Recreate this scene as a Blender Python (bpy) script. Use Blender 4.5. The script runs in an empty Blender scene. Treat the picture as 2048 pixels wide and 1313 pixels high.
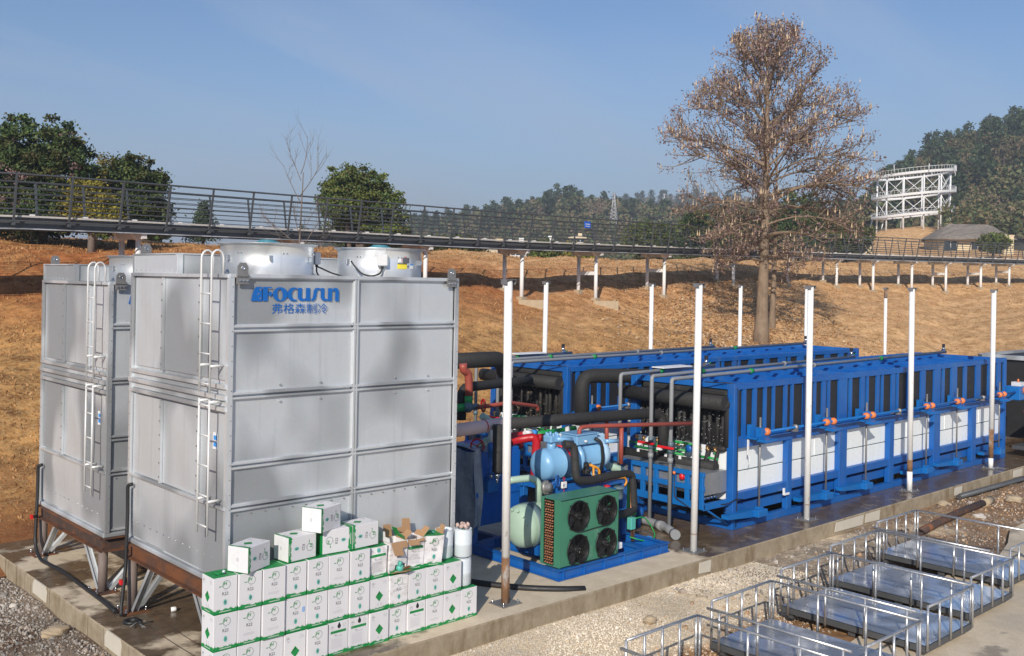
import bpy, math, random
import numpy as np
from mathutils import Vector, Matrix
random.seed(7); RNG = np.random.default_rng(11)
S = bpy.context.scene; C = S.collection
rad = math.radians

# ---------------------------------------------------------------- camera, sky, sun, exposure
FPX = 1994.0; ROLL = math.atan(.018); AZ = rad(47.2); CAMZ = 4.34
FW = (math.cos(AZ), math.sin(AZ)); RT = (math.sin(AZ), -math.cos(AZ))
cd = bpy.data.cameras.new('camera'); cam = bpy.data.objects.new('camera', cd); C.objects.link(cam)
cd.sensor_fit = 'HORIZONTAL'; cd.sensor_width = 36; cd.lens = FPX/2048*36
cd.shift_y = -91.5/2048; cd.clip_start = .1; cd.clip_end = 6000
rt3 = Vector((RT[0], RT[1], 0)); fw3 = Vector((FW[0], FW[1], 0)); up3 = Vector((0, 0, 1))
cx = rt3*math.cos(ROLL) + up3*math.sin(ROLL); cy = -rt3*math.sin(ROLL) + up3*math.cos(ROLL); cz = -fw3
cam.matrix_world = Matrix(((cx.x, cy.x, cz.x, 0), (cx.y, cy.y, cz.y, 0), (cx.z, cy.z, cz.z, CAMZ), (0, 0, 0, 1)))
S.camera = cam

SUN_AZ = rad(35.5 + 180); SUN_EL = rad(27)
w = bpy.data.worlds.new('World'); S.world = w; w.use_nodes = True
nt = w.node_tree; nt.nodes.clear()
def wn(t, **k):
    n = nt.nodes.new(t)
    for a, b in k.items(): setattr(n, a, b)
    return n
out = wn('ShaderNodeOutputWorld'); bg = wn('ShaderNodeBackground'); sky = wn('ShaderNodeTexSky')
sky.sky_type = 'NISHITA'; sky.sun_disc = False; sky.sun_elevation = SUN_EL; sky.sun_rotation = math.pi/2 - SUN_AZ
sky.altitude = 100; sky.air_density = 1.0; sky.dust_density = .6; sky.ozone_density = 2.6
bg.inputs['Strength'].default_value = .113
# thin cirrus streaks across the whole sky
tc = wn('ShaderNodeTexCoord'); sep = wn('ShaderNodeSeparateXYZ'); nt.links.new(tc.outputs['Generated'], sep.inputs[0])
zz = wn('ShaderNodeMath', operation='MAXIMUM'); nt.links.new(sep.outputs['Z'], zz.inputs[0]); zz.inputs[1].default_value = .0
za = wn('ShaderNodeMath', operation='ADD'); nt.links.new(zz.outputs[0], za.inputs[0]); za.inputs[1].default_value = .16
dx = wn('ShaderNodeMath', operation='DIVIDE'); nt.links.new(sep.outputs['X'], dx.inputs[0]); nt.links.new(za.outputs[0], dx.inputs[1])
dy = wn('ShaderNodeMath', operation='DIVIDE'); nt.links.new(sep.outputs['Y'], dy.inputs[0]); nt.links.new(za.outputs[0], dy.inputs[1])
cmb = wn('ShaderNodeCombineXYZ'); nt.links.new(dx.outputs[0], cmb.inputs[0]); nt.links.new(dy.outputs[0], cmb.inputs[1])
mp = wn('ShaderNodeMapping'); mp.inputs['Rotation'].default_value = (0, 0, rad(25)); mp.inputs['Scale'].default_value = (.35, 1.25, 1)
nt.links.new(cmb.outputs[0], mp.inputs[0])
ns = wn('ShaderNodeTexNoise'); ns.inputs['Scale'].default_value = .75; ns.inputs['Detail'].default_value = 5; ns.inputs['Roughness'].default_value = .5; ns.inputs['Distortion'].default_value = .8
nt.links.new(mp.outputs[0], ns.inputs['Vector'])
rmp = wn('ShaderNodeMapRange'); rmp.inputs['From Min'].default_value = .50; rmp.inputs['From Max'].default_value = .78; rmp.inputs['To Max'].default_value = .55
nt.links.new(ns.outputs['Fac'], rmp.inputs['Value'])
mx = wn('ShaderNodeMixRGB'); mx.inputs['Color2'].default_value = (4.9, 5.3, 6.0, 1)
tnt = wn('ShaderNodeMixRGB', blend_type='MULTIPLY'); tnt.inputs['Fac'].default_value = 1; tnt.inputs['Color2'].default_value = (.74, .84, .97, 1); nt.links.new(sky.outputs[0], tnt.inputs['Color1'])
nt.links.new(rmp.outputs[0], mx.inputs['Fac']); nt.links.new(tnt.outputs[0], mx.inputs['Color1'])
# milky band of distant haze low in the sky, all the way round
hzr = wn('ShaderNodeMapRange', interpolation_type='SMOOTHERSTEP'); hzr.inputs['From Min'].default_value = -.02; hzr.inputs['From Max'].default_value = .30; hzr.inputs['To Min'].default_value = .72; hzr.inputs['To Max'].default_value = 0.
nt.links.new(sep.outputs['Z'], hzr.inputs['Value']); mx2 = wn('ShaderNodeMixRGB'); mx2.inputs['Color2'].default_value = (2.85, 3.4, 4.5, 1)
nt.links.new(hzr.outputs[0], mx2.inputs['Fac']); nt.links.new(mx.outputs[0], mx2.inputs['Color1'])
nt.links.new(mx2.outputs[0], bg.inputs['Color']); nt.links.new(bg.outputs[0], out.inputs['Surface'])

sl = bpy.data.lights.new('sun', 'SUN'); sl.energy = 4.7; sl.angle = rad(.5); sl.color = (1, .92, .81)
so = bpy.data.objects.new('sun', sl); C.objects.link(so)
sd = Vector((math.cos(SUN_EL)*math.cos(SUN_AZ), math.cos(SUN_EL)*math.sin(SUN_AZ), math.sin(SUN_EL)))
so.rotation_euler = sd.to_track_quat('Z', 'Y').to_euler(); so.location = sd*60

S.render.engine = 'CYCLES'
S.view_settings.view_transform = 'Standard'; S.view_settings.look = 'None'
S.view_settings.exposure = 0; S.view_settings.gamma = 1; S.view_settings.use_curve_mapping = False
S.cycles.volume_bounces = 0; S.cycles.max_bounces = 6
S.render.resolution_x = 1024; S.render.resolution_y = 656

# ---------------------------------------------------------------- surveying: bearings of the photograph to metres
def ray(x, y):
    u = x-1024; v = y-565; c, s = math.cos(ROLL), math.sin(ROLL)
    a = u*c+v*s; b = -u*s+v*c
    return (FW[0]*FPX+RT[0]*a, FW[1]*FPX+RT[1]*a, -b)
def AZt(x, y, z=0):
    d = ray(x, y); t = (z-CAMZ)/d[2]; return Vector((d[0]*t, d[1]*t, z))
def AY(x, y, Y):
    d = ray(x, y); t = Y/d[1]; return Vector((d[0]*t, Y, CAMZ+d[2]*t))
def AX(x, y, X):
    d = ray(x, y); t = X/d[0]; return Vector((X, d[1]*t, CAMZ+d[2]*t))
def AD(x, y, dep):
    d = ray(x, y); t = dep/FPX; return Vector((d[0]*t, d[1]*t, CAMZ+d[2]*t))

# ---------------------------------------------------------------- materials
MATS = {}
def lin(c):
    return tuple(((v/255)/12.92 if v/255 <= .04045 else ((v/255+.055)/1.055)**2.4) for v in c)
class N:
    def __init__(s, name):
        s.m = bpy.data.materials.new(name); s.m.use_nodes = True; s.t = s.m.node_tree
        s.b = s.t.nodes['Principled BSDF']; MATS[name] = s.m
        s.pos = s.new('ShaderNodeNewGeometry')
    def new(s, t, **k):
        n = s.t.nodes.new(t)
        for a, b in k.items(): setattr(n, a, b)
        return n
    def link(s, a, b): s.t.links.new(a, b)
    def noise(s, scale, detail=4, rough=.55, stretch=None, src=None):
        n = s.new('ShaderNodeTexNoise'); n.inputs['Scale'].default_value = scale
        n.inputs['Detail'].default_value = detail; n.inputs['Roughness'].default_value = rough
        v = src or s.pos.outputs['Position']
        if stretch:
            m = s.new('ShaderNodeMapping'); m.inputs['Scale'].default_value = stretch; s.link(v, m.inputs[0]); v = m.outputs[0]
        s.link(v, n.inputs['Vector']); return n.outputs['Fac']
    def ramp(s, f, lo, hi, a=0., b=1.):
        r = s.new('ShaderNodeMapRange'); r.inputs['From Min'].default_value = lo; r.inputs['From Max'].default_value = hi
        r.inputs['To Min'].default_value = a; r.inputs['To Max'].default_value = b; s.link(f, r.inputs['Value']); return r.outputs[0]
    def mix(s, f, a, b, mode='MIX'):
        m = s.new('ShaderNodeMixRGB', blend_type=mode)
        for k, v in (('Fac', f), ('Color1', a), ('Color2', b)):
            if isinstance(v, (int, float)): m.inputs[k].default_value = v
            elif isinstance(v, tuple): m.inputs[k].default_value = (*v[:3], 1)
            else: s.link(v, m.inputs[k])
        return m.outputs[0]
    def math(s, op, a, b=None):
        m = s.new('ShaderNodeMath', operation=op)
        for i, v in enumerate((a, b)):
            if v is None: continue
            if isinstance(v, (int, float)): m.inputs[i].default_value = v
            else: s.link(v, m.inputs[i])
        return m.outputs[0]
    def col(s, v):
        if isinstance(v, tuple): s.b.inputs['Base Color'].default_value = (*v[:3], 1)
        else: s.link(v, s.b.inputs['Base Color'])
    def rough(s, v):
        if isinstance(v, (int, float)): s.b.inputs['Roughness'].default_value = v
        else: s.link(v, s.b.inputs['Roughness'])
    def bump(s, h, strength=.3, dist=.02):
        b = s.new('ShaderNodeBump'); b.inputs['Strength'].default_value = strength; b.inputs['Distance'].default_value = dist
        s.link(h, b.inputs['Height']); s.link(b.outputs[0], s.b.inputs['Normal'])
def simple(name, c, rough=.5, metal=0., var=.12, scale=3., bump=0., bscale=60., dirt=None, dscale=1.2, dlo=.5, dhi=.75, stretch=None, spec=.5):
    n = N(name); f = n.noise(scale, 5)
    c2 = tuple(max(0, v*(1-2*var)) for v in c); c1 = tuple(min(1, v*(1+var)) for v in c)
    col = n.mix(f, c2, c1)
    if dirt:
        g = n.ramp(n.noise(dscale, 6, .65, stretch), dlo, dhi); col = n.mix(g, col, dirt)
    n.col(col); n.b.inputs['Metallic'].default_value = metal
    n.b.inputs['Specular IOR Level'].default_value = spec
    n.rough(n.ramp(n.noise(scale*2.3, 3), .3, .7, max(.02, rough-.1), min(1, rough+.1)))
    if bump: n.bump(n.noise(bscale, 3), bump, .01)
    return n.m
# galvanised sheet: soft reflections painted as bright and dull patches, plus streaks in the zinc
def galv(name, base, metal, r0, r1, big=.9, bmp=.12):
    n = N(name); f = n.noise(big, 1.5, .4, (1, 1, .6)); f2 = n.noise(9, 5, .7); v = n.new('ShaderNodeTexVoronoi'); v.inputs['Scale'].default_value = 55
    n.link(n.pos.outputs['Position'], v.inputs['Vector'])
    k = n.ramp(f, .44, .54)
    c = n.mix(k, tuple(x*.66 for x in base), tuple(min(1, x*1.22) for x in base))
    c = n.mix(n.ramp(f2, .3, .7, 0, .10), c, tuple(x*.62 for x in base))
    c = n.mix(.035, c, v.outputs['Color'], 'OVERLAY')
    st = n.noise(3.0, 4, .6, (5, 5, .18)); c = n.mix(n.ramp(st, .56, .75, 0, .35), c, tuple(x*.7 for x in base))
    n.col(c); n.b.inputs['Metallic'].default_value = metal
    n.rough(n.ramp(f, .4, .6, r1, r0)); n.bump(n.noise(2.2, 2), bmp, .03); return n.m
galv('galvanised_sheet', (.53, .555, .575), .35, .36, .52)
galv('galvanised_rib', (.60, .62, .635), .5, .35, .5, 1.2)
galv('fan_zinc', (.74, .76, .77), .6, .33, .45, 1.6)
galv('galvanised_plate', (.60, .62, .645), .72, .14, .30, 1.9, .02)
simple('galvanised_tube', (.60, .60, .60), .34, .8, .1, 6, dirt=(.36, .27, .2), dscale=7, dlo=.62, dhi=.72)
simple('ladder_white', (.80, .79, .77), .4, .2, .06)
simple('carton_white', (.73, .72, .735), .62, 0, .02, 2, dirt=(.62, .58, .54), dscale=5, dlo=.66, dhi=.85)
simple('carton_dirty', (.80, .78, .79), .65, 0, .04, 5, dirt=(.42, .38, .34), dscale=9, dlo=.5, dhi=.78, stretch=(1, 1, 2.2))
simple('carton_brown', (.42, .25, .13), .7, 0, .1)
simple('print_green', (.008, .26, .06), .55, 0, .05)
simple('print_teal', (.10, .46, .38), .55, 0, .1, 30)
simple('print_grey', (.12, .125, .14), .6, 0, .02)
simple('print_pale', (.55, .55, .58), .6, 0, .02)
simple('print_black', (.02, .02, .022), .6, 0, .02)
simple('print_ring', (.10, .22, .17), .6, 0, .02)
simple('logo_blue', (.003, .13, .48), .5, 0, .06, 8)
simple('label_blue', (.05, .32, .78), .5, 0, .03)
simple('label_yellow', (.85, .72, .06), .5, 0, .03)
simple('label_white', (.82, .82, .82), .5, 0, .02)
simple('rust', (.20, .075, .028), .8, .1, .25, 7, .3, 90, dirt=(.06, .04, .035), dscale=3, dlo=.45, dhi=.7)
simple('rust_dark', (.085, .055, .045), .75, .2, .2, 5, .2, 80, dirt=(.24, .09, .035), dscale=4, dlo=.52, dhi=.66)
simple('leg_primer', (.21, .165, .145), .7, .1, .1, 4, dirt=(.13, .075, .05), dscale=5, dlo=.55, dhi=.8, stretch=(1, 1, .3))
simple('post_white', (.84, .83, .81), .5, 0, .03, 3, dirt=(.40, .31, .25), dscale=4.5, dlo=.61, dhi=.80, stretch=(2, 2, 1))
simple('post_rust', (.26, .135, .065), .8, .05, .25, 9, .3, 80, dirt=(.33, .31, .29), dscale=6, dlo=.5, dhi=.62, stretch=(1, 1, .5))
simple('steel_plate', (.33, .32, .31), .5, .6, .15, 12)
simple('black_rubber', (.018, .018, .019), .55, 0, .1)
simple('foam_black', (.026, .025, .024), .75, 0, .2, 8, .25, 40, dirt=(.085, .08, .075), dscale=3, dlo=.62, dhi=.8)
simple('panel_black', (.018, .018, .019), .6, 0, .2, 3)
simple('pink_foam', (.66, .49, .47), .6, 0, .06, 5)
n = N('paint_blue'); f = n.noise(3, 5); g1 = n.noise(26, 5, .7); g2 = n.noise(2.0, 6, .7, (1, 1, .35))
col = n.mix(f, (.003, .085, .34), (.005, .12, .44)); col = n.mix(n.ramp(n.noise(.9, 4, .6), .5, .7, 0, .45), col, (.018, .165, .48))
col = n.mix(n.ramp(g2, .54, .74, 0, .38), col, (.12, .15, .19)); col = n.mix(n.ramp(g1, .66, .74, 0, .5), col, (.03, .06, .14))
n.col(col); n.rough(n.ramp(f, .3, .7, .34, .55)); n.bump(n.noise(14, 4), .1, .01)
simple('paint_blue_light', (.006, .145, .46), .42, 0, .1, 4)
simple('paint_blue_cabinet', (.006, .11, .46), .36, 0, .05, 3)
simple('paint_sky', (.20, .42, .66), .32, 0, .06, 4, .06, 50)
simple('paint_sky_pale', (.42, .62, .80), .4, 0, .06, 4)
simple('paint_green', (.055, .22, .135), .42, 0, .08, 4, dirt=(.20, .34, .26), dscale=3, dlo=.6, dhi=.8)
simple('paint_mint', (.40, .55, .44), .42, 0, .05, 4)
simple('strap_slate', (.11, .17, .20), .45, 0, .05)
simple('pipe_green', (.01, .30, .06), .45, 0, .1)
simple('pipe_red', (.46, .012, .02), .4, 0, .08)
simple('pipe_brick', (.36, .075, .05), .5, 0, .1)
simple('pipe_orange', (.75, .30, .02), .45, 0, .1)
simple('orange_plastic', (.80, .22, .06), .45, 0, .05)
simple('red_plastic', (.70, .015, .02), .4, 0, .05)
simple('pvc_grey', (.27, .28, .29), .45, 0, .06)
simple('copper', (.62, .30, .16), .35, .9, .1)
simple('brass', (.55, .32, .14), .35, .8, .15)
simple('chrome', (.7, .7, .7), .15, 1., .05)
simple('fan_black', (.014, .014, .014), .45, 0, .2, 20)
simple('motor_teal', (.08, .27, .34), .5, 0, .1, 20)
simple('box_grey', (.66, .66, .67), .55, 0, .03)
simple('cylinder_white', (.66, .72, .76), .42, 0, .05, 3)
simple('rag_pink', (.60, .44, .38), .85, 0, .2, 14)
simple('ice_white', (.86, .90, .91), .28, 0, .03, 1.5, .04, 5, dirt=(.72, .81, .83), dscale=.8, dlo=.5, dhi=.8, stretch=(2.2, 2.2, .35))
simple('trough_steel', (.40, .41, .42), .4, .6, .15, 5)
simple('walk_dark', (.095, .105, .115), .5, .2, .15)
simple('walk_plank', (.62, .58, .54), .6, 0, .15, 8)
simple('column_white', (.80, .79, .78), .5, 0, .04, 3)
simple('coaster_white', (.78, .79, .80), .5, 0, .03)
simple('footing', (.46, .36, .24), .85, 0, .15, 6)
simple('pylon_steel', (.45, .45, .46), .5, .3, .1)
simple('plaster_white', (.72, .71, .69), .7, 0, .05)
simple('plaster_cream', (.66, .55, .36), .75, 0, .06)
simple('thatch', (.25, .215, .18), .95, 0, .3, 3, .6, 14)
simple('roof_cream', (.68, .56, .38), .7, 0, .08, 3)
simple('roof_grey', (.18, .20, .22), .6, 0, .1)
simple('glass_dark', (.03, .04, .05), .12, 0, .1)
simple('sign_blue', (.01, .12, .62), .4, 0, .03)
simple('bark_big', (.27, .195, .13), .85, 0, .22, 5, .7, 22, stretch=(1, 1, .4), dirt=(.16, .11, .075), dscale=4, dlo=.5, dhi=.7)
simple('bark_dark', (.10, .075, .055), .9, 0, .25, 4, .5, 20)
simple('bark_grey', (.19, .15, .125), .9, 0, .25, 4, .5, 20)
simple('plastic_film', (.30, .36, .43), .22, 0, .25, 5, .5, 6, dirt=(.42, .47, .53), dscale=4, dlo=.56, dhi=.75, stretch=(3, 3, .5))
simple('beam_grey', (.13, .135, .14), .45, .5, .12)
simple('rock', (.46, .36, .24), .9, 0, .2, 8, .5, 25)
simple('stone_white', (.62, .57, .50), .9, 0, .15, 8)
def leafmat(name, cs, trans=.0, rough=.6):
    n = N(name); r = n.pos.outputs['Random Per Island']; k = n.new('ShaderNodeValToRGB'); n.link(r, k.inputs[0])
    e = k.color_ramp.elements
    while len(e) < len(cs): e.new(.5)
    for i, c in enumerate(cs): e[i].position = i/(len(cs)-1); e[i].color = (*c, 1)
    oi = n.new('ShaderNodeObjectInfo')
    h = n.new('ShaderNodeHueSaturation'); n.link(k.outputs[0], h.inputs['Color'])
    n.link(n.math('MULTIPLY', n.ramp(oi.outputs['Random'], 0, 1, .72, 1.28), n.ramp(n.noise(.75, 3, .6), .34, .66, .68, 1.34)), h.inputs['Value']); 
    n.link(n.ramp(oi.outputs['Random'], 0, 1, .485, .515), h.inputs['Hue'])
    n.col(h.outputs[0]); n.rough(rough); n.b.inputs['Specular IOR Level'].default_value = .25
    return n.m
leafmat('leaf_dark', [(.018, .034, .012), (.035, .06, .018), (.06, .09, .025), (.095, .11, .03)])
leafmat('leaf_mid', [(.035, .055, .016), (.06, .085, .022), (.09, .12, .03), (.12, .085, .035)])
leafmat('leaf_yellow', [(.12, .12, .02), (.20, .17, .025), (.26, .20, .03), (.10, .12, .025)])
leafmat('leaf_yellow_green', [(.07, .10, .02), (.11, .14, .03), (.15, .16, .04), (.09, .12, .03)])
leafmat('leaf_pine', [(.022, .044, .022), (.038, .064, .03), (.055, .083, .036), (.07, .09, .038)])
leafmat('leaf_brown', [(.13, .08, .08), (.21, .13, .12), (.28, .175, .145), (.085, .055, .068)])
leafmat('leaf_forest', [(.035, .055, .02), (.065, .08, .03), (.10, .105, .04), (.13, .095, .05), (.15, .105, .065)])
leafmat('leaf_dry', [(.15, .105, .075), (.21, .145, .10), (.17, .13, .105)])
leafmat('fruit_tan', [(.42, .30, .20), (.52, .39, .27), (.36, .25, .16)])
leafmat('litter', [(.48, .32, .17), (.60, .43, .26), (.34, .20, .10), (.68, .54, .36)])
leafmat('stone_mix', [(.20, .18, .16), (.42, .39, .35), (.58, .54, .48), (.30, .23, .16), (.48, .43, .36)], rough=.9)
leafmat('stone_pale', [(.50, .44, .35), (.60, .54, .45), (.42, .35, .26), (.66, .60, .52)], rough=.9)
leafmat('grass_dry', [(.36, .19, .07), (.48, .28, .11), (.28, .14, .05), (.58, .38, .18)], rough=.8)

# dry hillside turf, redder under the walkway
n = N('dry_turf')
a = n.noise(.22, 4); b = n.noise(2.2, 6, .7, (1, 1, 1)); c = n.noise(11, 5, .75)
col = n.mix(n.ramp(b, .38, .60), (.20, .078, .021), (.76, .39, .13)); col = n.mix(n.ramp(n.noise(.9, 6, .7), .50, .62, 0, .6), col, (.30, .13, .042))
col = n.mix(n.ramp(c, .42, .66, 0, .7), col, (.72, .49, .23))
col = n.mix(n.ramp(a, .5, .62, 0, .5), col, (.42, .20, .085))
sp = n.new('ShaderNodeSeparateXYZ'); n.link(n.pos.outputs['Position'], sp.inputs[0])
red = n.math('MULTIPLY', n.ramp(sp.outputs['Z'], 2.6, 4.0), n.ramp(sp.outputs['Z'], 5.7, 5.0))
red = n.math('MULTIPLY', red, n.ramp(n.noise(.7, 5, .65), .24, .50)); red = n.math('MULTIPLY', red, n.ramp(sp.outputs['X'], 60, 46, .25, 1))
col = n.mix(n.math('MULTIPLY', red, .9), col, n.mix(n.ramp(b, .36, .62), (.27, .078, .022), (.60, .215, .075)))
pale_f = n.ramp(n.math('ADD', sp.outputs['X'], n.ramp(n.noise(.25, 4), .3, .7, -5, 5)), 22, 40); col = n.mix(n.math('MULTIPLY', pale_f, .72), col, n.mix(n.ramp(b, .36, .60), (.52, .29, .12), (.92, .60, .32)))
low = n.ramp(sp.outputs['Z'], .5, .12); col = n.mix(n.math('MULTIPLY', low, .8), col, (.26, .10, .042))
n.col(col); n.rough(.95); n.b.inputs['Specular IOR Level'].default_value = .1
n.bump(n.math('ADD', n.noise(3.2, 7, .8), n.math('MULTIPLY', n.noise(14, 5, .75), .5)), .9, .09)
n = N('far_ground'); f = n.noise(.03, 5)
n.col(n.mix(f, (.06, .055, .025), (.11, .085, .045))); n.rough(.95)
n = N('yard_dirt')
a = n.noise(.55, 5, .6); b = n.noise(5, 6, .7); c = n.noise(30, 4, .7)
sp = n.new('ShaderNodeSeparateXYZ'); n.link(n.pos.outputs['Position'], sp.inputs[0])
orange = n.mix(n.ramp(b, .35, .65), (.25, .115, .045), (.42, .25, .12))
orange = n.mix(n.ramp(n.noise(1.6, 4), .52, .66, 0, .8), orange, (.15, .066, .03))
pale = n.mix(n.ramp(c, .3, .7), (.66, .52, .35), (.88, .74, .55))
dark = n.mix(n.ramp(c, .3, .7), (.15, .11, .08), (.38, .31, .235))
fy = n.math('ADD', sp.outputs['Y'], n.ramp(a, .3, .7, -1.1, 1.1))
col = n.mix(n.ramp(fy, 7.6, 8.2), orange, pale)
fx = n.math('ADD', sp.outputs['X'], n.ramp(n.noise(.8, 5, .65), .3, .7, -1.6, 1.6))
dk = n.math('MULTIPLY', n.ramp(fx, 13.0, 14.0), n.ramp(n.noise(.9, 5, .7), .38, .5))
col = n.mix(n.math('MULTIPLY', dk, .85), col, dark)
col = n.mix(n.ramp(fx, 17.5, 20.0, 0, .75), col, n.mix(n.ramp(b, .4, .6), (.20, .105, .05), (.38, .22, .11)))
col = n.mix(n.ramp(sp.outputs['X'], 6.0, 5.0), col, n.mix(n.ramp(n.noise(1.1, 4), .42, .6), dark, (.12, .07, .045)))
n.col(col); n.rough(.95); n.b.inputs['Specular IOR Level'].default_value = .15
n.bump(n.math('ADD', b, n.math('MULTIPLY', c, .5)), .8, .06)
# poured concrete, wet and brown round the machines
def concrete(name, wetx):
    n = N(name); a = n.noise(.8, 6, .65); b = n.noise(4, 6, .7); c = n.noise(40, 3, .7)
    sp = n.new('ShaderNodeSeparateXYZ'); n.link(n.pos.outputs['Position'], sp.inputs[0])
    dry = n.mix(n.ramp(b, .3, .7), (.60, .49, .345), (.78, .66, .49)); dry = n.mix(n.ramp(c, .4, .7, 0, .25), dry, (.26, .22, .17))
    if not wetx:
        dry = n.mix(n.ramp(n.noise(.45, 5, .6), .5, .66, 0, .45), dry, (.33, .29, .23))
        sg = n.math('MULTIPLY', n.ramp(n.noise(1.3, 4), .64, .70), .6); dry = n.mix(sg, dry, (.15, .13, .11))
        n.col(dry); n.rough(.75); n.bump(b, .25, .02); return
    wet = n.mix(n.ramp(b, .3, .7), (.085, .058, .036), (.18, .128, .08))
    wob = n.ramp(a, .3, .7, -.9, .9)
    m1 = n.ramp(n.math('ADD', sp.outputs['X'], n.math('MULTIPLY', wob, .5)), 13.0, 13.2)
    m2 = n.math('MULTIPLY', n.ramp(n.math('ADD', sp.outputs['X'], wob), 7.4, 6.9), n.ramp(n.noise(.62, 5, .6), .44, .5))
    m = n.math('MAXIMUM', m1, m2)
    m = n.math('MULTIPLY', m, n.ramp(n.noise(1.7, 4), .25, .42, .55, 1))
    n.col(n.mix(m, dry, wet)); n.rough(n.ramp(m, 0, 1, .8, .2)); n.bump(b, .2, .02)
concrete('pad_concrete', True); concrete('apron_concrete', False)
n = N('pad_edge'); b = n.noise(5, 6, .7); st = n.noise(3, 5, .7, (1, 1, .25))
col = n.mix(n.ramp(b, .3, .7), (.25, .195, .125), (.40, .335, .24)); col = n.mix(n.ramp(st, .5, .68, 0, .8), col, (.17, .115, .055)); n.col(col); n.rough(.85); n.bump(b, .5, .03)
simple('patch_concrete', (.60, .55, .46), .85, 0, .06, 6, .2, 30)
M = MATS

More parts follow.
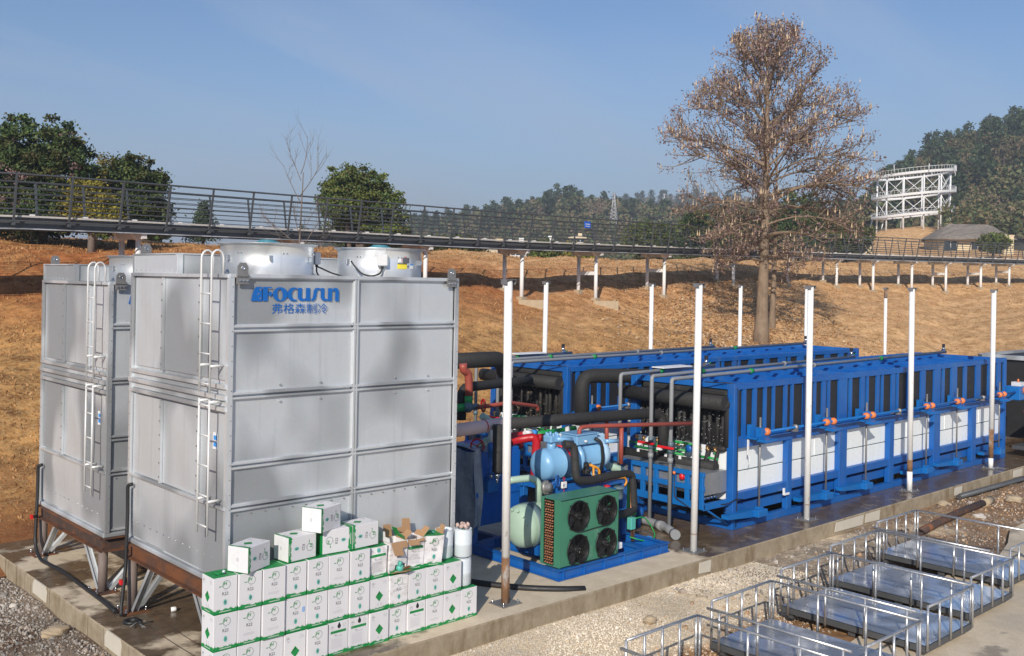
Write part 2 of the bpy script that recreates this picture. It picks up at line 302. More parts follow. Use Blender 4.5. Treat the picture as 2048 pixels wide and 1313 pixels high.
# ---------------------------------------------------------------- mesh builder
class G:
    def __init__(s): s.v = []; s.f = []; s.m = []; s.s = []
    def add(s, vs, fs, m=0, sm=False):
        o = len(s.v); s.v += [tuple(v) for v in vs]
        for f in fs: s.f.append(tuple(i+o for i in f)); s.m.append(m); s.s.append(sm)
    def box(s, x0, x1, y0, y1, z0, z1, m=0, T=None, b=0.):
        if b <= 0:
            vs = [Vector((x, y, z)) for z in (z0, z1) for y in (y0, y1) for x in (x0, x1)]
            fs = [(0, 2, 3, 1), (4, 5, 7, 6), (0, 1, 5, 4), (2, 6, 7, 3), (0, 4, 6, 2), (1, 3, 7, 5)]
        else:
            vs = []; idx = {}
            for k, (z, sz) in enumerate(((z0, 1), (z1, -1))):
                for j, (y, sy) in enumerate(((y0, 1), (y1, -1))):
                    for i, (x, sx) in enumerate(((x0, 1), (x1, -1))):
                        for ax in range(3):
                            d = [sx*b, sy*b, sz*b]; d[ax] = 0
                            idx[i, j, k, ax] = len(vs); vs.append(Vector((x+d[0], y+d[1], z+d[2])))
            q = lambda *a: tuple(idx[t] for t in a)
            fs = []
            for k in (0, 1): fs.append(q((0, 0, k, 2), (1, 0, k, 2), (1, 1, k, 2), (0, 1, k, 2))[::(1 if k else -1)])
            for j in (0, 1): fs.append(q((0, j, 0, 1), (1, j, 0, 1), (1, j, 1, 1), (0, j, 1, 1))[::(-1 if j else 1)])
            for i in (0, 1): fs.append(q((i, 0, 0, 0), (i, 1, 0, 0), (i, 1, 1, 0), (i, 0, 1, 0))[::(1 if i else -1)])
            for j in (0, 1):
                for k in (0, 1): fs.append(q((0, j, k, 1), (1, j, k, 1), (1, j, k, 2), (0, j, k, 2))[::(1 if j == k else -1)][::(-1 if j else 1)][::1])
            for i in (0, 1):
                for k in (0, 1): fs.append(q((i, 0, k, 0), (i, 1, k, 0), (i, 1, k, 2), (i, 0, k, 2)))
            for i in (0, 1):
                for j in (0, 1): fs.append(q((i, j, 0, 0), (i, j, 1, 0), (i, j, 1, 1), (i, j, 0, 1)))
            for i in (0, 1):
                for j in (0, 1):
                    for k in (0, 1): fs.append(q((i, j, k, 0), (i, j, k, 1), (i, j, k, 2)))
            cen = Vector(((x0+x1)/2, (y0+y1)/2, (z0+z1)/2)); ff = []
            for f in fs:
                p = [vs[i] for i in f]; nn = (p[1]-p[0]).cross(p[2]-p[0]); ct = sum(p, Vector())/len(p)
                ff.append(f if nn.dot(ct-cen) > 0 else f[::-1])
            fs = ff
        if T: vs = [T @ v for v in vs]
        s.add(vs, fs, m)
    def beam(s, p0, p1, w, h, m=0, up=(0, 0, 1), b=0.):
        p0 = Vector(p0); p1 = Vector(p1); d = p1-p0; L = d.length; d.normalize(); u = Vector(up)
        if abs(d.dot(u)) > .99: u = Vector((1, 0, 0)) if abs(d.x) < .9 else Vector((0, 1, 0))
        x = d.cross(u).normalized(); z = x.cross(d)
        T = Matrix(((x.x, d.x, z.x, p0.x), (x.y, d.y, z.y, p0.y), (x.z, d.z, z.z, p0.z), (0, 0, 0, 1)))
        s.box(-w/2, w/2, 0, L, -h/2, h/2, m, T, b)
    def tube(s, pts, r, n=8, m=0, caps=True, sm=True, fillet=0., fn=4):
        P = [Vector(p) for p in pts]
        if fillet > 0 and len(P) > 2:
            Q = [P[0]]
            for i in range(1, len(P)-1):
                a = (P[i-1]-P[i]); b = (P[i+1]-P[i]); k = min(fillet, a.length*.49, b.length*.49)
                a = P[i]+a.normalized()*k; b = P[i]+b.normalized()*k
                for j in range(fn+1):
                    t = j/fn; Q.append(a*(1-t)**2 + P[i]*2*t*(1-t) + b*t*t)
            Q.append(P[-1]); P = Q
        R = list(r) if hasattr(r, '__len__') else [r]*len(P)
        if len(R) != len(P): R = [R[0]+(R[-1]-R[0])*i/(len(P)-1) for i in range(len(P))]
        d = (P[1]-P[0]).normalized(); u = Vector((0, 0, 1)) if abs(d.z) < .9 else Vector((1, 0, 0))
        x = d.cross(u).normalized(); vs = []
        for i, p in enumerate(P):
            t = (P[min(i+1, len(P)-1)]-P[max(i-1, 0)])
            if t.length < 1e-9: t = d.copy()
            t.normalize(); x = (x-t*x.dot(t)).normalized(); y = t.cross(x)
            for k in range(n):
                a = 2*math.pi*k/n; vs.append(p+(x*math.cos(a)+y*math.sin(a))*R[i])
        fs = [(i*n+k, i*n+(k+1) % n, (i+1)*n+(k+1) % n, (i+1)*n+k) for i in range(len(P)-1) for k in range(n)]
        s.add(vs, fs, m, sm)
        if caps:
            o = len(s.v)-len(vs)
            s.f.append(tuple(o+k for k in range(n))[::-1]); s.m.append(m); s.s.append(False)
            s.f.append(tuple(o+(len(P)-1)*n+k for k in range(n))); s.m.append(m); s.s.append(False)
    def cyl(s, p0, p1, r, n=12, m=0, r2=None, caps=True, sm=True):
        s.tube([p0, p1], [r, r if r2 is None else r2], n, m, caps, sm)
    def lathe(s, prof, o=(0, 0, 0), ax=(0, 0, 1), n=20, m=0, sm=True):
        a = Vector(ax).normalized(); u = Vector((1, 0, 0)) if abs(a.x) < .9 else Vector((0, 1, 0))
        x = (u-a*u.dot(a)).normalized(); y = a.cross(x); o = Vector(o); vs = []
        for (r, h) in prof:
            for k in range(n):
                t = 2*math.pi*k/n; vs.append(o+a*h+(x*math.cos(t)+y*math.sin(t))*max(r, 1e-4))
        fs = [(i*n+k, i*n+(k+1) % n, (i+1)*n+(k+1) % n, (i+1)*n+k) for i in range(len(prof)-1) for k in range(n)]
        s.add(vs, fs, m, sm)
    def torus(s, c, ax, R, r, n=20, k=6, m=0):
        a = Vector(ax).normalized(); u = Vector((1, 0, 0)) if abs(a.x) < .9 else Vector((0, 1, 0))
        x = (u-a*u.dot(a)).normalized(); y = a.cross(x); c = Vector(c); vs = []; fs = []
        for i in range(n):
            t = 2*math.pi*i/n; d = x*math.cos(t)+y*math.sin(t)
            for j in range(k):
                q = 2*math.pi*j/k; vs.append(c+d*(R+r*math.cos(q))+a*r*math.sin(q))
        for i in range(n):
            for j in range(k): fs.append((i*k+j, ((i+1) % n)*k+j, ((i+1) % n)*k+(j+1) % k, i*k+(j+1) % k))
        s.add(vs, fs, m, True)
    def prism(s, poly, o, ux, uy, d, m=0):
        o = Vector(o); ux = Vector(ux); uy = Vector(uy); nn = ux.cross(uy).normalized()*d; k = len(poly)
        a = [o+ux*p[0]+uy*p[1] for p in poly]; vs = a+[p+nn for p in a]
        fs = [tuple(range(k))[::-1], tuple(range(k, 2*k))]+[(i, (i+1) % k, k+(i+1) % k, k+i) for i in range(k)]
        s.add(vs, fs, m)
    def flat(s, mesh, o, ux, uy, m=0):
        o = Vector(o); ux = Vector(ux); uy = Vector(uy); vs, fs = mesh
        s.add([o+ux*p[0]+uy*p[1] for p in vs], fs, m)
    def rect(s, o, ux, uy, x0, x1, y0, y1, m=0):
        s.flat(([(x0, y0), (x1, y0), (x1, y1), (x0, y1)], [(0, 1, 2, 3)]), o, ux, uy, m)
    def disc(s, o, ux, uy, cx, cy, rx, ry, m=0, n=20):
        s.flat(([(cx+rx*math.cos(2*math.pi*i/n), cy+ry*math.sin(2*math.pi*i/n)) for i in range(n)], [tuple(range(n))]), o, ux, uy, m)
    def ring(s, o, ux, uy, cx, cy, r0, r1, m=0, n=28, a0=0, a1=360):
        vs = []; k = n+1
        for i in range(k):
            t = rad(a0+(a1-a0)*i/n); vs += [(cx+r0*math.cos(t), cy+r0*math.sin(t)), (cx+r1*math.cos(t), cy+r1*math.sin(t))]
        s.flat((vs, [(2*i, 2*i+1, 2*i+3, 2*i+2) for i in range(n)]), o, ux, uy, m)
    def bulge(s, o, ux, uy, W, H, amt, m=0, nx=8, ny=8, seed=0):
        o = Vector(o); ux = Vector(ux); uy = Vector(uy); nn = ux.cross(uy).normalized(); rr = random.Random(seed); vs = []
        ph = [rr.uniform(0, 6) for _ in range(4)]
        for j in range(ny+1):
            for i in range(nx+1):
                u = i/nx; v = j/ny; e = min(1, 6*min(u, 1-u))*min(1, 6*min(v, 1-v))
                h = amt*e*(.5*math.sin(3*u+ph[0])*math.sin(2.5*v+ph[1])+.5*math.sin(7*u+ph[2]+2*v)*math.cos(4*v+ph[3]))
                vs.append(o+ux*(u*W)+uy*(v*H)+nn*h)
        s.add(vs, [(j*(nx+1)+i, j*(nx+1)+i+1, (j+1)*(nx+1)+i+1, (j+1)*(nx+1)+i) for j in range(ny) for i in range(nx)], m, True)
    def mesh(s, name, mats):
        me = bpy.data.meshes.new(name); me.from_pydata(s.v, [], s.f)
        for k in (mats if isinstance(mats, (list, tuple)) else [mats]): me.materials.append(M[k] if isinstance(k, str) else k)
        me.polygons.foreach_set('material_index', s.m); me.polygons.foreach_set('use_smooth', s.s); me.update(); return me
    def build(s, name, mats, parent=None, loc=None, rot=None):
        o = bpy.data.objects.new(name, s.mesh(name, mats)); C.objects.link(o)
        if parent: o.parent = parent
        if loc: o.location = loc
        if rot: o.rotation_euler = rot
        return o
def link(name, me, parent=None, loc=None, rot=None, sc=None):
    o = bpy.data.objects.new(name, me); C.objects.link(o)
    if parent: o.parent = parent
    if loc: o.location = loc
    if rot: o.rotation_euler = rot
    if sc: o.scale = sc
    return o
def tag(o, label, cat, group=None):
    o['label'] = label; o['category'] = cat
    if group: o['group'] = group
    return o
def thing(name, label, cat, loc=(0, 0, 0), rz=0, group=None):
    o = bpy.data.objects.new(name, None); C.objects.link(o); o.location = loc; o.rotation_euler = (0, 0, rz); o.empty_display_size = .2
    return tag(o, label, cat, group)
KIDS = {}
def copy_tree(o, kids):
    r = o.copy(); C.objects.link(r)
    for ch in kids:
        c = ch.copy(); C.objects.link(c); c.parent = r
    return r
def kind(o, k): o['kind'] = k; return o
_tx = {}
def text2d(t, size=1., shear=0., bold=0.):
    k = (t, shear, bold)
    if k not in _tx:
        cu = bpy.data.curves.new('t', 'FONT'); cu.body = t; cu.size = 1; cu.shear = shear; cu.offset = bold; cu.resolution_u = 3
        ob = bpy.data.objects.new('t', cu); C.objects.link(ob); dg = bpy.context.evaluated_depsgraph_get()
        me = bpy.data.meshes.new_from_object(ob.evaluated_get(dg))
        _tx[k] = ([(v.co.x, v.co.y) for v in me.vertices], [tuple(p.vertices) for p in me.polygons])
        bpy.data.objects.remove(ob); bpy.data.curves.remove(cu); bpy.data.meshes.remove(me)
    vs, fs = _tx[k]
    if not vs: return vs, fs, 0
    x0 = min(v[0] for v in vs); x1 = max(v[0] for v in vs); y0 = min(v[1] for v in vs)
    return [((x-x0)*size, (y-y0)*size) for x, y in vs], fs, (x1-x0)*size
def fill2d(loops):
    cu = bpy.data.curves.new('t', 'CURVE'); cu.dimensions = '2D'; cu.fill_mode = 'BOTH'
    for L in loops:
        sp = cu.splines.new('POLY'); sp.points.add(len(L)-1); sp.use_cyclic_u = True
        for p, q in zip(sp.points, L): p.co = (q[0], q[1], 0, 1)
    ob = bpy.data.objects.new('t', cu); C.objects.link(ob); dg = bpy.context.evaluated_depsgraph_get()
    me = bpy.data.meshes.new_from_object(ob.evaluated_get(dg))
    r = ([(v.co.x, v.co.y) for v in me.vertices], [tuple(p.vertices) for p in me.polygons])
    bpy.data.objects.remove(ob); bpy.data.curves.remove(cu); bpy.data.meshes.remove(me); return r
def npmesh(name, V, F, mats, mi=None, smooth=False):
    V = np.asarray(V, np.float32).reshape(-1, 3); F = np.asarray(F, np.int32); k = F.shape[1]
    me = bpy.data.meshes.new(name); me.vertices.add(len(V)); me.vertices.foreach_set('co', V.ravel())
    me.loops.add(F.size); me.loops.foreach_set('vertex_index', F.ravel()); me.polygons.add(len(F))
    me.polygons.foreach_set('loop_start', np.arange(0, F.size, k, dtype=np.int32)); me.polygons.foreach_set('loop_total', np.full(len(F), k, np.int32))
    for q in mats: me.materials.append(M[q])
    if mi is not None: me.polygons.foreach_set('material_index', np.asarray(mi, np.int32))
    me.polygons.foreach_set('use_smooth', np.full(len(F), smooth)); me.update(calc_edges=True); me.validate(); return me
# ---------------------------------------------------------------- terrain
def zpx(x, y, d): return AD(x, y, d).z
NEAR = [(-2600, [(9, -.3), (11, 0), (19, 3.2), (26, 5), (40, 6.2)]), (-1000, [(11.2, -.3), (12.4, 0), (21, 3.2), (27, 5.0), (42, 6.2)]),
 (0, [(15, -.3), (16.1, .05), (26, 3.2), (31, 5.0), (35, 5.5), (45, 6.2)]), (300, [(16.4, -.3), (17.7, .05), (29.5, 3.9), (34, 5.1), (48, 6.2)]),
 (650, [(19, -.3), (20.2, .05), (34, 4.0), (39, 5.2), (50, 5.9)]), (1024, [(22.5, -.3), (23.7, .05), (40.6, 3.7), (48, 5.4), (55, 5.75)]),
 (1220, [(24.8, -.3), (26, .05), (44, 3.5), (51, 5.2), (58, 5.8)]), (1525, [(29.5, -.3), (30.9, .05), (43.7, 2.1), (53, 3.7), (57, 4.5), (62, 5.5), (70, 6.2)]), (1620, [(32, -.3), (33.3, .05), (58, 4.0), (62, 4.9), (67, 5.7), (74, 6.3)]),
 (1800, [(35, -.3), (36.8, .05), (61, 4.0), (65, 4.45), (71, 5.5), (80, 6.4)]), (1908, [(37, -.3), (38.8, .05), (62, 3.4), (67.5, 3.95), (74, 5.2), (83, 6.4)]), (2048, [(38, -.3), (40, .15), (45, 1.7), (66, 3.9), (72, 4.4), (78, 5.4), (88, 6.5)]),
 (2600, [(46, -.3), (48, 0), (85, 5), (95, 6.6)]), (4500, [(60, -.3), (62, 0), (95, 5), (110, 7)])]
FD = [100, 115, 140, 170, 200, 260, 350, 600, 1500]
def fy(x, ys): return [zpx(x, y, d) if y is not None else None for y, d in zip(ys, FD)]
FAR = [(-3000, [4, 3, 1, 0, 0, 0, 0, 0, 0]), (300, [4, 3, 1, 0, 0, 0, 0, 0, 0]), (700, [4, 3.5, 2, 1.5, 2, 6, zpx(700, 478, 350), 10, 0]),
 (850, [4.5, 4.5, 4, 3, 4, 10, zpx(850, 470, 350), 16, 0]), (950, [5, 5, 5, 4, 6, 14, zpx(950, 456, 350), 22, 0]),
 (1040, [5, 5, 5, 5, 7, 18, zpx(1040, 443, 350), 30, 0]), (1130, [5.5, 5.5, 6, 6, 8, 21, zpx(1130, 430, 350), 36, 0]),
 (1230, [6, 6, 6, 7, 9, 20, zpx(1230, 442, 350), zpx(1230, 438, 600), 0]), (1320, [6, 6, 6, 7, 9, 18, zpx(1320, 450, 350), zpx(1320, 425, 600), 0]),
 (1500, [6, 6, 7, 8, 10, 17, zpx(1500, 450, 350), zpx(1500, 432, 600), 0]), (1620, [6.5, 7, 9, 11, 14, 20, 24, 40, 0]),
 (1700, [7, 8, zpx(1700, 490, 140), 13, 17, 24, 22, 40, 0]), (1760, [7.2, 8.2, zpx(1760, 462, 140), 14.5, 19, 26, 22, 40, 0]),
 (1835, [7.5, 8.5, zpx(1835, 450, 140), 14.5, 23, 34, 27, 40, 0]), (1910, [7.6, 8.8, zpx(1910, 462, 140), 16, 28, zpx(1910, 335, 260), 32, 40, 0]),
 (2000, [7.8, 9, 11, 18, 31, zpx(2000, 312, 260), 37, 40, 0]), (2100, [8, 9, 11, 19, 33, zpx(2100, 296, 260), 41, 40, 0]),
 (2500, [8.5, 10, 12, 21, 34, 46, 42, 40, 0]), (4500, [8, 10, 12, 22, 36, 48, 44, 40, 0])]
NX = np.array([c[0] for c in NEAR]); FX = np.array([c[0] for c in FAR])
FZ = np.array([c[1] for c in FAR], float)
_h = [random.uniform(0, 6.28) for _ in range(12)]
def wob(x, y):
    return (.10*math.sin(.9*x+_h[0])*math.sin(.8*y+_h[1])+.07*math.sin(1.9*x+.7*y+_h[2])*math.sin(2.3*y-.5*x+_h[3])
            + .25*math.sin(.23*x+_h[4])*math.sin(.19*y+_h[5]))
def terr_px(x, d):
    i = int(np.clip(np.searchsorted(NX, x)-1, 0, len(NX)-2)); t = (x-NX[i])/(NX[i+1]-NX[i]); t = min(1, max(0, t))
    pa, pb = NEAR[i][1], NEAR[i+1][1]
    # match the two profiles by their own parameter (toe to crest) so that ridges run on smoothly
    d0 = pa[0][0]*(1-t)+pb[0][0]*t; d1 = pa[-1][0]*(1-t)+pb[-1][0]*t
    if d <= d1:
        q = (d-d0)/(d1-d0)
        za = np.interp(pa[0][0]+q*(pa[-1][0]-pa[0][0]), [p[0] for p in pa], [p[1] for p in pa])
        zb = np.interp(pb[0][0]+q*(pb[-1][0]-pb[0][0]), [p[0] for p in pb], [p[1] for p in pb]); return za*(1-t)+zb*t
    zc = pa[-1][1]*(1-t)+pb[-1][1]*t
    fz = [np.interp(x, FX, FZ[:, k]) for k in range(len(FD))]
    ds = [d1]+[max(D, d1+6*(k+1)) for k, D in enumerate(FD)]
    return float(np.interp(d, ds, [zc]+fz))
def terr_s(x, d):
    # light smoothing along the bearing
    s = max(.6, d*.018); return (terr_px(x, d-s)+2*terr_px(x, d)+terr_px(x, d+s))/4
def terr(X, Y):
    d = X*FW[0]+Y*FW[1]; l = X*RT[0]+Y*RT[1]; x = 1024+FPX*l/d
    return terr_s(x, d)+(wob(X, Y) if d > 0 else 0)*min(1, max(0, (Y-17.6)*.5))
def at(x, d, dz=0.):
    t = (x-1024)/FPX; X = d*(FW[0]+RT[0]*t); Y = d*(FW[1]+RT[1]*t); return Vector((X, Y, terr(X, Y)+dz))
xs = np.concatenate([np.linspace(-2600, -250, 40), np.linspace(-240, 2300, 255), np.linspace(2320, 4500, 40)])
ts = np.concatenate([np.linspace(0, 1, 90), ])
V = []; mi = []; DD = []
ring_n = 90; far_d = np.concatenate([np.geomspace(1.012, 4.2, 110)])
rows = ring_n+len(far_d)+3
for x in xs:
    i = int(np.clip(np.searchsorted(NX, x)-1, 0, len(NX)-2)); t = min(1, max(0, (x-NX[i])/(NX[i+1]-NX[i])))
    d0 = NEAR[i][1][0][0]*(1-t)+NEAR[i+1][1][0][0]*t; d1 = NEAR[i][1][-1][0]*(1-t)+NEAR[i+1][1][-1][0]*t
    ds = list(np.linspace(d0, d1, ring_n))
    ds += list(d1+(400-d1)*np.linspace(0, 1, len(far_d)+1)[1:]**1.35)+[600, 1000, 1500]
    for d in ds:
        tt = (x-1024)/FPX; X = d*(FW[0]+RT[0]*tt); Y = d*(FW[1]+RT[1]*tt); DD.append(d)
        V.append((X, Y, terr_s(x, d)+wob(X, Y)*min(1, max(0, (Y-17.6)*.5))))
nr = len(ds); F = []
for i in range(len(xs)-1):
    for j in range(nr-1):
        a = i*nr+j; F.append((a, a+nr, a+nr+1, a+1)); mi.append(1 if (DD[i*nr+j] > 112 and not (1600 < xs[i] < 1990 and DD[i*nr+j] < 151)) else 0)
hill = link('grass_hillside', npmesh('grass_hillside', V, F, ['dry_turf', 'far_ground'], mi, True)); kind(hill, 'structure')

# yard in front of and round the slab
GZ = -.27
def yard_h(X, Y):
    h = 0.
    if Y > 6.2: h = .022*math.sin(2.1*X+_h[6])*math.sin(2.6*Y+_h[7])+.016*math.sin(5.3*X+_h[8]+Y)*math.sin(4.7*Y+_h[9])
    if 8.6 > Y > 6.6 and X > 7: h += -.06*math.sin((Y-6.6)/2*math.pi)*(.6+.4*math.sin(3.3*X))
    if X > 12 and 8.2 < Y < 9.4: h += .05*math.sin((Y-8.2)/1.2*math.pi)*abs(math.sin(1.7*X))
    if X < 4.6: h += .012*math.sin(3*X+2*Y)
    return h
V = []; F = []
gx = np.concatenate([np.linspace(-60, -2, 12), np.linspace(-1.8, 27, 190), np.linspace(28, 90, 14)]); gy = np.concatenate([np.linspace(-60, 1, 10), np.linspace(1.2, 18.2, 112)])
for X in gx:
    for Y in gy:
        V.append((X, Y, GZ+yard_h(X, Y)))
ny = len(gy)
for i in range(len(gx)-1):
    for j in range(ny-1): a = i*ny+j; F.append((a, a+ny, a+ny+1, a+1))
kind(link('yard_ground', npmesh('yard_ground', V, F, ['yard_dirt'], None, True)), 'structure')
# concrete apron at the right foreground: an irregular thin slab
g = G(); pts = []
for k in range(60):
    X = -2+k*1.1; pts.append((X, (6.1+.12*(X-10)+.18*math.sin(1.3*X)+.12*math.sin(3.1*X+1)) if X < 30 else 8.6))
for (xa, ya), (xb, yb) in zip(pts, pts[1:]):
    g.add([(xa, -40, GZ+.055), (xb, -40, GZ+.055), (xb, yb, GZ+.055), (xa, ya, GZ+.055)], [(0, 1, 2, 3)], 0)
    g.add([(xa, ya, GZ+.055), (xb, yb, GZ+.055), (xb, yb+.03, GZ-.15), (xa, ya+.03, GZ-.15)], [(0, 1, 2, 3)], 0)
kind(g.build('concrete_apron', ['apron_concrete']), 'structure')
# raised concrete slab
PX0, PX1, PY0, PY1 = 4.72, 62, 9.5, 17.35
g = G(); nx = 150
ex = [PX0+(PX1-PX0)*((i/nx)**1.6) for i in range(nx+1)]
yf = [PY0+random.uniform(-.003, .003) for _ in ex]
for i in range(nx):
    g.add([(ex[i], yf[i], 0), (ex[i+1], yf[i+1], 0), (ex[i+1], PY1, 0), (ex[i], PY1, 0)], [(0, 1, 2, 3)], 0)
    g.add([(ex[i], yf[i]-.012, -.02), (ex[i+1], yf[i+1]-.012, -.02), (ex[i+1], yf[i+1], 0), (ex[i], yf[i], 0)], [(0, 1, 2, 3)], 1)
    g.add([(ex[i], yf[i]-.012, -.5), (ex[i+1], yf[i+1]-.012, -.5), (ex[i+1], yf[i+1]-.012, -.02), (ex[i], yf[i]-.012, -.02)], [(0, 1, 2, 3)], 1)
m = 60; xw = [PX0+random.uniform(-.003, .003) for _ in range(m+1)]; xw[0] = ex[0]
for i in range(m):
    y0 = PY0+(PY1-PY0)*i/m; y1 = PY0+(PY1-PY0)*(i+1)/m
    y0 = yf[0] if i == 0 else y0
    g.add([(xw[i]-.012, y1, -.02), (xw[i]-.012, y0, -.02), (xw[i], y0, 0), (xw[i], y1, 0)], [(0, 1, 2, 3)], 1)
    g.add([(xw[i]-.012, y1, -.5), (xw[i]-.012, y0, -.5), (xw[i]-.012, y0, -.02), (xw[i]-.012, y1, -.02)], [(0, 1, 2, 3)], 1)
    g.add([(xw[i], y0, -.001), (PX0+.0, y0, -.001), (PX0, y1, -.001), (xw[i], y1, -.001)], [(0, 1, 2, 3)], 0)
pad = kind(g.build('concrete_slab', ['pad_concrete', 'pad_edge']), 'structure')
def patch(pts, up):
    g = G(); g.prism(pts, up[0], up[1], up[2], .006, 0); g.build('mortar_patch', 'patch_concrete', pad)
def blob(w, h, k=14, s=0):
    r = random.Random(s); return [(w*math.cos(2*math.pi*i/k)*(.8+.3*r.random()), h*math.sin(2*math.pi*i/k)*(.8+.3*r.random())) for i in range(k)]
for i, y in enumerate((14.72, 12.05)):   # repaired places on the left edge
    hw = (.30, .26)[i]
    gg = G(); r = random.Random(i)
    p = [(-hw, -.2), (hw*.9, -.21), (hw, -.06), (hw*.8, 0), (-hw*.8, 0), (-hw, -.08)]
    gg.prism(p, (PX0-.02, y, -.002), (0, -1, 0), (0, 0, 1), -.008, 0)
    gg.prism([(-hw*.8, 0), (hw*.8, 0), (hw*.6, .14+.06*r.random()), (-hw*.5, .12)], (PX0-.015, y, -.001), (0, -1, 0), (1, 0, 0), -.006, 0)
    gg.build('mortar_patch', 'patch_concrete', pad)
for i, (x, hw) in enumerate(((17.6, .55), (18.5, .3), (22.4, .2), (25.8, .3), (13.05, .16), (27.9, .4))):
    gg = G(); gg.prism([(-hw, -.2), (hw*.9, -.22), (hw, -.03), (-hw*.9, -.03)], (x, PY0-.026, 0), (1, 0, 0), (0, 0, 1), .008, 0); gg.build('mortar_patch', 'patch_concrete', pad)
g = G()
for dx_ in (.42, .62):
    p = [(PX0+dx_+.01*math.sin(k), 9.7+k*.35, .0015) for k in range(16)]
    for a, b in zip(p, p[1:]): g.beam(a, b, .010, .003, 0)
g.beam((PX0, 12.75, .0015), (PX0+2.4, 12.72, .0015), .010, .003, 0); g.beam((PX0, 14.9, .0015), (PX0+2.4, 14.95, .0015), .010, .003, 0)
g.build('slab_joint', 'rust_dark', pad)

# ---------------------------------------------------------------- stones and tufts (nobody could count them)
ico_v = []; 
def ico():
    t = (1+5**.5)/2
    v = np.array([(-1, t, 0), (1, t, 0), (-1, -t, 0), (1, -t, 0), (0, -1, t), (0, 1, t), (0, -1, -t), (0, 1, -t), (t, 0, -1), (t, 0, 1), (-t, 0, -1), (-t, 0, 1)], float)/1.9
    f = np.array([(0, 11, 5), (0, 5, 1), (0, 1, 7), (0, 7, 10), (0, 10, 11), (1, 5, 9), (5, 11, 4), (11, 10, 2), (10, 7, 6), (7, 1, 8), (3, 9, 4), (3, 4, 2), (3, 2, 6), (3, 6, 8), (3, 8, 9), (4, 9, 5), (2, 4, 11), (6, 2, 10), (8, 6, 7), (9, 8, 1)])
    return v, f
IV, IF = ico()
def stones(name, P, R, m):
    P = P.copy(); P[:, 2] += [yard_h(a[0], a[1]) for a in P]
    n = len(P); v = IV[None]*(1+RNG.uniform(-.3, .3, (n, 12, 1)))*R[:, None, None]*RNG.uniform(.55, 1.3, (n, 1, 3))
    v = v+P[:, None, :]; f = IF[None]+(np.arange(n)*12)[:, None, None]
    return kind(link(name, npmesh(name, v, f.reshape(-1, 3), [m])), 'stuff')
n = 27000; X = RNG.uniform(-1.0, 4.68, n); Y = RNG.uniform(8.2, 17.2, n); d = X*FW[0]+Y*FW[1]
P = np.stack([X, Y, np.full(n, GZ+.005)], 1); stones('gravel', P, RNG.uniform(.007, .021, n)*(1+.9*(RNG.random(n) > .95)), 'stone_mix')
n = 24000; X = RNG.uniform(4.7, 14.4, n); Y = 9.46-np.abs(RNG.normal(0, 1.0, n)); k = Y > 7.0
P = np.stack([X, Y, np.full(n, GZ+.005)], 1)[k]; stones('pale_gravel', P, RNG.uniform(.005, .013, k.sum())*(1+1.2*(RNG.random(k.sum()) > .97)), 'stone_pale')
n = 3200; X = RNG.uniform(12, 27, n); Y = RNG.uniform(6.8, 9.4, n)
P = np.stack([X, Y, np.full(n, GZ+.01)], 1); stones('rubble', P, RNG.uniform(.006, .020, n)*(1+1.8*(RNG.random(n) > .96)), 'stone_mix')
n = 1500; X = RNG.uniform(8, 24, n); Y = 7.6+RNG.normal(0, .45, n)+.08*(X-12)
P = np.stack([X, Y, np.full(n, GZ+.005)], 1); stones('clay_clods', P, RNG.uniform(.006, .022, n)*(1+1.5*(RNG.random(n) > .96)), 'litter')
# dry grass tufts over the slope
def tri_cards(C, size, up=.6, flat=False):
    n = len(C); a = RNG.uniform(0, 2*np.pi, n); s = size[:, None]
    if flat:
        t = RNG.normal(0, .45, (n, 3)); t[:, 2] = 1; t /= np.linalg.norm(t, axis=1)[:, None]
    else:
        t = RNG.normal(0, 1, (n, 3)); t /= np.linalg.norm(t, axis=1)[:, None]
    u = np.cross(t, RNG.normal(0, 1, (n, 3))); u /= np.linalg.norm(u, axis=1)[:, None]; w_ = np.cross(t, u)
    return u*s, w_*s
def leaves(C, size, asp=.6, flat=False):
    C = np.asarray(C, float); u, w_ = tri_cards(C, np.asarray(size, float), flat=flat)
    V = np.stack([C-u, C+w_*asp, C+u, C-w_*asp], 1); n = len(C)
    return V.reshape(-1, 3), (np.arange(n*4).reshape(n, 4))
C_ = []; H_ = []
for _ in range(80000):
    x = random.uniform(-60, 2100); q = random.random()
    d0 = np.interp(x, NX, [c[1][0][0] for c in NEAR])+1.3; d1 = np.interp(x, NX, [c[1][-1][0] for c in NEAR])
    d = d0+(d1-d0)*q; p = at(x, d)
    if math.sin(1.3*p.x+.6*p.y)+math.sin(1.9*p.y-.8*p.x+1)+.8*math.sin(3.1*p.x+2.3*p.y) < random.uniform(-2.2, 1.2): continue
    C_.append(p); H_.append(random.uniform(.02, .065)*(1+.6*q))
C_ = np.array(C_); H_ = np.array(H_); n = len(C_)
a = RNG.uniform(0, np.pi, n); w_ = np.stack([np.cos(a), np.sin(a), 0*a], 1)*(H_*.55)[:, None]; lean = RNG.normal(0, .5, (n, 3))*H_[:, None]; lean[:, 2] = H_
V = np.stack([C_-w_-[0, 0, .03], C_+w_-[0, 0, .03], C_+lean], 1).reshape(-1, 3)
kind(link('dry_grass', npmesh('dry_grass', V, np.arange(n*3).reshape(n, 3), ['grass_dry'])), 'stuff')
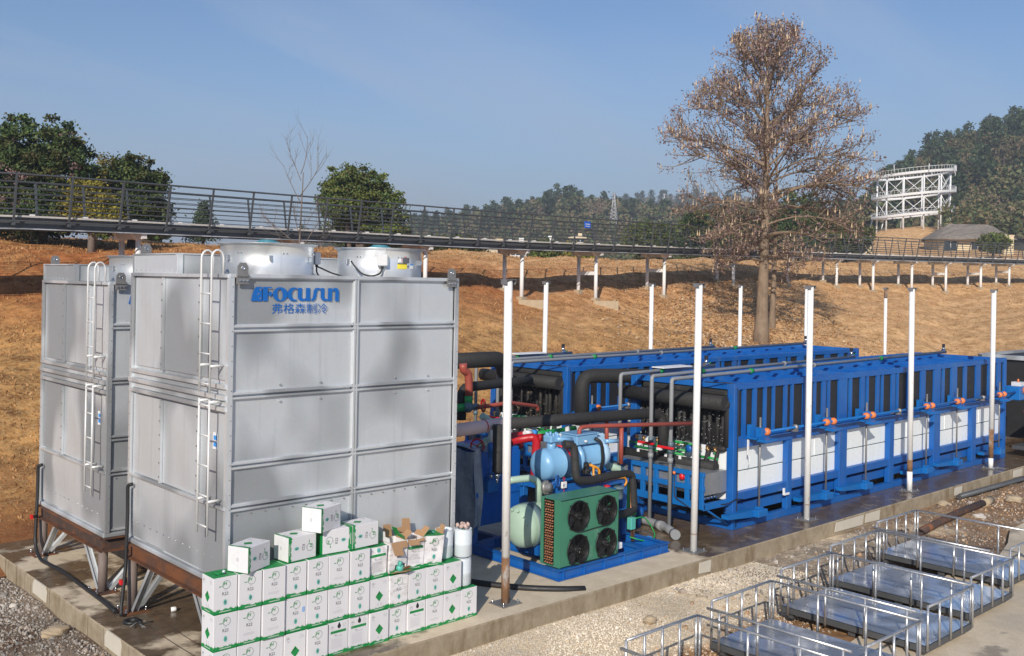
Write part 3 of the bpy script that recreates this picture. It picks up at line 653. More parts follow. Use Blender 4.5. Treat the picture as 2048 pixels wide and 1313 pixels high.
# pale fallen leaves under the big tree
C_ = []
tb = at(1527, 43.7)
while len(C_) < 9000:
    x = random.gauss(1480, 130); d = random.gauss(45, 5.5)
    if 33 < d < 57 and 1150 < x < 1800: C_.append(at(x, d, random.uniform(.02, .07)))
V, F = leaves(C_, RNG.uniform(.035, .085, len(C_)), .7, True)
kind(link('fallen_leaves', npmesh('fallen_leaves', V, F, ['litter'])), 'stuff')
for i, (x, y, r, lab) in enumerate(((110, 1264, .115, 'large tan rock on the grey gravel beside the left slab edge'), (1888, 1010, .12, 'pale rounded stone near the rusty pipe on the orange dirt'),
                               (2028, 1000, .16, 'large buff stone at the right frame edge on the orange dirt'), (1960, 1034, .10, 'small white stone beside the upper end of the rusty pipe'), (1300, 1240, .09, 'buff stone on the clay left of the nearest cage'), (28, 1212, .05, 'small white stone at the far left of the gravel'))):
    p = AZt(x, y, GZ+r*.4); g = G(); rr = random.Random(i+3)
    bm_v = IV*1.0; vs = []; fs = []
    # subdivided icosahedron with lumps
    import itertools
    cache = {}; V0 = [Vector(v).normalized() for v in IV]; F0 = [tuple(f) for f in IF]
    for _ in range(2):
        F1 = []
        for f in F0:
            mid = []
            for a_, b_ in ((0, 1), (1, 2), (2, 0)):
                k = tuple(sorted((f[a_], f[b_])))
                if k not in cache: cache[k] = len(V0); V0.append((V0[k[0]]+V0[k[1]]).normalized())
                mid.append(cache[k])
            F1 += [(f[0], mid[0], mid[2]), (f[1], mid[1], mid[0]), (f[2], mid[2], mid[1]), tuple(mid)]
        F0 = F1
    ph = [rr.uniform(0, 6) for _ in range(6)]
    vs = [Vector((v.x*1.35, v.y*.95, v.z*.62))*r*(1+.16*math.sin(3*v.x+ph[0])*math.cos(2.6*v.y+ph[1])+.09*math.sin(6*v.z+ph[2]+4*v.x)) for v in V0]
    g.add(vs, F0, 0, False); o = g.build('rock', 'stone_white' if 'white' in lab else 'rock', None, p, (0, 0, rr.uniform(0, 3))); tag(o, lab, 'rock')

# air
g = G(); g.box(-1700, 1700, -1200, 2200, -3.0, 70, 0)
hz = bpy.data.materials.new('haze'); hz.use_nodes = True; hz.node_tree.nodes.clear()
pv = hz.node_tree.nodes.new('ShaderNodeVolumePrincipled'); ho = hz.node_tree.nodes.new('ShaderNodeOutputMaterial')
pv.inputs['Color'].default_value = (.80, .88, 1, 1); pv.inputs['Density'].default_value = .0009; pv.inputs['Anisotropy'].default_value = .1
hz.node_tree.links.new(pv.outputs[0], ho.inputs['Volume']); MATS['haze'] = hz
try: hz.cycles.homogeneous_volume = True
except Exception: pass
kind(g.build('haze', 'haze'), 'stuff')
# ================================================================ cooling towers
def cooling_tower(x0, y0, dz, label, group):
    L, Wd = 3.27, 2.65; t = thing('cooling_tower', label, 'cooling tower', (x0, y0, 0), 0, group)
    zt = 4.37+dz; zb = .95+dz
    zs = [zb, 1.77+dz, 2.24+dz, 3.02+dz, 3.77+dz, zt]
    fr = .035
    # dark inner box so that the open joints read as seams
    core = G(); core.box(.03, L-.03, .03, Wd-.03, zb, zt-.02, 0); core.build('inner_casing', 'galvanised_rib', t)
    # front: two columns by five rows of sheet panels
    k = 0
    for ci, (xa, xb) in enumerate(((.05, 1.64), (1.70, L-.04))):
        for ri in range(5):
            g = G(); za, zb_ = zs[ri]+fr, zs[ri+1]-fr; k += 1
            g.bulge((xa, .012, za), (1, 0, 0), (0, 0, 1), xb-xa, zb_-za, .014, 0, 10, 8, k)
            # folded rim of the sheet
            for (p0, p1) in (((xa, za), (xb, za)), ((xa, zb_), (xb, zb_)), ((xa, za), (xa, zb_)), ((xb, za), (xb, zb_))):
                g.beam((p0[0], .006, p0[1]), (p1[0], .006, p1[1]), .03, .02, 1)
            if ri in (2, 3):
                for u in (.38, .72):
                    zz_ = (zb_-.06) if ri == 2 else (za+.06)
                    g.cyl((xa+u*(xb-xa), .012, zz_), (xa+u*(xb-xa), -.008, zz_), .013, 8, 1)
            if ri == 0:
                for u in range(9): g.cyl((xa+(u+.5)/9*(xb-xa), .012, zb_-.05), (xa+(u+.5)/9*(xb-xa), -.004, zb_-.05), .008, 6, 2)
            g.build('front_panel', ['galvanised_sheet', 'galvanised_rib', 'steel_plate'], t)
    for z in zs[1:-1]:
        for s_ in (-.024, .024):
            g = G(); g.box(0, L, -.025, .01, z+s_-.011, z+s_+.011, 0); g.build('front_rib', 'galvanised_rib', t)
    g = G(); g.box(0, L, -.035, .02, zt-.03, zt+.01, 0); g.build('top_rib', 'galvanised_rib', t)
    for x in (1.652, 1.688): 
        g = G(); g.box(x-.012, x+.012, -.026, .012, zb+.03, zt-.03, 0); g.build('seam_rib', 'galvanised_rib', t)
    for x in (.02, L-.02):
        g = G(); g.box(x-.03, x+.03, -.03, .03, zb, zt, 0)
        for i in range(20): g.cyl((x+.012, -.03, zb+.15+i*.165), (x+.012, -.036, zb+.15+i*.165), .006, 6, 1)
        g.build('corner_post', ['galvanised_rib', 'steel_plate'], t)
    # left flank: sheets split by upright folds, two ledges half way up
    lz = [(1.77+dz, 2.83+dz), (3.16+dz, zt-.03)]
    yd = [0.04, .68, 1.70, Wd-.04]
    for (za, zb_) in lz:
        for i in range(3):
            k += 1; g = G(); a, b = yd[i]+.03, yd[i+1]-.03
            g.bulge((-.012+.024, b, za+.03), (0, -1, 0), (0, 0, 1), b-a, zb_-za-.05, .016, 0, 8, 10, 40+k); g.build('side_panel', 'galvanised_sheet', t)
        for i in (1, 2):
            g = G(); g.box(-.022, .02, yd[i]-.022, yd[i]+.022, za+.02, zb_-.02, 0)
            for j in range(6):
                zz_ = za+.1+j*(zb_-za-.2)/5; g.cyl((-.02, yd[i], zz_), (-.03, yd[i], zz_), .012, 7, 1)
            g.build('side_fold', ['galvanised_sheet', 'steel_plate'], t)
    k += 1; g = G(); g.bulge((.012, Wd-.08, zb+.03), (0, -1, 0), (0, 0, 1), Wd-.14, 1.77+dz-zb-.06, .02, 0, 10, 6, 80+k)
    for j in range(12): g.cyl((.01, .3+j*.19, zb+.22-.0*j), (-.002, .3+j*.19, zb+.22), .008, 6, 1)
    g.build('side_basin_panel', ['galvanised_sheet', 'galvanised_rib'], t)
    for z, h_, dpt in ((1.77+dz, .03, .03), (2.87+dz, .045, .035), (3.0+dz, .05, .045), (3.12+dz, .045, .035), (zt-.015, .04, .03)):
        g = G(); g.box(-dpt, .012, 0, Wd, z-h_/2, z+h_/2, 0); g.build('side_ledge', 'galvanised_rib', t)
    g = G(); g.box(.0, .014, .04, Wd-.04, 2.9+dz, 2.98+dz, 0); g.box(.0, .014, .04, Wd-.04, 3.03+dz, 3.1+dz, 0); g.build('side_ledge_sheet', 'galvanised_sheet', t)
    g = G(); g.box(-.025, .03, Wd-.05, Wd+.01, zb, zt, 0)
    for i in range(22): g.cyl((-.025, Wd-.02, zb+.1+i*.15), (-.032, Wd-.02, zb+.1+i*.15), .007, 6, 1)
    g.build('corner_post', ['galvanised_rib', 'steel_plate'], t)
    # skirt under the casing, rusty base frame, pipe legs with braces
    g = G(); g.box(-.03, L+.02, -.03, Wd+.02, zb-.06, zb-.0, 0, None, .012); g.build('skirt', 'galvanised_sheet', t)
    zc0, zc1 = zb-.25, zb-.062
    def channel(p0, p1, name='base_beam'):
        g = G(); p0 = Vector(p0); p1 = Vector(p1); d = (p1-p0).normalized(); side = d.cross(Vector((0, 0, 1)))
        mid = (zc0+zc1)/2
        for q in (p0, p1): q.z = 0
        a, b = p0+Vector((0, 0, mid)), p1+Vector((0, 0, mid)); g.beam(a+side*-.03, b+side*-.03, .012, zc1-zc0, 1)
        g.beam(a+Vector((0, 0, -(zc1-zc0)/2+.007)), b+Vector((0, 0, -(zc1-zc0)/2+.007)), .09, .014, 0); g.beam(a+Vector((0, 0, (zc1-zc0)/2-.007)), b+Vector((0, 0, (zc1-zc0)/2-.007)), .09, .014, 0)
        g.build(name, ['rust', 'rust_dark' if dz < -.05 else 'rust'], t)
    channel((-.02, Wd-.02, 0), (-.02, .03, 0)); channel((L, .03, 0), (L, Wd-.02, 0)); channel((-.02, .0, 0), (L, .0, 0)); channel((L, Wd, 0), (0, Wd, 0))
    for (lx, ly) in ((.02, .1), (.02, Wd-.1), (L-.06, .1), (L-.06, Wd-.1), (L/2, .1), (L/2, Wd-.1)):
        g = G(); g.cyl((lx, ly, .012), (lx, ly, zc0), .062, 16, 0); g.build('leg', 'leg_primer', t)
        bp = G(); bp.box(lx-.17, lx+.17, ly-.17, ly+.17, .001, .014, 0)
        bpo = bp.build('base_plate', 'rust', t)
        for sx in (-.13, .13):
            for sy in (-.13, .13):
                b_ = G(); b_.cyl((lx+sx, ly+sy, .014), (lx+sx, ly+sy, .075), .009, 8, 0); b_.cyl((lx+sx, ly+sy, .016), (lx+sx, ly+sy, .034), .02, 6, 0); b_.build('anchor_bolt', 'chrome', bpo)
        sx = 1 if lx < 1 else (-1 if lx > 2 else 0); sy = 1 if ly < 1 else -1
        for (ddx, ddy) in ([(0, sy*.62)] + ([(sx*.62, 0)] if sx else [])):
            g = G(); a = Vector((lx+.09*(1 if ddx > 0 else -1 if ddx else 0), ly+.09*(1 if ddy > 0 else -1 if ddy else 0), .02)); b = Vector((lx+ddx, ly+ddy, zc0-.002))
            dd = (b-a).normalized(); sd_ = dd.cross(Vector((0, 0, 1))).normalized()
            g.beam(a, b, .075, .006, 0, sd_.cross(dd)); g.beam(a+sd_*.036, b+sd_*.036, .006, .05, 0); g.beam(a-sd_*.036, b-sd_*.036, .006, .05, 0)
            g.build('brace', 'galvanised_sheet', t)
    # ladder in two lengths on the left flank
    def ladder(za, zb_, hoop):
        ya, yb = .12, .37; X = -.15
        rails = G()
        for y in (ya, yb):
            pts = [(X, y, za), (X, y, zb_)]
            if hoop:
                pts = [(X, y, za), (X, y, zb_-.09)]+[(X+.07-.07*math.cos(a_), y, zb_-.09+.09*math.sin(a_)) for a_ in np.linspace(.3, math.pi, 7)]+[(X+.14, y, zt+.005)]
            rails.tube(pts, .013, 8, 0)
        o = rails.build('ladder', 'ladder_white', t)
        nr_ = int((min(zb_, zt-.05)-za-.1)/.335)+1
        for i in range(nr_):
            z = za+.1+i*.335; g = G(); g.cyl((X, ya, z), (X, yb, z), .010, 7, 0); g.build('rung', 'ladder_white', o)
        for z in ((za+.3,) if hoop else (zb_-.03, za+.38)):
            for y in (ya, yb): g = G(); g.cyl((X, y, z), (.0, y, z), .016, 8, 0); g.build('standoff', 'ladder_white', o)
    ladder(3.05+dz, 4.64+dz, True); ladder(1.47+dz, 2.98+dz, False)
    g = G(); o_ = (-.001, .30, 2.42+dz); g.rect((-.003+.0, .30, 2.40+dz), (0, -1, 0), (0, 0, 1), -.02, .10, 0, .19, 0); 
    for j in range(2): g.rect((-.0045, .30, 2.43+dz+j*.075), (0, -1, 0), (0, 0, 1), 0, .085, 0, .05, 1)
    g.build('blue_label', ['label_white', 'label_blue'], t)
    # plenum box along the back, roof sheet
    g = G(); g.box(.0, L, .02, Wd, zt-.01, zt+.002, 0); g.build('roof_sheet', 'galvanised_sheet', t)
    g = G(); g.box(0.0, L, 1.33, Wd, zt, zt+.235, 0, None, .008); g.box(-.012, L+.01, 1.32, Wd+.01, zt+.235, zt+.252, 1)
    g.box(-.012, .0, 1.32, 1.36, zt, zt+.235, 1); g.box(-.012, .0, Wd-.04, Wd, zt, zt+.235, 1); g.box(-.008, .06, 1.312, 1.33, zt, zt+.235, 1)
    for j in range(8): g.cyl((0, 1.5+j*.15, zt+.04), (-.006, 1.5+j*.15, zt+.04), .007, 6, 1)
    g.build('plenum', ['galvanised_sheet', 'galvanised_rib'], t)
    # two fan stacks
    for fi, fx_ in enumerate((.83, 2.48)):
        cxx, cyy = fx_, .66; g = G()
        g.lathe([(.575, 0), (.575, .012), (.55, .012), (.55, .34), (.565, .36), (.60, .372), (.60, .378), (.585, .378), (.55, .365), (.535, .34), (.535, .03)], (cxx, cyy, zt), (0, 0, 1), 48, 0)
        st = g.build('fan_stack', 'fan_zinc', t)
        g = G(); g.box(cxx-.045+.5, cxx+.045+.5, cyy-.03, cyy+.03, 0, .001, 0)
        g = G(); a_ = rad(-118); ex_, ey_ = cxx+.551*math.cos(a_), cyy+.551*math.sin(a_)
        for a_ in (rad(-60), rad(-115), rad(-170), rad(20)):
            d_ = Vector((math.cos(a_), math.sin(a_), 0)); tt_ = Vector((-d_.y, d_.x, 0)); p = Vector((cxx, cyy, zt+.2))+d_*.55
            g.prism([(-.012, -.035), (.05, -.03), (.06, 0), (.05, .03), (-.012, .035)], p-tt_*.004, d_, (0, 0, 1), .008, 0)
            g.box(-.01, .012, -.02, .02, -.03, .03, 0, Matrix.Translation(p) @ Matrix.Rotation(a_, 4, 'Z'))
            for q in (.1, -.1): 
                p2 = Vector((cxx, cyy, zt+.26))+Vector((math.cos(a_+.3+q*.4), math.sin(a_+.3+q*.4), 0))*.55; g.cyl(p2, p2+d_*.012, .01, 6, 0)
        g.build('stack_bracket', 'chrome', st)
        g = G(); g.box(cxx-.53, cxx+.53, cyy-.03, cyy+.03, zt+.30, zt+.325, 0); g.box(cxx-.03, cxx+.03, cyy-.53, cyy+.53, zt+.30, zt+.325, 0)
        g.cyl((cxx, cyy, zt+.325), (cxx, cyy, zt+.415), .12, 20, 1); g.cyl((cxx, cyy, zt+.415), (cxx, cyy, zt+.43), .10, 20, 1)
        for j in range(14):
            a_ = j*2*math.pi/14; g.box(-.004, .004, .12, .14, zt+.33, zt+.405, 1, Matrix.Translation((cxx, cyy, 0)) @ Matrix.Rotation(a_, 4, 'Z'))
        for j in range(4): g.box(.12, .16, -.015, .015, zt+.345, zt+.375, 2, Matrix.Translation((cxx, cyy, 0)) @ Matrix.Rotation(j*1.57+.4, 4, 'Z'))
        g.build('fan_motor', ['galvanised_rib', 'motor_teal', 'fan_zinc'], t)
        for j in range(6):
            a_ = j*math.pi/3; gb = G(); T = Matrix.Translation((cxx, cyy, zt+.2)) @ Matrix.Rotation(a_, 4, 'Z') @ Matrix.Rotation(.5, 4, 'X'); gb.box(.1, .51, -.08, .08, -.004, .004, 0, T); gb.build('fan_blade', 'fan_black', t)
        # junction box with its cable
        a_ = rad(-22) if fi == 0 else rad(-122); d_ = Vector((math.cos(a_), math.sin(a_), 0)); p = Vector((cxx, cyy, zt+.22))+d_*.56
        g = G(); g.box(-.0, .075, -.07, .07, -.075, .075, 0, Matrix.Translation(p) @ Matrix.Rotation(a_, 4, 'Z'), .012)
        jb = g.build('junction_box', 'box_grey', st)
        g = G(); q = p+d_*.035-Vector((0, 0, .075)); tt_ = Vector((d_.y, -d_.x, 0)); g.cyl(q, q-Vector((0, 0, .03)), .018, 8, 0)
        if fi: g.tube([q-Vector((0, 0, .02)), q-Vector((.02, 0, .09)), q+Vector((-.13, .01, -.135)), q+Vector((-.25, .08, -.11)), q+Vector((-.32, .17, .01)), q+Vector((-.335, .2, .055))], .011, 7, 0, fillet=.06)
        else: g.tube([q, q-Vector((0, 0, .10)), q+Vector((.1, .02, -.19))], .010, 7, 0, fillet=.03); g.tube([q-Vector((0, 0, .02)), q+Vector((.25, .05, -.10)), q+Vector((.5, .1, -.15))], .010, 7, 0, fillet=.05)
        g.build('cable', 'black_rubber', jb)
        if fi == 1:
            g = G()
            def on(a0, a1, z0, z1, m):
                vs = []; ns_ = 5
                for i in range(ns_+1):
                    a2 = rad(a0+(a1-a0)*i/ns_); vs += [(cxx+.553*math.cos(a2), cyy+.553*math.sin(a2), zt+z0), (cxx+.553*math.cos(a2), cyy+.553*math.sin(a2), zt+z1)]
                g.add(vs, [(2*i, 2*i+2, 2*i+3, 2*i+1) for i in range(ns_)], m)
            on(-101, -86, .115, .185, 0); on(-101, -86, .172, .187, 3); on(-93, -82, .19, .26, 4); on(-100, -94, .20, .25, 1); on(-80, -74, .165, .182, 2); on(-80, -74, .12, .162, 1); on(-85.4, -82.4, .145, .152, 3); on(-84.2, -83.6, .125, .172, 3); on(-91, -86, .266, .272, 5); on(-95, -94.3, .20, .25, 5)
            g.build('rating_label', ['label_yellow', 'label_white', 'label_blue', 'print_black', 'print_grey', 'red_plastic'], st)
    # lifting lugs
    for (lx, ly, ax_) in ((.14, -.038, 0), (L-.13, -.038, 0), (.14, Wd-.06, 1), (L-.13, Wd-.06, 1)):
        g = G(); zt0 = zt; zt = zt+.252*ax_; g.prism([(-.065, 0), (.065, 0), (.065, .09), (.035, .135), (-.035, .135), (-.065, .09)], (lx, ly, zt+.0), (1, 0, 0), (0, 0, 1), .012, 0)
        g.box(lx-.075, lx+.075, ly-.014, ly+.002, zt-.105, zt-.02, 0); g.box(lx-.075, lx+.075, ly-.03, ly+.0, zt-.02, zt-.0, 0)
        for j in (-.045, 0, .045): g.cyl((lx+j, ly-.014, zt-.062), (lx+j, ly-.03, zt-.062), .013, 8, 1)
        g.torus((lx, ly-.013, zt+.075), (0, 1, 0), .021, .006, 14, 5, 1); g.disc((lx, ly-.0135, zt+.075), (1, 0, 0), (0, 0, 1), 0, 0, .02, .02, 1)
        zt = zt0; g.build('lifting_lug', ['steel_plate', 'chrome'], t)
    # painted trade mark and the characters beneath it
    g = G(); sc = 1.16/1505; o = Vector((.265, .012-.018, 4.075+dz)); ux, uy = Vector((sc, 0, 0)), Vector((0, 0, sc*1.02))
    def E_(cx_, cy_, rx, ry, n=26, a0=0, a1=360, tilt=0): 
        return [(cx_+rx*math.cos(rad(a0+(a1-a0)*i/n))+tilt*ry*math.sin(rad(a0+(a1-a0)*i/n)), cy_+ry*math.sin(rad(a0+(a1-a0)*i/n))) for i in range(n+(0 if a1-a0 == 360 else 1))]
    X0 = 170
    shp = [[[(170, 0), (345, 0), (345, 205), (255, 205), (222, 178), (200, 130), (185, 70)]],
           [[(358, 0), (440, 0), (440, 186), (505, 186), (512, 205), (358, 205)]], [[(440, 105), (480, 65), (518, 105), (480, 148)]],
           [E_(648, 100, 126, 104), E_(643, 96, 44, 80, tilt=-.12)],
           [E_(880, 100, 112, 104, 24, 62, 298)+E_(905, 100, 62, 78, 24, 292, 68)],
           [[(945, 197), (1017, 197), (1017, 62), (1030, 40), (1060, 34), (1085, 48), (1085, 197), (1160, 197), (1160, 0), (1085, 0), (1085, 14), (1040, 0), (985, 6), (955, 28), (945, 62)]],
           [[(1165, 12), (1195, 0), (1230, 8), (1258, 34), (1272, 80), (1280, 140), (1296, 168), (1340, 172), (1340, 190), (1300, 202), (1250, 194), (1222, 160), (1212, 90), (1202, 46), (1185, 28)]],
           [[(1345, 197), (1412, 197), (1412, 62), (1425, 36), (1462, 30), (1475, 40), (1475, 197), (1548, 197), (1548, 178), (1590, 203), (1640, 200), (1668, 176), (1676, 135), (1676, 0), (1606, 0), (1606, 138), (1596, 160), (1570, 158), (1548, 138), (1548, 0), (1475, 0), (1475, 12), (1440, 0), (1392, 4), (1360, 26), (1345, 62)]]]
    for L_ in shp:
        r_ = fill2d([[(x-X0, y) for x, y in lp] for lp in L_]); g.flat(r_, o, ux, uy, 0)
    for (sx_, sy_, sr) in ((318, 165, 20), (288, 105, 18), (318, 42, 18)):
        for a_ in (0, 60, 120):
            c_, s_ = math.cos(rad(a_)), math.sin(rad(a_)); q = 1.7
            g.flat(([(sx_-X0-sr*c_-q*s_, sy_-sr*s_+q*c_), (sx_-X0+sr*c_-q*s_, sy_+sr*s_+q*c_), (sx_-X0+sr*c_+q*s_, sy_+sr*s_-q*c_), (sx_-X0-sr*c_+q*s_, sy_-sr*s_-q*c_)], [(0, 3, 2, 1)]), o-Vector((0, .002, 0)), ux, uy, 1)
    vs, fs, wd = text2d('弗格森制冷', .145, 0, .0)
    if vs: k_ = .74/wd; g.flat(([(x*k_, y*k_*.86) for x, y in vs], fs), (.53, .012-.018, 3.93+dz), (1, 0, 0), (0, 0, 1), 0)
    g.build('painted_logo', ['logo_blue', 'galvanised_sheet'], t)
    # back and right flanks
    g = G()
    for z in zs[1:-1]: g.box(L, L+.025, 0, Wd, z-.03, z+.03, 1); g.box(0, L, Wd, Wd+.02, z-.03, z+.03, 1)
    g.box(L-.03, L+.0, .03, Wd-.03, zb, zt, 0); g.build('far_panel', ['galvanised_sheet', 'galvanised_rib'], t)
    return t
cooling_tower(5.2, 10.22, 0, 'large galvanised cooling tower nearest the stacked cartons, its blue mark in full view', 'galvanised cooling towers on the slab')
cooling_tower(5.2, 13.68, -.13, 'galvanised cooling tower standing behind the nearer one at the left', 'galvanised cooling towers on the slab')

def pipe(name, label, pts, r, m, cat='pipe', fillet=0., n=10, group=None, extra=None):
    g = G(); p0 = Vector(pts[0]); g.tube([Vector(p)-p0 for p in pts], r, n, 0, fillet=fillet)
    if extra: extra(g, p0)
    o = g.build(name, m if isinstance(m, list) else [m], None, p0); tag(o, label, cat, group); return o
def band(g, p, d, r, wd, m): d = Vector(d).normalized()*wd/2; g.cyl(Vector(p)-d, Vector(p)+d, r, 14, m)
def elbow_band(m=1, r=.03, pts=()):
    def f(g, p0):
        for (p, d) in pts: band(g, Vector(p)-p0, d, r, .05, m)
    return f
pipe('drain_hose', 'black drain hose hanging down the left corner of the near tower', [(5.16, 12.68, 1.66), (5.125, 12.74, 1.64), (5.13, 12.74, 1.3), (5.10, 12.70, .6), (5.02, 12.62, .12), (5.0, 12.56, .03)], .024, 'black_rubber', 'hose', .06)
pipe('drain_hose', 'black drain hose down the far tower corner, curling across the slab', [(5.16, 16.14, 1.40), (5.12, 16.2, 1.38), (5.12, 16.2, 1.0), (5.06, 16.1, .2), (5.04, 15.8, .03), (5.1, 15.0, .03), (5.06, 13.9, .03), (5.03, 13.1, .03), (5.0, 12.75, .03)], .026, 'black_rubber', 'hose', .25)
for k, (p, lab) in enumerate((((5.10, 12.69, .42), 'red hose clamp valve on the hose beside the near tower leg'), ((5.08, 16.14, .62), 'red hose clamp valve on the hose beside the far tower leg'))):
    g = G(); g.cyl((-.06, 0, 0), (.01, 0, 0), .022, 10, 0); g.box(-.075, -.05, -.035, .035, -.03, .03, 1); tag(g.build('hose_valve', ['black_rubber', 'red_plastic'], None, p), lab, 'valve')
g = G(); g.lathe([(.055, 0), (.055, .035), (.1, .035), (.1, 0), (.055, 0)], (0, 0, 0), (0, 0, 1), 20, 0); tag(g.build('rubber_ring', 'black_rubber', None, AZt(263, 1246, .002)), 'black rubber ring lying on the wet slab in front of the near tower leg', 'rubber ring')
g = G()
for k in range(9):
    a = random.uniform(0, 6.28); g.tube([(0, 0, .01), (.07*math.cos(a), .07*math.sin(a), .03), (.15*math.cos(a+.6), .15*math.sin(a+.6), .008)], .006, 5, k % 2)
tag(g.build('scrap_wire', ['black_rubber', 'steel_plate'], None, AZt(284, 1250, 0)), 'tangle of black scrap wire beside the rubber ring on the slab', 'scrap')
g = G(); g.lathe([(.0, 0), (.03, 0), (.03, .06), (.024, .065), (0, .065)], (0, 0, .03), (1, -.3, 0), 14, 0); g.lathe([(0, .0651), (.028, .0651), (.028, .07), (0, .07)], (0, 0, .03), (1, -.3, 0), 14, 1)
tag(g.build('tape_roll', ['label_white', 'black_rubber'], None, AZt(342, 1224, 0)), 'small white cup lying on its side on the slab under the near tower', 'cup')

# ================================================================ refrigerant cartons
CW, CH = .272, .385
def grass_strip(g, o, ux, m, seed, W=CW, vertical=False):
    r = random.Random(seed); o = Vector(o); uz = Vector((0, 0, 1)); pts = [(-W/2, .0), (W/2, .0)]
    top = []; x = W/2
    hs = .036
    while x > -W/2:
        hs = min(.047, max(.030, hs+r.uniform(-.007, .007))); sp_ = r.random() < .4
        top.append((x, hs)); 
        if sp_: top += [(x-.0015, hs+r.uniform(.008, .02)), (x-.003, hs)]
        x -= r.uniform(.003, .008)
    top.append((-W/2, hs)); g.flat(fill2d([pts+top]), o, ux, uz, m)
    for i in range(12): g.flat(([(-.065+i*.011, .012), (-.058+i*.011, .012), (-.055+i*.011, .022), (-.062+i*.011, .022)], [(0, 1, 2, 3)]), o+Vector(ux).cross(uz)*.0006, ux, uz, 4)
def print_face(g, o, ux, design, seed):
    # materials: 0 green 1 teal 2 grey 3 black 4 white 5 ring 6 pale
    o = Vector(o); ux = Vector(ux); uz = Vector((0, 0, 1)); nn = ux.cross(uz)
    def txt(t, x, z, size, m, sh=0., b=0., center=True):
        vs, fs, wd = text2d(t, size, sh, b); g.flat((vs, fs), o+ux*(x-(wd/2 if center else 0))+uz*z+nn*.0004, ux, uz, m)
    def lines(x, z, n_, wd, dz=.008, m=6):
        r = random.Random(seed+int(z*999))
        for i in range(n_):
            xx = x
            while xx < x+wd-.01:
                k = r.uniform(.008, .03); g.rect(o+nn*.0004, ux, uz, xx, min(xx+k, x+wd), z-i*dz, z-i*dz+.003, m); xx += k+.004
    grass_strip(g, o, ux, 0, seed)
    if design in 'AT':
        g.ring(o, ux, uz, 0.012, .296, .041, .0455, 5, 36, -165, 150)
        txt('JH', -.010, .280, .050, 0, .2, .022); g.rect(o+nn*.0004, ux, uz, -.072, -.046, .279, .288, 0)
        lines(-.016, .240, 1, .034, m=2); txt('R22', 0, .188, .046, 2, 0, .008); lines(-.015, .182, 1, .032, m=6)
        if design == 'A':
            g.ring(o, ux, uz, 0, .112, .0365, .0375, 6, 26); g.disc(o+nn*.0005, ux, uz, 0, .112, .020, .030, 1); g.disc(o+nn*.0008, ux, uz, .002, .112, .008, .014, 2 if seed % 2 else 5)
        else: lines(-.03, .148, 1, .06, m=6); lines(-.07, .118, 4, .13, m=6)
    elif design == 'D':
        g.flat(([(0, .105), (.055, .168), (0, .231), (-.055, .168)], [(0, 1, 2, 3)]), o+nn*.0004, ux, uz, 0); g.flat(([(-.028, .185), (.0, .210), (.012, .208), (-.02, .18)], [(0, 1, 2, 3)]), o+nn*.0008, ux, uz, 3)
        g.ring(o, ux, uz, -.088, .322, .021, .0225, 2, 22); txt('JH', -.090, .316, .019, 3, .45, .02); lines(-.10, .288, 1, .024, m=2)
        txt('R22', .082, .325, .030, 6, 0, .004); lines(.055, .316, 2, .055, m=6)
        for k in (-.018, .030): 
            g.rect(o+nn*.0004, ux, uz, k-.011, k+.011, .060, .088, 6)
            g.rect(o+nn*.0008, ux, uz, k-.007, k+.007, .068, .084, 4); lines(k-.006, .074, 1, .012, m=2)
        lines(.085, .078, 1, .03, m=6)
    elif design in 'CH':
        g.disc(o+nn*.0004, ux, uz, 0.01, .325, .023, .027, 3 if design == 'C' else 1)
        if design == 'C': g.flat(([(-.004, .345), (.024, .345), (.01, .375)], [(0, 1, 2)]), o+nn*.0004, ux, uz, 3)
        g.ring(o, ux, uz, -.082, .318, .021, .0225, 2, 22); txt('JH', -.084, .312, .018, 3, .45, .02); g.ring(o, ux, uz, .082, .33, .015, .0165, 2, 18); lines(.06, .30, 1, .045, m=6)
        g.rect(o+nn*.0004, ux, uz, -.105, .105, .250, .280, 0); txt('R22', -.088, .257, .016, 4, center=False); lines(.05, .268, 1, .045, m=4)
        txt('R22', -.035, .222, .016, 3, 0, .01); lines(.0, .226, 1, .05, m=6); lines(-.04, .210, 1, .10, m=2); lines(-.095, .185, 12, .15, .010, m=6)
PM = ['print_green', 'print_teal', 'print_grey', 'print_black', 'carton_white', 'print_ring', 'print_pale']
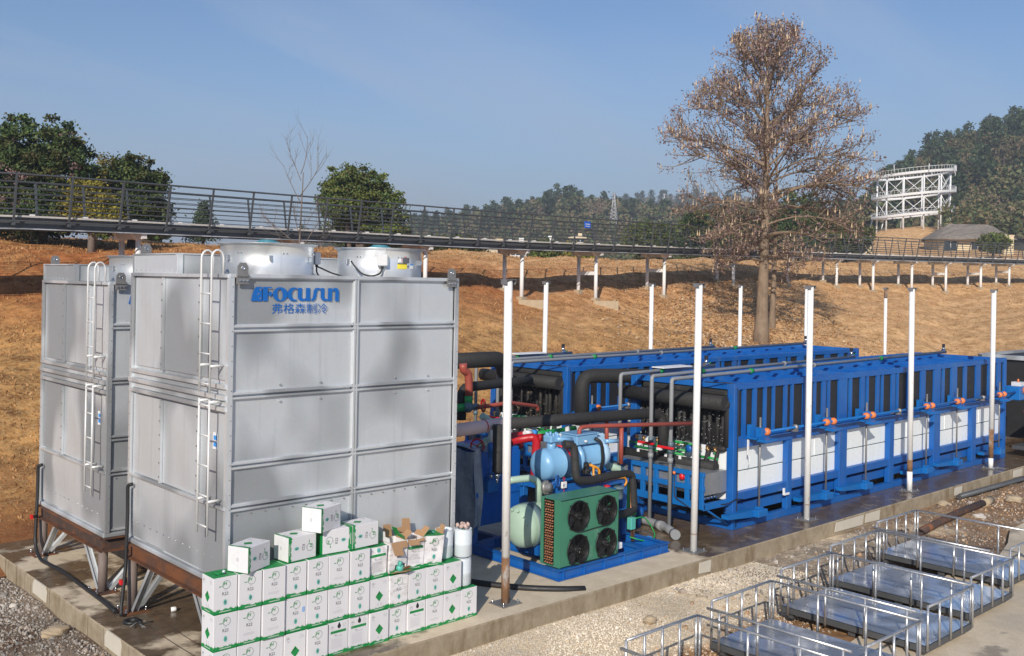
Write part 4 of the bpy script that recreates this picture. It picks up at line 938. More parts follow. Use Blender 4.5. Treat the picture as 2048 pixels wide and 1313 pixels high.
def carton_meshes(front, seed, hole=False):
    g = G(); h = CW/2
    g.box(-h, h, -h, h, 0, CH-.004, 0, None, .004)
    g.box(-h+.002, h-.002, -h+.002, -.001, CH-.004, CH-.001, 1); g.box(-h+.002, h-.002, .001, h-.002, CH-.004, CH-.001, 1)
    if hole:
        g.box(-.06, .06, -.05, .05, CH-.001, CH+.0005, 2); g.box(-.05, .015, -.04, .035, CH+.001, CH+.014, 1, Matrix.Rotation(.3, 4, 'Z')); g.cyl((.03, 0, CH-.01), (.055, .01, CH+.02), .016, 10, 3)
    g.rect((0, 0, -.0008), (1, 0, 0), (0, -1, 0), -.02, .02, -.02, .012, 4); g.ring((0, 0, -.0008), (1, 0, 0), (0, -1, 0), 0, 0, .075, .0765, 4, 20); g.rect((0, 0, -.0008), (1, 0, 0), (0, -1, 0), -.05, .05, -.05, -.047, 4); g.rect((0, 0, -.0012), (1, 0, 0), (0, -1, 0), -CW/2+.004, CW/2-.004, -.0008, .0008, 4)
    body = g.mesh('carton_body', ['carton_white', 'print_green', 'print_black', 'cylinder_white', 'print_pale'])
    prints = []
    other = 'D' if front in 'AT' else 'A'
    for (o, ux, ds) in (((0, -h-.0012, 0), (1, 0, 0), front), ((-h-.0012, 0, 0), (0, -1, 0), other), ((h+.0012, 0, 0), (0, 1, 0), other), ((0, h+.0012, 0), (-1, 0, 0), 'A')):
        g = G(); print_face(g, o, ux, ds, seed); prints.append(g.mesh('printed_side', PM)); seed += 3
    return body, prints
CMESH = {}
def carton(design, x, y, z, rz, label, variant=0, hole=False, R=None, dirty=False, group='white refrigerant cartons stacked on the slab'):
    k = (design, variant, hole)
    if k not in CMESH: CMESH[k] = carton_meshes(design, 17*variant+ord(design), hole)
    body, pr = CMESH[k]
    t = thing('carton', label, 'carton', (x, y, z), rz, group)
    if R: t.rotation_euler = R
    b = link('carton_body', body, t)
    if dirty:
        me = body.copy(); me.materials[0] = M['carton_dirty']; b.data = me
    for p in pr: link('printed_side', p, t)
    return t
ORD = ['first', 'second', 'third', 'fourth', 'fifth', 'sixth', 'seventh', 'eighth', 'ninth', 'tenth', 'eleventh', 'twelfth', 'thirteenth']
DES = {'A': 'with ring and teal oval', 'T': 'with ring and text lines', 'D': 'with a green diamond', 'C': 'with black droplet hole and green bar', 'H': 'with teal hole and green bar'}
rowsT = {2: 'AATTAATA'[1:] , }
ROW = ['AAADACCDACTDA', 'ATTAATADAAAD', 'AATAATA']
for ri, row in enumerate(ROW):
    nm = ('bottom', 'middle', 'top')[ri]
    for ci, ds in enumerate(row):
        x = 4.86+.142+.283*ci; jit = random.Random(ri*20+ci)
        dirty = (ri == 1 and ci == 8)
        extra = ' and soiled front' if dirty else (' and blue sticker' if (ri == 1 and ci == 3) else (', holed lid' if ri == 2 and ci == 0 else ''))
        t = carton(ds, x+jit.uniform(-.003, .003), 9.78+CW/2+jit.uniform(-.02, .012), .39*ri, jit.uniform(-.02, .02), 'carton %s%s, %s from left, %s row' % (DES[ds], extra, ORD[ci], nm), ri % 2 + (ci % 2)*2, ri == 2 and ci == 0, dirty=dirty)
        if ri == 1 and ci == 3:
            g = G(); o = Vector((.085, -CW/2-.003, .2)); g.rect(o, (1, 0, 0), (0, 0, 1), 0, .03, 0, .055, 0)
            for q in range(4): g.rect(o-Vector((0, .0006, 0)), (1, 0, 0), (0, 0, 1), .004, .026, .008+.012*q, .012+.012*q, 1)
            g.build('blue_sticker', ['label_blue', 'label_white'], t)
# loose cartons lying on the top row: rolled on their sides
def lying(design, cx_, cy_, z, yaw, label, flip=1, v=0):
    R = Matrix.Rotation(yaw, 4, 'Z') @ Matrix.Rotation(flip*math.pi/2, 4, 'Y')
    t = carton(design, 0, 0, 0, 0, label, v, group='loose cartons lying on top of the stack'); off = R @ Vector((0, 0, CH/2)); t.rotation_euler = R.to_euler()
    t.location = Vector((cx_, cy_, z+CW/2))-off
    return t
lying('A', 5.33, 9.90, 1.172, rad(24), 'leftmost carton lying on top of the stack, turned to show its blank end', 1)
lying('A', 5.93, 9.95, 1.172, rad(6), 'carton lying on its side, second from the left of the loose ones on top', 1, 1)
lying('A', 6.42, 9.96, 1.172, rad(-4), 'carton lying on its side beneath the highest carton of the stack', -1, 2)
lying('A', 6.27, 9.95, 1.172+.274, rad(22), 'highest carton of the whole stack, lying across two others', 1, 3)
lying('A', 6.80, 9.96, 1.172, rad(3), 'carton lying on its side right of the highest one, its ring mark at the right', 1)
# worn and torn cartons at the right of the top row
def worn_shell(g, W, Dp, H, open_top=True, warp=.02, m=0, seed=0, torn=False):
    r = random.Random(seed); nx_, nz_ = 6, 8
    for (o, ux, nn, wl) in (((-W/2, -Dp/2), (1, 0), (0, -1), W), ((-W/2, Dp/2), (0, -1), (-1, 0), Dp), ((W/2, -Dp/2), (0, 1), (1, 0), Dp), ((W/2, Dp/2), (-1, 0), (0, 1), W)):
        ph = r.uniform(0, 6); vs = []
        for j in range(nz_+1):
            for i in range(nx_+1):
                u = i/nx_; v = j/nz_; b = warp*math.sin(math.pi*u)*math.sin(2.2*v*math.pi+ph)+.3*warp*math.sin(9*v+5*u+ph)*math.sin(math.pi*u)
                sk = warp*1.2*(v-.5)
                vs.append((o[0]+ux[0]*u*wl+nn[0]*b+sk, o[1]+ux[1]*u*wl+nn[1]*b, v*H))
        fs = [(j*(nx_+1)+i, j*(nx_+1)+i+1, (j+1)*(nx_+1)+i+1, (j+1)*(nx_+1)+i) for j in range(nz_) for i in range(nx_)
              if not (torn and nn == (0, -1) and j < 2 and i > 1)]
        g.add(vs, fs, m, True)
    g.add([(-W/2, -Dp/2, 0), (W/2, -Dp/2, 0), (W/2, Dp/2, 0), (-W/2, Dp/2, 0)], [(0, 1, 2, 3)], m)
def worn(design, x, y, z, rz, label, seed, flaps=(), lid=None, tilt=0., torn=False):
    t = thing('carton', label, 'carton', (x, y, z), rz, 'worn open cartons at the right of the top row'); t.rotation_euler = (0, tilt, rz)
    g = G(); worn_shell(g, CW-.01, CW-.01, CH-.015, True, .016, 0, seed, torn); g.build('carton_body', ['carton_dirty'], t)
    g = G(); print_face(g, (0, -CW/2-.010, 0), (1, 0, 0), design, seed); g.build('printed_side', PM, t)
    g = G(); g.box(-CW/2+.035, CW/2-.035, -CW/2+.035, CW/2-.035, .02, CH-.09, 0); g.build('dark_inside', 'carton_brown', t)
    for (sx, sy, ln, a, wd, mm) in flaps:
        # a flap hinged on the rim of side (sx, sy), opened by angle a from upright
        ax_ = Vector((sx, sy, 0)); al = Vector((-sy, sx, 0)); o = ax_*(CW/2-.005)+Vector((0, 0, CH-.018)); up_ = ax_*math.sin(a)+Vector((0, 0, 1))*math.cos(a)
        g = G(); q = wd/2; g.prism([(-q, 0), (q, 0), (q*.95, ln*.45), (q*.25, ln*.5), (q*.2, ln), (-q*.9, ln*.94)], o, al, up_, .004, 0); nn2 = al.cross(up_).normalized()
        g.prism([(-q, 0), (q, 0), (q*.95, ln*.45), (q*.25, ln*.5), (q*.2, ln), (-q*.9, ln*.94)], o-nn2*.003, al, up_, .002, 1)
        g.build('open_flap', [mm, mm if mm == 'carton_brown' else 'carton_brown'], t)
    if lid:
        g = G(); h = CW/2-.004; z0 = CH-.016; T = Matrix.Rotation(lid, 4, 'X'); g.box(-h, h, -h, h, z0, z0+.004, 0); g.box(-.05, .05, -.035, .045, z0+.004, z0+.006, 1); g.box(-.045, .02, -.02, .03, z0+.006, z0+.014, 0); g.tube([(-.02, .05, z0+.006), (.02, .03, z0+.03), (.05, -.02, z0+.008)], .008, 6, 2); g.build('lid', ['print_green', 'print_black', 'print_teal'], t)
    if torn:
        g = G(); g.lathe([(0, -.05), (.04, -.04), (.055, 0), (.04, .04), (0, .05)], (.03, -CW/2+.01, .045), (0, 0, 1), 14, 0); g.cyl((.01, -CW/2-.012, .075), (.02, -CW/2-.016, .13), .02, 10, 0); g.build('cylinder_showing', 'print_teal', t)
        g = G(); g.prism([(-.12, 0), (.13, .02), (.15, .09), (.02, .12), (-.05, .07), (-.12, .05)], (0, -CW/2-.01, .012), (1, 0, 0), (0, -.9, .15), .004, 0); g.prism([(.02, 0), (.15, .0), (.16, .05), (.10, .09), (.04, .06)], (0, -CW/2-.02, .03), (1, 0, 0), (0, -.6, .6), .004, 0); g.prism([(-.13, 0), (.03, .0), (.0, .03), (-.12, .02)], (0, -CW/2-.03, .01), (1, 0, 0), (0, -.8, .4), .004, 1); g.build('torn_flap', ['carton_brown', 'print_green'], t)
    return t
zt_ = .39*2+.002; xc = lambda c: 4.86+.142+.283*c
worn('H', xc(7), 9.94, .39*2, rad(-3), 'soiled carton with a teal hole and green bar, crumpled at its base', 5, lid=.001, tilt=-.03)
worn('A', xc(8), 9.93, .39*2+.01, rad(2), 'torn carton with a ripped bottom showing a teal cylinder and brown flaps hanging open', 6, ((0, -1, .17, 2.7, .24, 'carton_brown'), (-1, 0, .12, .05, .24, 'carton_white'), (1, 0, .14, .9, .2, 'carton_brown'), (0, 1, .16, .2, .2, 'carton_brown')), tilt=.02, torn=True)
worn('C', xc(9), 9.95, .39*2, rad(-5), 'open carton with a green bar and brown flaps spread wide, between two worn ones', 7, ((0, -1, .10, 2.2, .25, 'carton_brown'), (-1, 0, .16, .5, .22, 'print_green'), (1, 0, .15, .8, .22, 'print_green'), (0, 1, .20, .15, .2, 'carton_brown')), tilt=.01)
worn('A', xc(10)-.005, 9.92, .39*2, rad(-12), 'worn carton with a bright green lid and teal handle, leaning beside the white cylinder', 8, ((1, 0, .12, .3, .2, 'carton_brown'),), lid=.01, tilt=.05)
# bare refrigerant cylinders
def gas_cylinder(x, y, z, label, r=.118, h=.37):
    t = thing('gas_cylinder', label, 'gas cylinder', (x, y, z), random.uniform(0, 6), 'white refrigerant cylinders without cartons')
    g = G(); g.lathe([(0, .004), (r*.8, 0), (r, .03), (r, h*.45), (r+.002, h*.46), (r, h*.48), (r, h-.035), (r*.93, h-.01), (r*.9, h-.004), (r*.9, h-.02), (r*.5, h-.035), (0, h-.04)], (0, 0, 0), (0, 0, 1), 32, 0); g.build('cylinder_body', 'cylinder_white', t)
    g = G(); g.torus((0, 0, h-.006), (0, 0, 1), r*.93, .007, 28, 6, 0); g.build('rim', 'cylinder_white', t)
    g = G(); g.cyl((0, 0, h-.045), (0, 0, h-.008), .012, 8, 0); g.box(-.012, .03, -.008, .008, h-.03, h-.012, 1); g.build('valve', ['brass', 'print_teal'], t)
    return t
gas_cylinder(xc(11)+.01, 9.98, .39*2, 'white bare gas cylinder standing on the carton behind the green lid')
gas_cylinder(xc(12)+.0, 9.92, .39+.37, 'upper white gas cylinder of the two stacked at the right end, rag on top')
c_ = gas_cylinder(xc(12)-.005, 9.92, .39, 'lower white gas cylinder at the right end of the stack, star mark on its side')
g = G()
for k in range(5):
    a = rad(-105+0) ; u = .03*math.cos(k*1.2566+1.5); v = .03*math.sin(k*1.2566+1.5)+.12; u2 = .012*math.cos(k*1.2566+2.1); v2 = .012*math.sin(k*1.2566+2.1)+.12; u3 = .03*math.cos((k+1)*1.2566+1.5); v3 = .03*math.sin((k+1)*1.2566+1.5)+.12
    for (p, q) in (((u, v), (u2, v2)), ((u2, v2), (u3, v3))): g.beam((p[0], -.1195-.0, p[1]), (q[0], -.1195, q[1]), .003, .003, 0)
g.build('star_mark', 'print_pale', c_); c_.rotation_euler.z = rad(-20)
g = G(); r = random.Random(4)
for k in range(16):
    a = r.uniform(0, 6.28); rr_ = r.uniform(.0, .09); p = Vector((rr_*math.cos(a), rr_*math.sin(a), .012+.02*r.random())); q = p+Vector((r.uniform(-.05, .05), r.uniform(-.05, .05), r.uniform(0, .045))); g.tube([p, (p+q)/2+Vector((0, 0, .022)), q], [.020, .026, .013], 8, 0)
tag(g.build('rag', 'rag_pink', None, (xc(12), 9.92, .39+.37+.365)), 'crumpled pinkish gloves on top of the right-hand white cylinder', 'rag')
g = G(); g.torus((0, 0, .03), (0, 0, 1), .07, .028, 22, 8, 0); g.torus((0, 0, .075), (0, .1, 1), .062, .022, 22, 8, 0)
tag(g.build('rope_coil', 'rag_pink', None, AZt(863, 1248, GZ+.28)), 'small coil of pinkish cord lying on the slab edge before the cartons', 'cord')
# ================================================================ white steel posts
def post(x, y, h, label, group, rusty=None, dep=0):
    t = thing('steel_post', label, 'post', (x, y, 0), 0, group); r = .057; t.rotation_euler = (rad(random.uniform(-.35, .35)), rad(random.uniform(-.35, .35)), 0)
    segs = [(0.012, h-.05, 'post_white')]
    if rusty:
        z0, z1 = rusty; segs = [(max(.012, z0), z1, 'post_rust')] + ([(.012, z0, 'post_white')] if z0 > .05 else []) + ([(z1, h-.05, 'post_white')] if z1 < h-.1 else [])
    for (a, b, m) in segs:
        g = G(); g.cyl((0, 0, a), (0, 0, b), r, 18, 0); g.build('shaft' if m == 'post_white' else 'rusty_section', m, t)
    if not rusty or rusty[1] < h-.1:
        g = G(); zz_ = rusty[1] if rusty else 1.0; 
        for k in range(2): g.torus((0, 0, (.28 if not rusty else rusty[1]+.0)+k*.012), (0, 0, 1), r-.001, .004, 18, 5, 0)
        g.build('weld_ring', 'post_rust', t)
    g = G(); g.box(-.085, .085, -.075, .075, h-.05, h-.042, 0); g.box(-.085, -.079, -.06, .06, h-.11, h-.05, 0); g.box(.079, .085, -.06, .06, h-.11, h-.05, 0); g.build('cap_plate', 'steel_plate', t)
    g = G(); g.box(-.17, .17, -.15, .15, .002, .014, 0); bp = g.build('base_plate', 'steel_plate', t)
    for sx in (-.13, .13):
        for sy in (-.11, .11): g = G(); g.cyl((sx, sy, .014), (sx, sy, .06), .009, 8, 0); g.cyl((sx, sy, .014), (sx, sy, .03), .018, 6, 0); g.build('anchor_bolt', 'chrome', bp)
for i, (x, lab, ru) in enumerate(((9.14, 'white post with a rusty foot standing between the cartons and the green fan unit', (.0, .62)), (13.31, 'white post right of the fan unit, at the near end of the ice machine', None), (16.78, 'white post before the ice panels, second right of the fan unit', None), (20.94, 'white post with a short dark band low down, before the front ice machine', (.42, .66)), (25.23, 'white post with a brown lower band, at the ice machine far end', (.25, .95)))):
    post(x, 9.89, 4.42, lab, 'white posts along the front of the slab', ru)
for i, (x, lab, ru) in enumerate(((17.25, 'white post behind the machines, leftmost of the back row', None), (21.35, 'white post behind the machines, second from the left in the back row', None), (25.55, 'white post behind the machines just left of the big tree trunk', None), (29.3, 'white post behind the machines right of the big tree trunk', None), (34.75, 'white post with a brown top, rightmost of the back row', (4.0, 4.40)))):
    post(x, 17.42, 4.42, lab, 'white posts along the back of the slab', ru)

# ================================================================ block ice machines
STAN = [(15.17, 15.34), (15.5, 15.68), (15.85, 16.0), (16.14, 16.28), (16.53, 16.7), (16.81, 16.92), (17.2, 17.42), (17.62, 17.74), (17.9, 18.11), (18.14, 18.27), (18.54, 18.95), (18.98, 19.15), (19.44, 19.68), (19.7, 19.85), (20.12, 20.32), (20.36, 20.5), (20.8, 21.03), (21.05, 21.2), (21.52, 21.84), (22.2, 22.5), (22.87, 23.28), (23.33, 23.5), (23.79, 24.18), (24.5, 24.74), (25.2, 25.55), (25.95, 26.3), (26.5, 26.8)]
def ice_machine(x0, y0, label):
    t = thing('ice_machine', label, 'ice machine', (x0, y0, 0), 0, 'blue block ice machines'); L, Wd, H = 12.2, 2.4, 2.6; B = 'paint_blue'
    def part(name, m, f, par=None): g = G(); f(g); return g.build(name, m, par or t)
    # corner posts and long beams
    for (x, y) in ((0, 0), (0, Wd), (L, 0), (L, Wd)):
        sx = 1 if x == 0 else -1; sy = 1 if y == 0 else -1
        part('corner_post', B, lambda g: g.box(*sorted((x, x+sx*.15)), *sorted((y, y+sy*.15)), .0, H, 0, None, .008))
    for y in (0, Wd):
        s_ = 1 if y == 0 else -1; yy = sorted((y+s_*.006, y+s_*.12))
        part('base_beam', B, lambda g: g.box(.15, L-.15, *yy, 0, .13, 0, None, .006))
        part('top_beam', B, lambda g: (g.box(.15, L-.15, *yy, H-.11, H-.006, 0, None, .006), [g.cyl((.4+.35*k, y+s_*.05, H-.006), (.4+.35*k, y+s_*.05, H+.012), .012, 6, 1) for k in range(33)]))
        part('middle_beam', B, lambda g: g.box(.15, L-.15, *yy, 1.44, 1.65, 0, None, .008))
        part('low_beam', B, lambda g: g.box(.15, L-.15, *yy, .50, .65, 0, None, .008))
        ys = sorted((y+s_*.02, y+s_*.20)); part('tray_rail', B, lambda g: g.box(.15, L-.15, *[v+s_*.10 for v in ys], .24, .42, 0, None, .006))
    for x in (0, L):
        s_ = 1 if x == 0 else -1; xx = sorted((x+s_*.006, x+s_*.12))
        for (za, zb_) in ((0, .13), (H-.11, H-.006))+(((1.44, 1.62),) if x else ()): part('end_beam', B, lambda g: g.box(*xx, .15, Wd-.15, za, zb_, 0, None, .006))
    # upright posts of the lower bays
    for (a, b) in ((1.77, 1.93), (3.70, 4.0), (5.83, 6.04), (7.98, 8.32), (10.10, 10.34)):
        for y in (0, Wd): s_ = 1 if y == 0 else -1; part('bay_post', B, lambda g: g.box(a, b, *sorted((y-s_*.004, y+s_*.11)), .13, 1.44, 0, None, .008))
    # upper wall: black lining behind blue stanchions
    for y in (0, Wd):
        s_ = 1 if y == 0 else -1; part('black_lining', 'panel_black', lambda g: g.box(.15, L-.15, *sorted((y+s_*.05, y+s_*.07)), 1.65, H-.11, 0))
        for (a, b) in STAN:
            a = min(a+.07, b-.07)-14.95; b -= 14.95
            part('stanchion', B, lambda g: (g.box(a, b, *sorted((y+s_*.012, y+s_*.026)), 1.65, H-.11, 0), g.box(a, a+.012, *sorted((y+s_*.026, y+s_*.048)), 1.65, H-.11, 0), g.box(b-.012, b, *sorted((y+s_*.026, y+s_*.048)), 1.65, H-.11, 0)))
    part('black_lining', 'panel_black', lambda g: g.box(.34, .36, .16, Wd-.16, 1.30, H-.11, 0)); part('black_lining', 'panel_black', lambda g: g.box(L-.16, L-.14, .16, Wd-.16, 1.62, H-.11, 0))
    # frosted tank walls, in sheets with dark joints
    for y in (0, Wd):
        s_ = 1 if y == 0 else -1; seams = [.16, .96, 2.92, 4.88, 6.84, 8.80, 10.76, L-.16]; lo = [.16, 1.95, 4.1, 6.1, 8.2, 10.2, L-.16]
        for a, b in zip(seams, seams[1:]): part('ice_panel', 'ice_white', lambda g: g.box(a+.012, b-.012, *sorted((y+s_*.115, y+s_*.15)), 1.0+.012, 1.47, 0, None, .008))
        for a, b in zip(lo, lo[1:]): part('ice_panel', 'ice_white', lambda g: g.box(a+.002, b-.002, *sorted((y+s_*.115, y+s_*.15)), .60, 1.0-.008, 0, None, .006))
    part('tank_core', 'strap_slate', lambda g: g.box(.12, L-.12, .15, Wd-.15, .60, 1.42, 0)); part('ice_panel', 'ice_white', lambda g: g.box(.05, .115, .16, Wd-.16, .5, 1.43, 0, None, .01))
    part('floor_pan', 'rust_dark', lambda g: g.box(.2, L-.2, .35, Wd-.35, .3, .33, 0))
    # roof: cross members, stiffeners on edge
    part('roof_deck', B, lambda g: g.box(.13, L-.13, .13, Wd-.13, H-.14, H-.13, 0))
    nb = 15
    for k in range(nb):
        x = .6+k*(L-1.0)/nb
        part('roof_rib', B, lambda g: g.beam((x, .13, H-.075), (x+.12, Wd-.13, H-.075), .05, .10, 0))
    for yy_ in (.62, 1.2, 1.78): part('roof_strip', B, lambda g: g.box(.14, L-.14, yy_-.045, yy_+.045, H-.128, H-.112, 0))
    # lift screws, arms below, line shaft with orange couplings
    for x in (.62, 2.94, 4.53, 7.30, 8.9, 11.4):
        r_ = part('lift_screw', 'steel_plate', lambda g: g.cyl((x, -.14, .30), (x, -.14, 1.98 if x < 8 else 2.02), .020, 8, 0))
        part('screw_bracket', 'paint_blue_light', lambda g: (g.prism([(0, 0), (.34, 0), (.34, .05), (.0, .02)], (x+.12, -.22, 1.62), (-1, 0, 0), (0, 0, -1), .2, 0), g.box(x-.22, x+.14, -.24, -.0, 1.60, 1.635, 0), g.box(x-.06, x+.06, -.2, -.08, 1.635, 1.80, 0), g.box(x-.2, x-.06, -.06, .01, 1.63, 1.85, 0)))
        part('lift_arm', 'paint_blue_light', lambda g: (g.box(x-.17, x+.13, -.25, -.03, .20, .33, 0, None, .012), g.prism([(x-.17, .2), (x-.17, .33), (x-.95, .33), (x-.95, .26)], (0, .0, 0), (1, 0, 0), (0, 0, 1), .14, 0), g.box(x-.05, x+.05, -.2, -.09, .33, .37, 0)))
        for dx_ in ((.16,) if x < 1 else (-.07, .19)):
            part('shaft_coupling', 'orange_plastic', lambda g: g.lathe([(.0, -.055), (.05, -.055), (.068, -.03), (.07, 0), (.068, .03), (.05, .055), (0, .055)], (x+dx_, -.17, 1.71), (1, 0, 0), 18, 0))
    part('line_shaft', 'paint_blue_light', lambda g: g.cyl((.7, -.17, 1.71), (L+.55, -.17, 1.71), .024, 10, 0))
    for x in (1.75, 5.9, 10.3): part('shaft_bearing', 'steel_plate', lambda g: (g.box(x-.05, x+.05, -.2, -.0, 1.63, 1.67, 0), g.lathe([(.0, -.03), (.055, -.03), (.055, .03), (0, .03)], (x, -.17, 1.71), (1, 0, 0), 12, 0)))
    part('shaft_ledge', B, lambda g: g.box(.5, L-.05, -.10, .004, 1.60, 1.62, 0))
    g = G(); x = L+.35; g.box(x-.2, x+.5, -.28, .15, 1.5, 1.85, 0, None, .02); g.lathe([(0, -.06), (.08, -.06), (.09, 0), (.08, .06), (0, .06)], (x+.05, -.32, 1.76), (1, 0, 0), 18, 1); g.box(x+.1, x+.4, -.2, .05, 1.85, 1.95, 2); g.cyl((x+.16, -.1, 1.95), (x+.16, -.1, 2.03), .025, 8, 1); g.build('drive_motor', ['paint_blue_light', 'orange_plastic', 'box_grey'], t)
    # end face: header pipes, rows of insulated risers, green manifold with brass valves
    part('upper_header', 'foam_black', lambda g: g.tube([(-.1, .12, 2.25), (-.1, Wd+.15, 2.25)], .135, 16, 0)); part('header_drop', 'foam_black', lambda g: g.tube([(-.06, .16, 2.25), (.05, .16, 2.2), (.05, .16, 1.46)], .075, 12, 0, fillet=.06))
    part('upper_sleeve', 'foam_black', lambda g: g.box(-.02, .33, .16, Wd-.3, 2.36, 2.47, 0, None, .03))
    for k in range(15):
        y = .30+k*.145; part('riser', 'foam_black', lambda g: g.tube([(.10+.04*(k % 2), y, 2.2), (.10+.04*(k % 2), y, 1.42)], .036, 8, 0))
    g = G(); r = random.Random(int(y0)); 
    for k in range(150):
        p = Vector((.10-.045-.02*r.random(), r.uniform(.25, Wd-.2), r.uniform(1.45, 2.1))); q = p+Vector((r.uniform(-.03, .0), r.uniform(-.03, .03), r.uniform(-.03, .03))); g.beam(p, q, .005, .003, 0)
    kind(g.build('cable_tie', 'print_pale' if y0 < 12 else 'fruit_tan', t), 'stuff')
    part('lower_header', 'foam_black', lambda g: g.tube([(-.16, .25, 1.10), (-.16, Wd, 1.10)], .095, 14, 0)); part('lower_branch', 'foam_black', lambda g: (g.tube([(.06, .2, 1.44), (-.02, .2, 1.42), (-.02, .55, 1.42)], .05, 10, 0, fillet=.05), g.tube([(-.02, .3, 1.42), (-.14, .3, 1.14)], .035, 8, 0), g.tube([(-.02, .5, 1.42), (-.14, .5, 1.14)], .045, 8, 0)))
    part('green_manifold', 'pipe_green', lambda g: (g.tube([(-.10, .26, 1.24), (-.10, .75, 1.24)], .024, 8, 0), g.tube([(-.12, .9, 1.30), (-.12, Wd-.1, 1.30)], .022, 8, 0), g.tube([(-.2, .95, 1.24), (-.2, Wd-.3, 1.24)], .024, 8, 0), g.tube([(-.12, .72, 1.44), (-.12, 1.5, 1.44), (-.12, 1.5, 1.25)], .024, 8, 0, fillet=.03)))
    for k in range(12):
        y = .34+k*.165; b = part('brass_valve', 'brass', lambda g: (g.lathe([(0, -.03), (.02, -.03), (.028, 0), (.02, .03), (0, .03)], (-.08, y, 1.40), (0, 0, 1), 8, 0), g.box(-.12, -.05, y-.012, y+.012, 1.425, 1.45, 0), g.cyl((-.08, y-.04, 1.38), (-.08, y+.04, 1.38), .012, 6, 0)))
        part('capillary', 'pipe_green', lambda g: g.cyl((-.08, y, 1.24), (-.08, y, 1.38), .008, 6, 0), b)
        if k % 2 == 0 and k > 0: part('tag_plate', 'label_white', lambda g: g.box(-.235, -.23, y-.03, y+.03, 1.12, 1.21, 0))
    part('blue_flange', 'paint_blue', lambda g: g.lathe([(0, -.05), (.07, -.05), (.07, -.02), (.05, -.02), (.05, .05), (0, .05)], (-.14, .85, 1.36), (1, 0, 0), 16, 0))
    # drip trough on a lattice bracket at the end
    g = G(); x0_, x1_ = -.72, .0
    g.box(x0_, x1_-.02, .14, Wd-.15, 1.02, 1.06, 0); g.box(x0_, x1_-.02, .12, .14, .68, 1.06, 0, None, .004); g.box(x0_, x0_+.02, .14, Wd-.15, .8, 1.02, 0); g.build('drip_trough', 'trough_steel', t)
    lx = -.76
    for k, y in enumerate((.12, .42, .72, 1.12, 1.42, 1.72, 1.98, Wd-.12)): part('lattice_bar', 'paint_blue_light', lambda g: g.box(lx-.03, lx+.03, y-.045, y+.045, .50, 1.08, 0, None, .006))
    for (za, zb_) in ((.46, .58), (.77, .86), (1.02, 1.10)): part('lattice_rail', 'paint_blue_light', lambda g: g.box(lx-.034, lx+.034, .06, Wd-.06, za, zb_, 0, None, .006))
    for y in (.1, Wd-.1): part('trough_arm', 'paint_blue_light', lambda g: (g.box(lx, .0, y-.04, y+.04, .44, .55, 0, None, .006), g.beam((lx+.12, y, .44), (.06, y, .06), .05, .03, 0)))
    part('trough_pipes', 'chrome', lambda g: [g.cyl((-.62+.1*k, .2, .60), (-.60+.1*k, .4, .62), .03, 8, 0) for k in range(5)]); part('red_cap', 'red_plastic', lambda g: g.lathe([(0, 0), (.05, 0), (.06, .05), (.04, .12), (0, .12)], (-.74, .55, .92), (0, 0, 1), 12, 0)); part('orange_button', 'orange_plastic', lambda g: g.lathe([(0, 0), (.03, 0), (.03, .03), (0, .04)], (lx-.035, .68, 1.02), (-1, 0, 0), 10, 0))
    part('black_cable', 'black_rubber', lambda g: (g.tube([(lx-.04, .68, 1.0), (lx-.06, .66, .6), (lx-.03, .3, .44), (-.1, -.01, .5), (.07, -.012, .55), (.3, -.02, .52)], .010, 6, 0, fillet=.08), g.tube([(-.2, .5, H+.01), (.05, .05, H+.01), (.10, -.012, H-.1), (.12, -.012, .5), (.1, -.01, .05)], .010, 6, 0, fillet=.06)))
    part('grey_clip', 'label_white', lambda g: (g.box(.42, .46, -.02, .0, 1.30, 1.58, 0), g.tube([(.44, -.02, 1.3), (.46, -.03, 1.2), (.42, -.03, 1.12)], .006, 5, 0)))
    part('grey_clip', 'label_white', lambda g: (g.box(1.62, 1.66, -.03, .0, .42, .55, 0), g.box(1.62, 1.78, -.05, -.03, .42, .46, 0)))
    return t
ice_machine(14.95, 10.28, 'blue block ice machine in front, its white ice panels and lift screws facing the yard')
ice_machine(14.95, 14.40, 'blue block ice machine behind, mostly hidden by the front one')
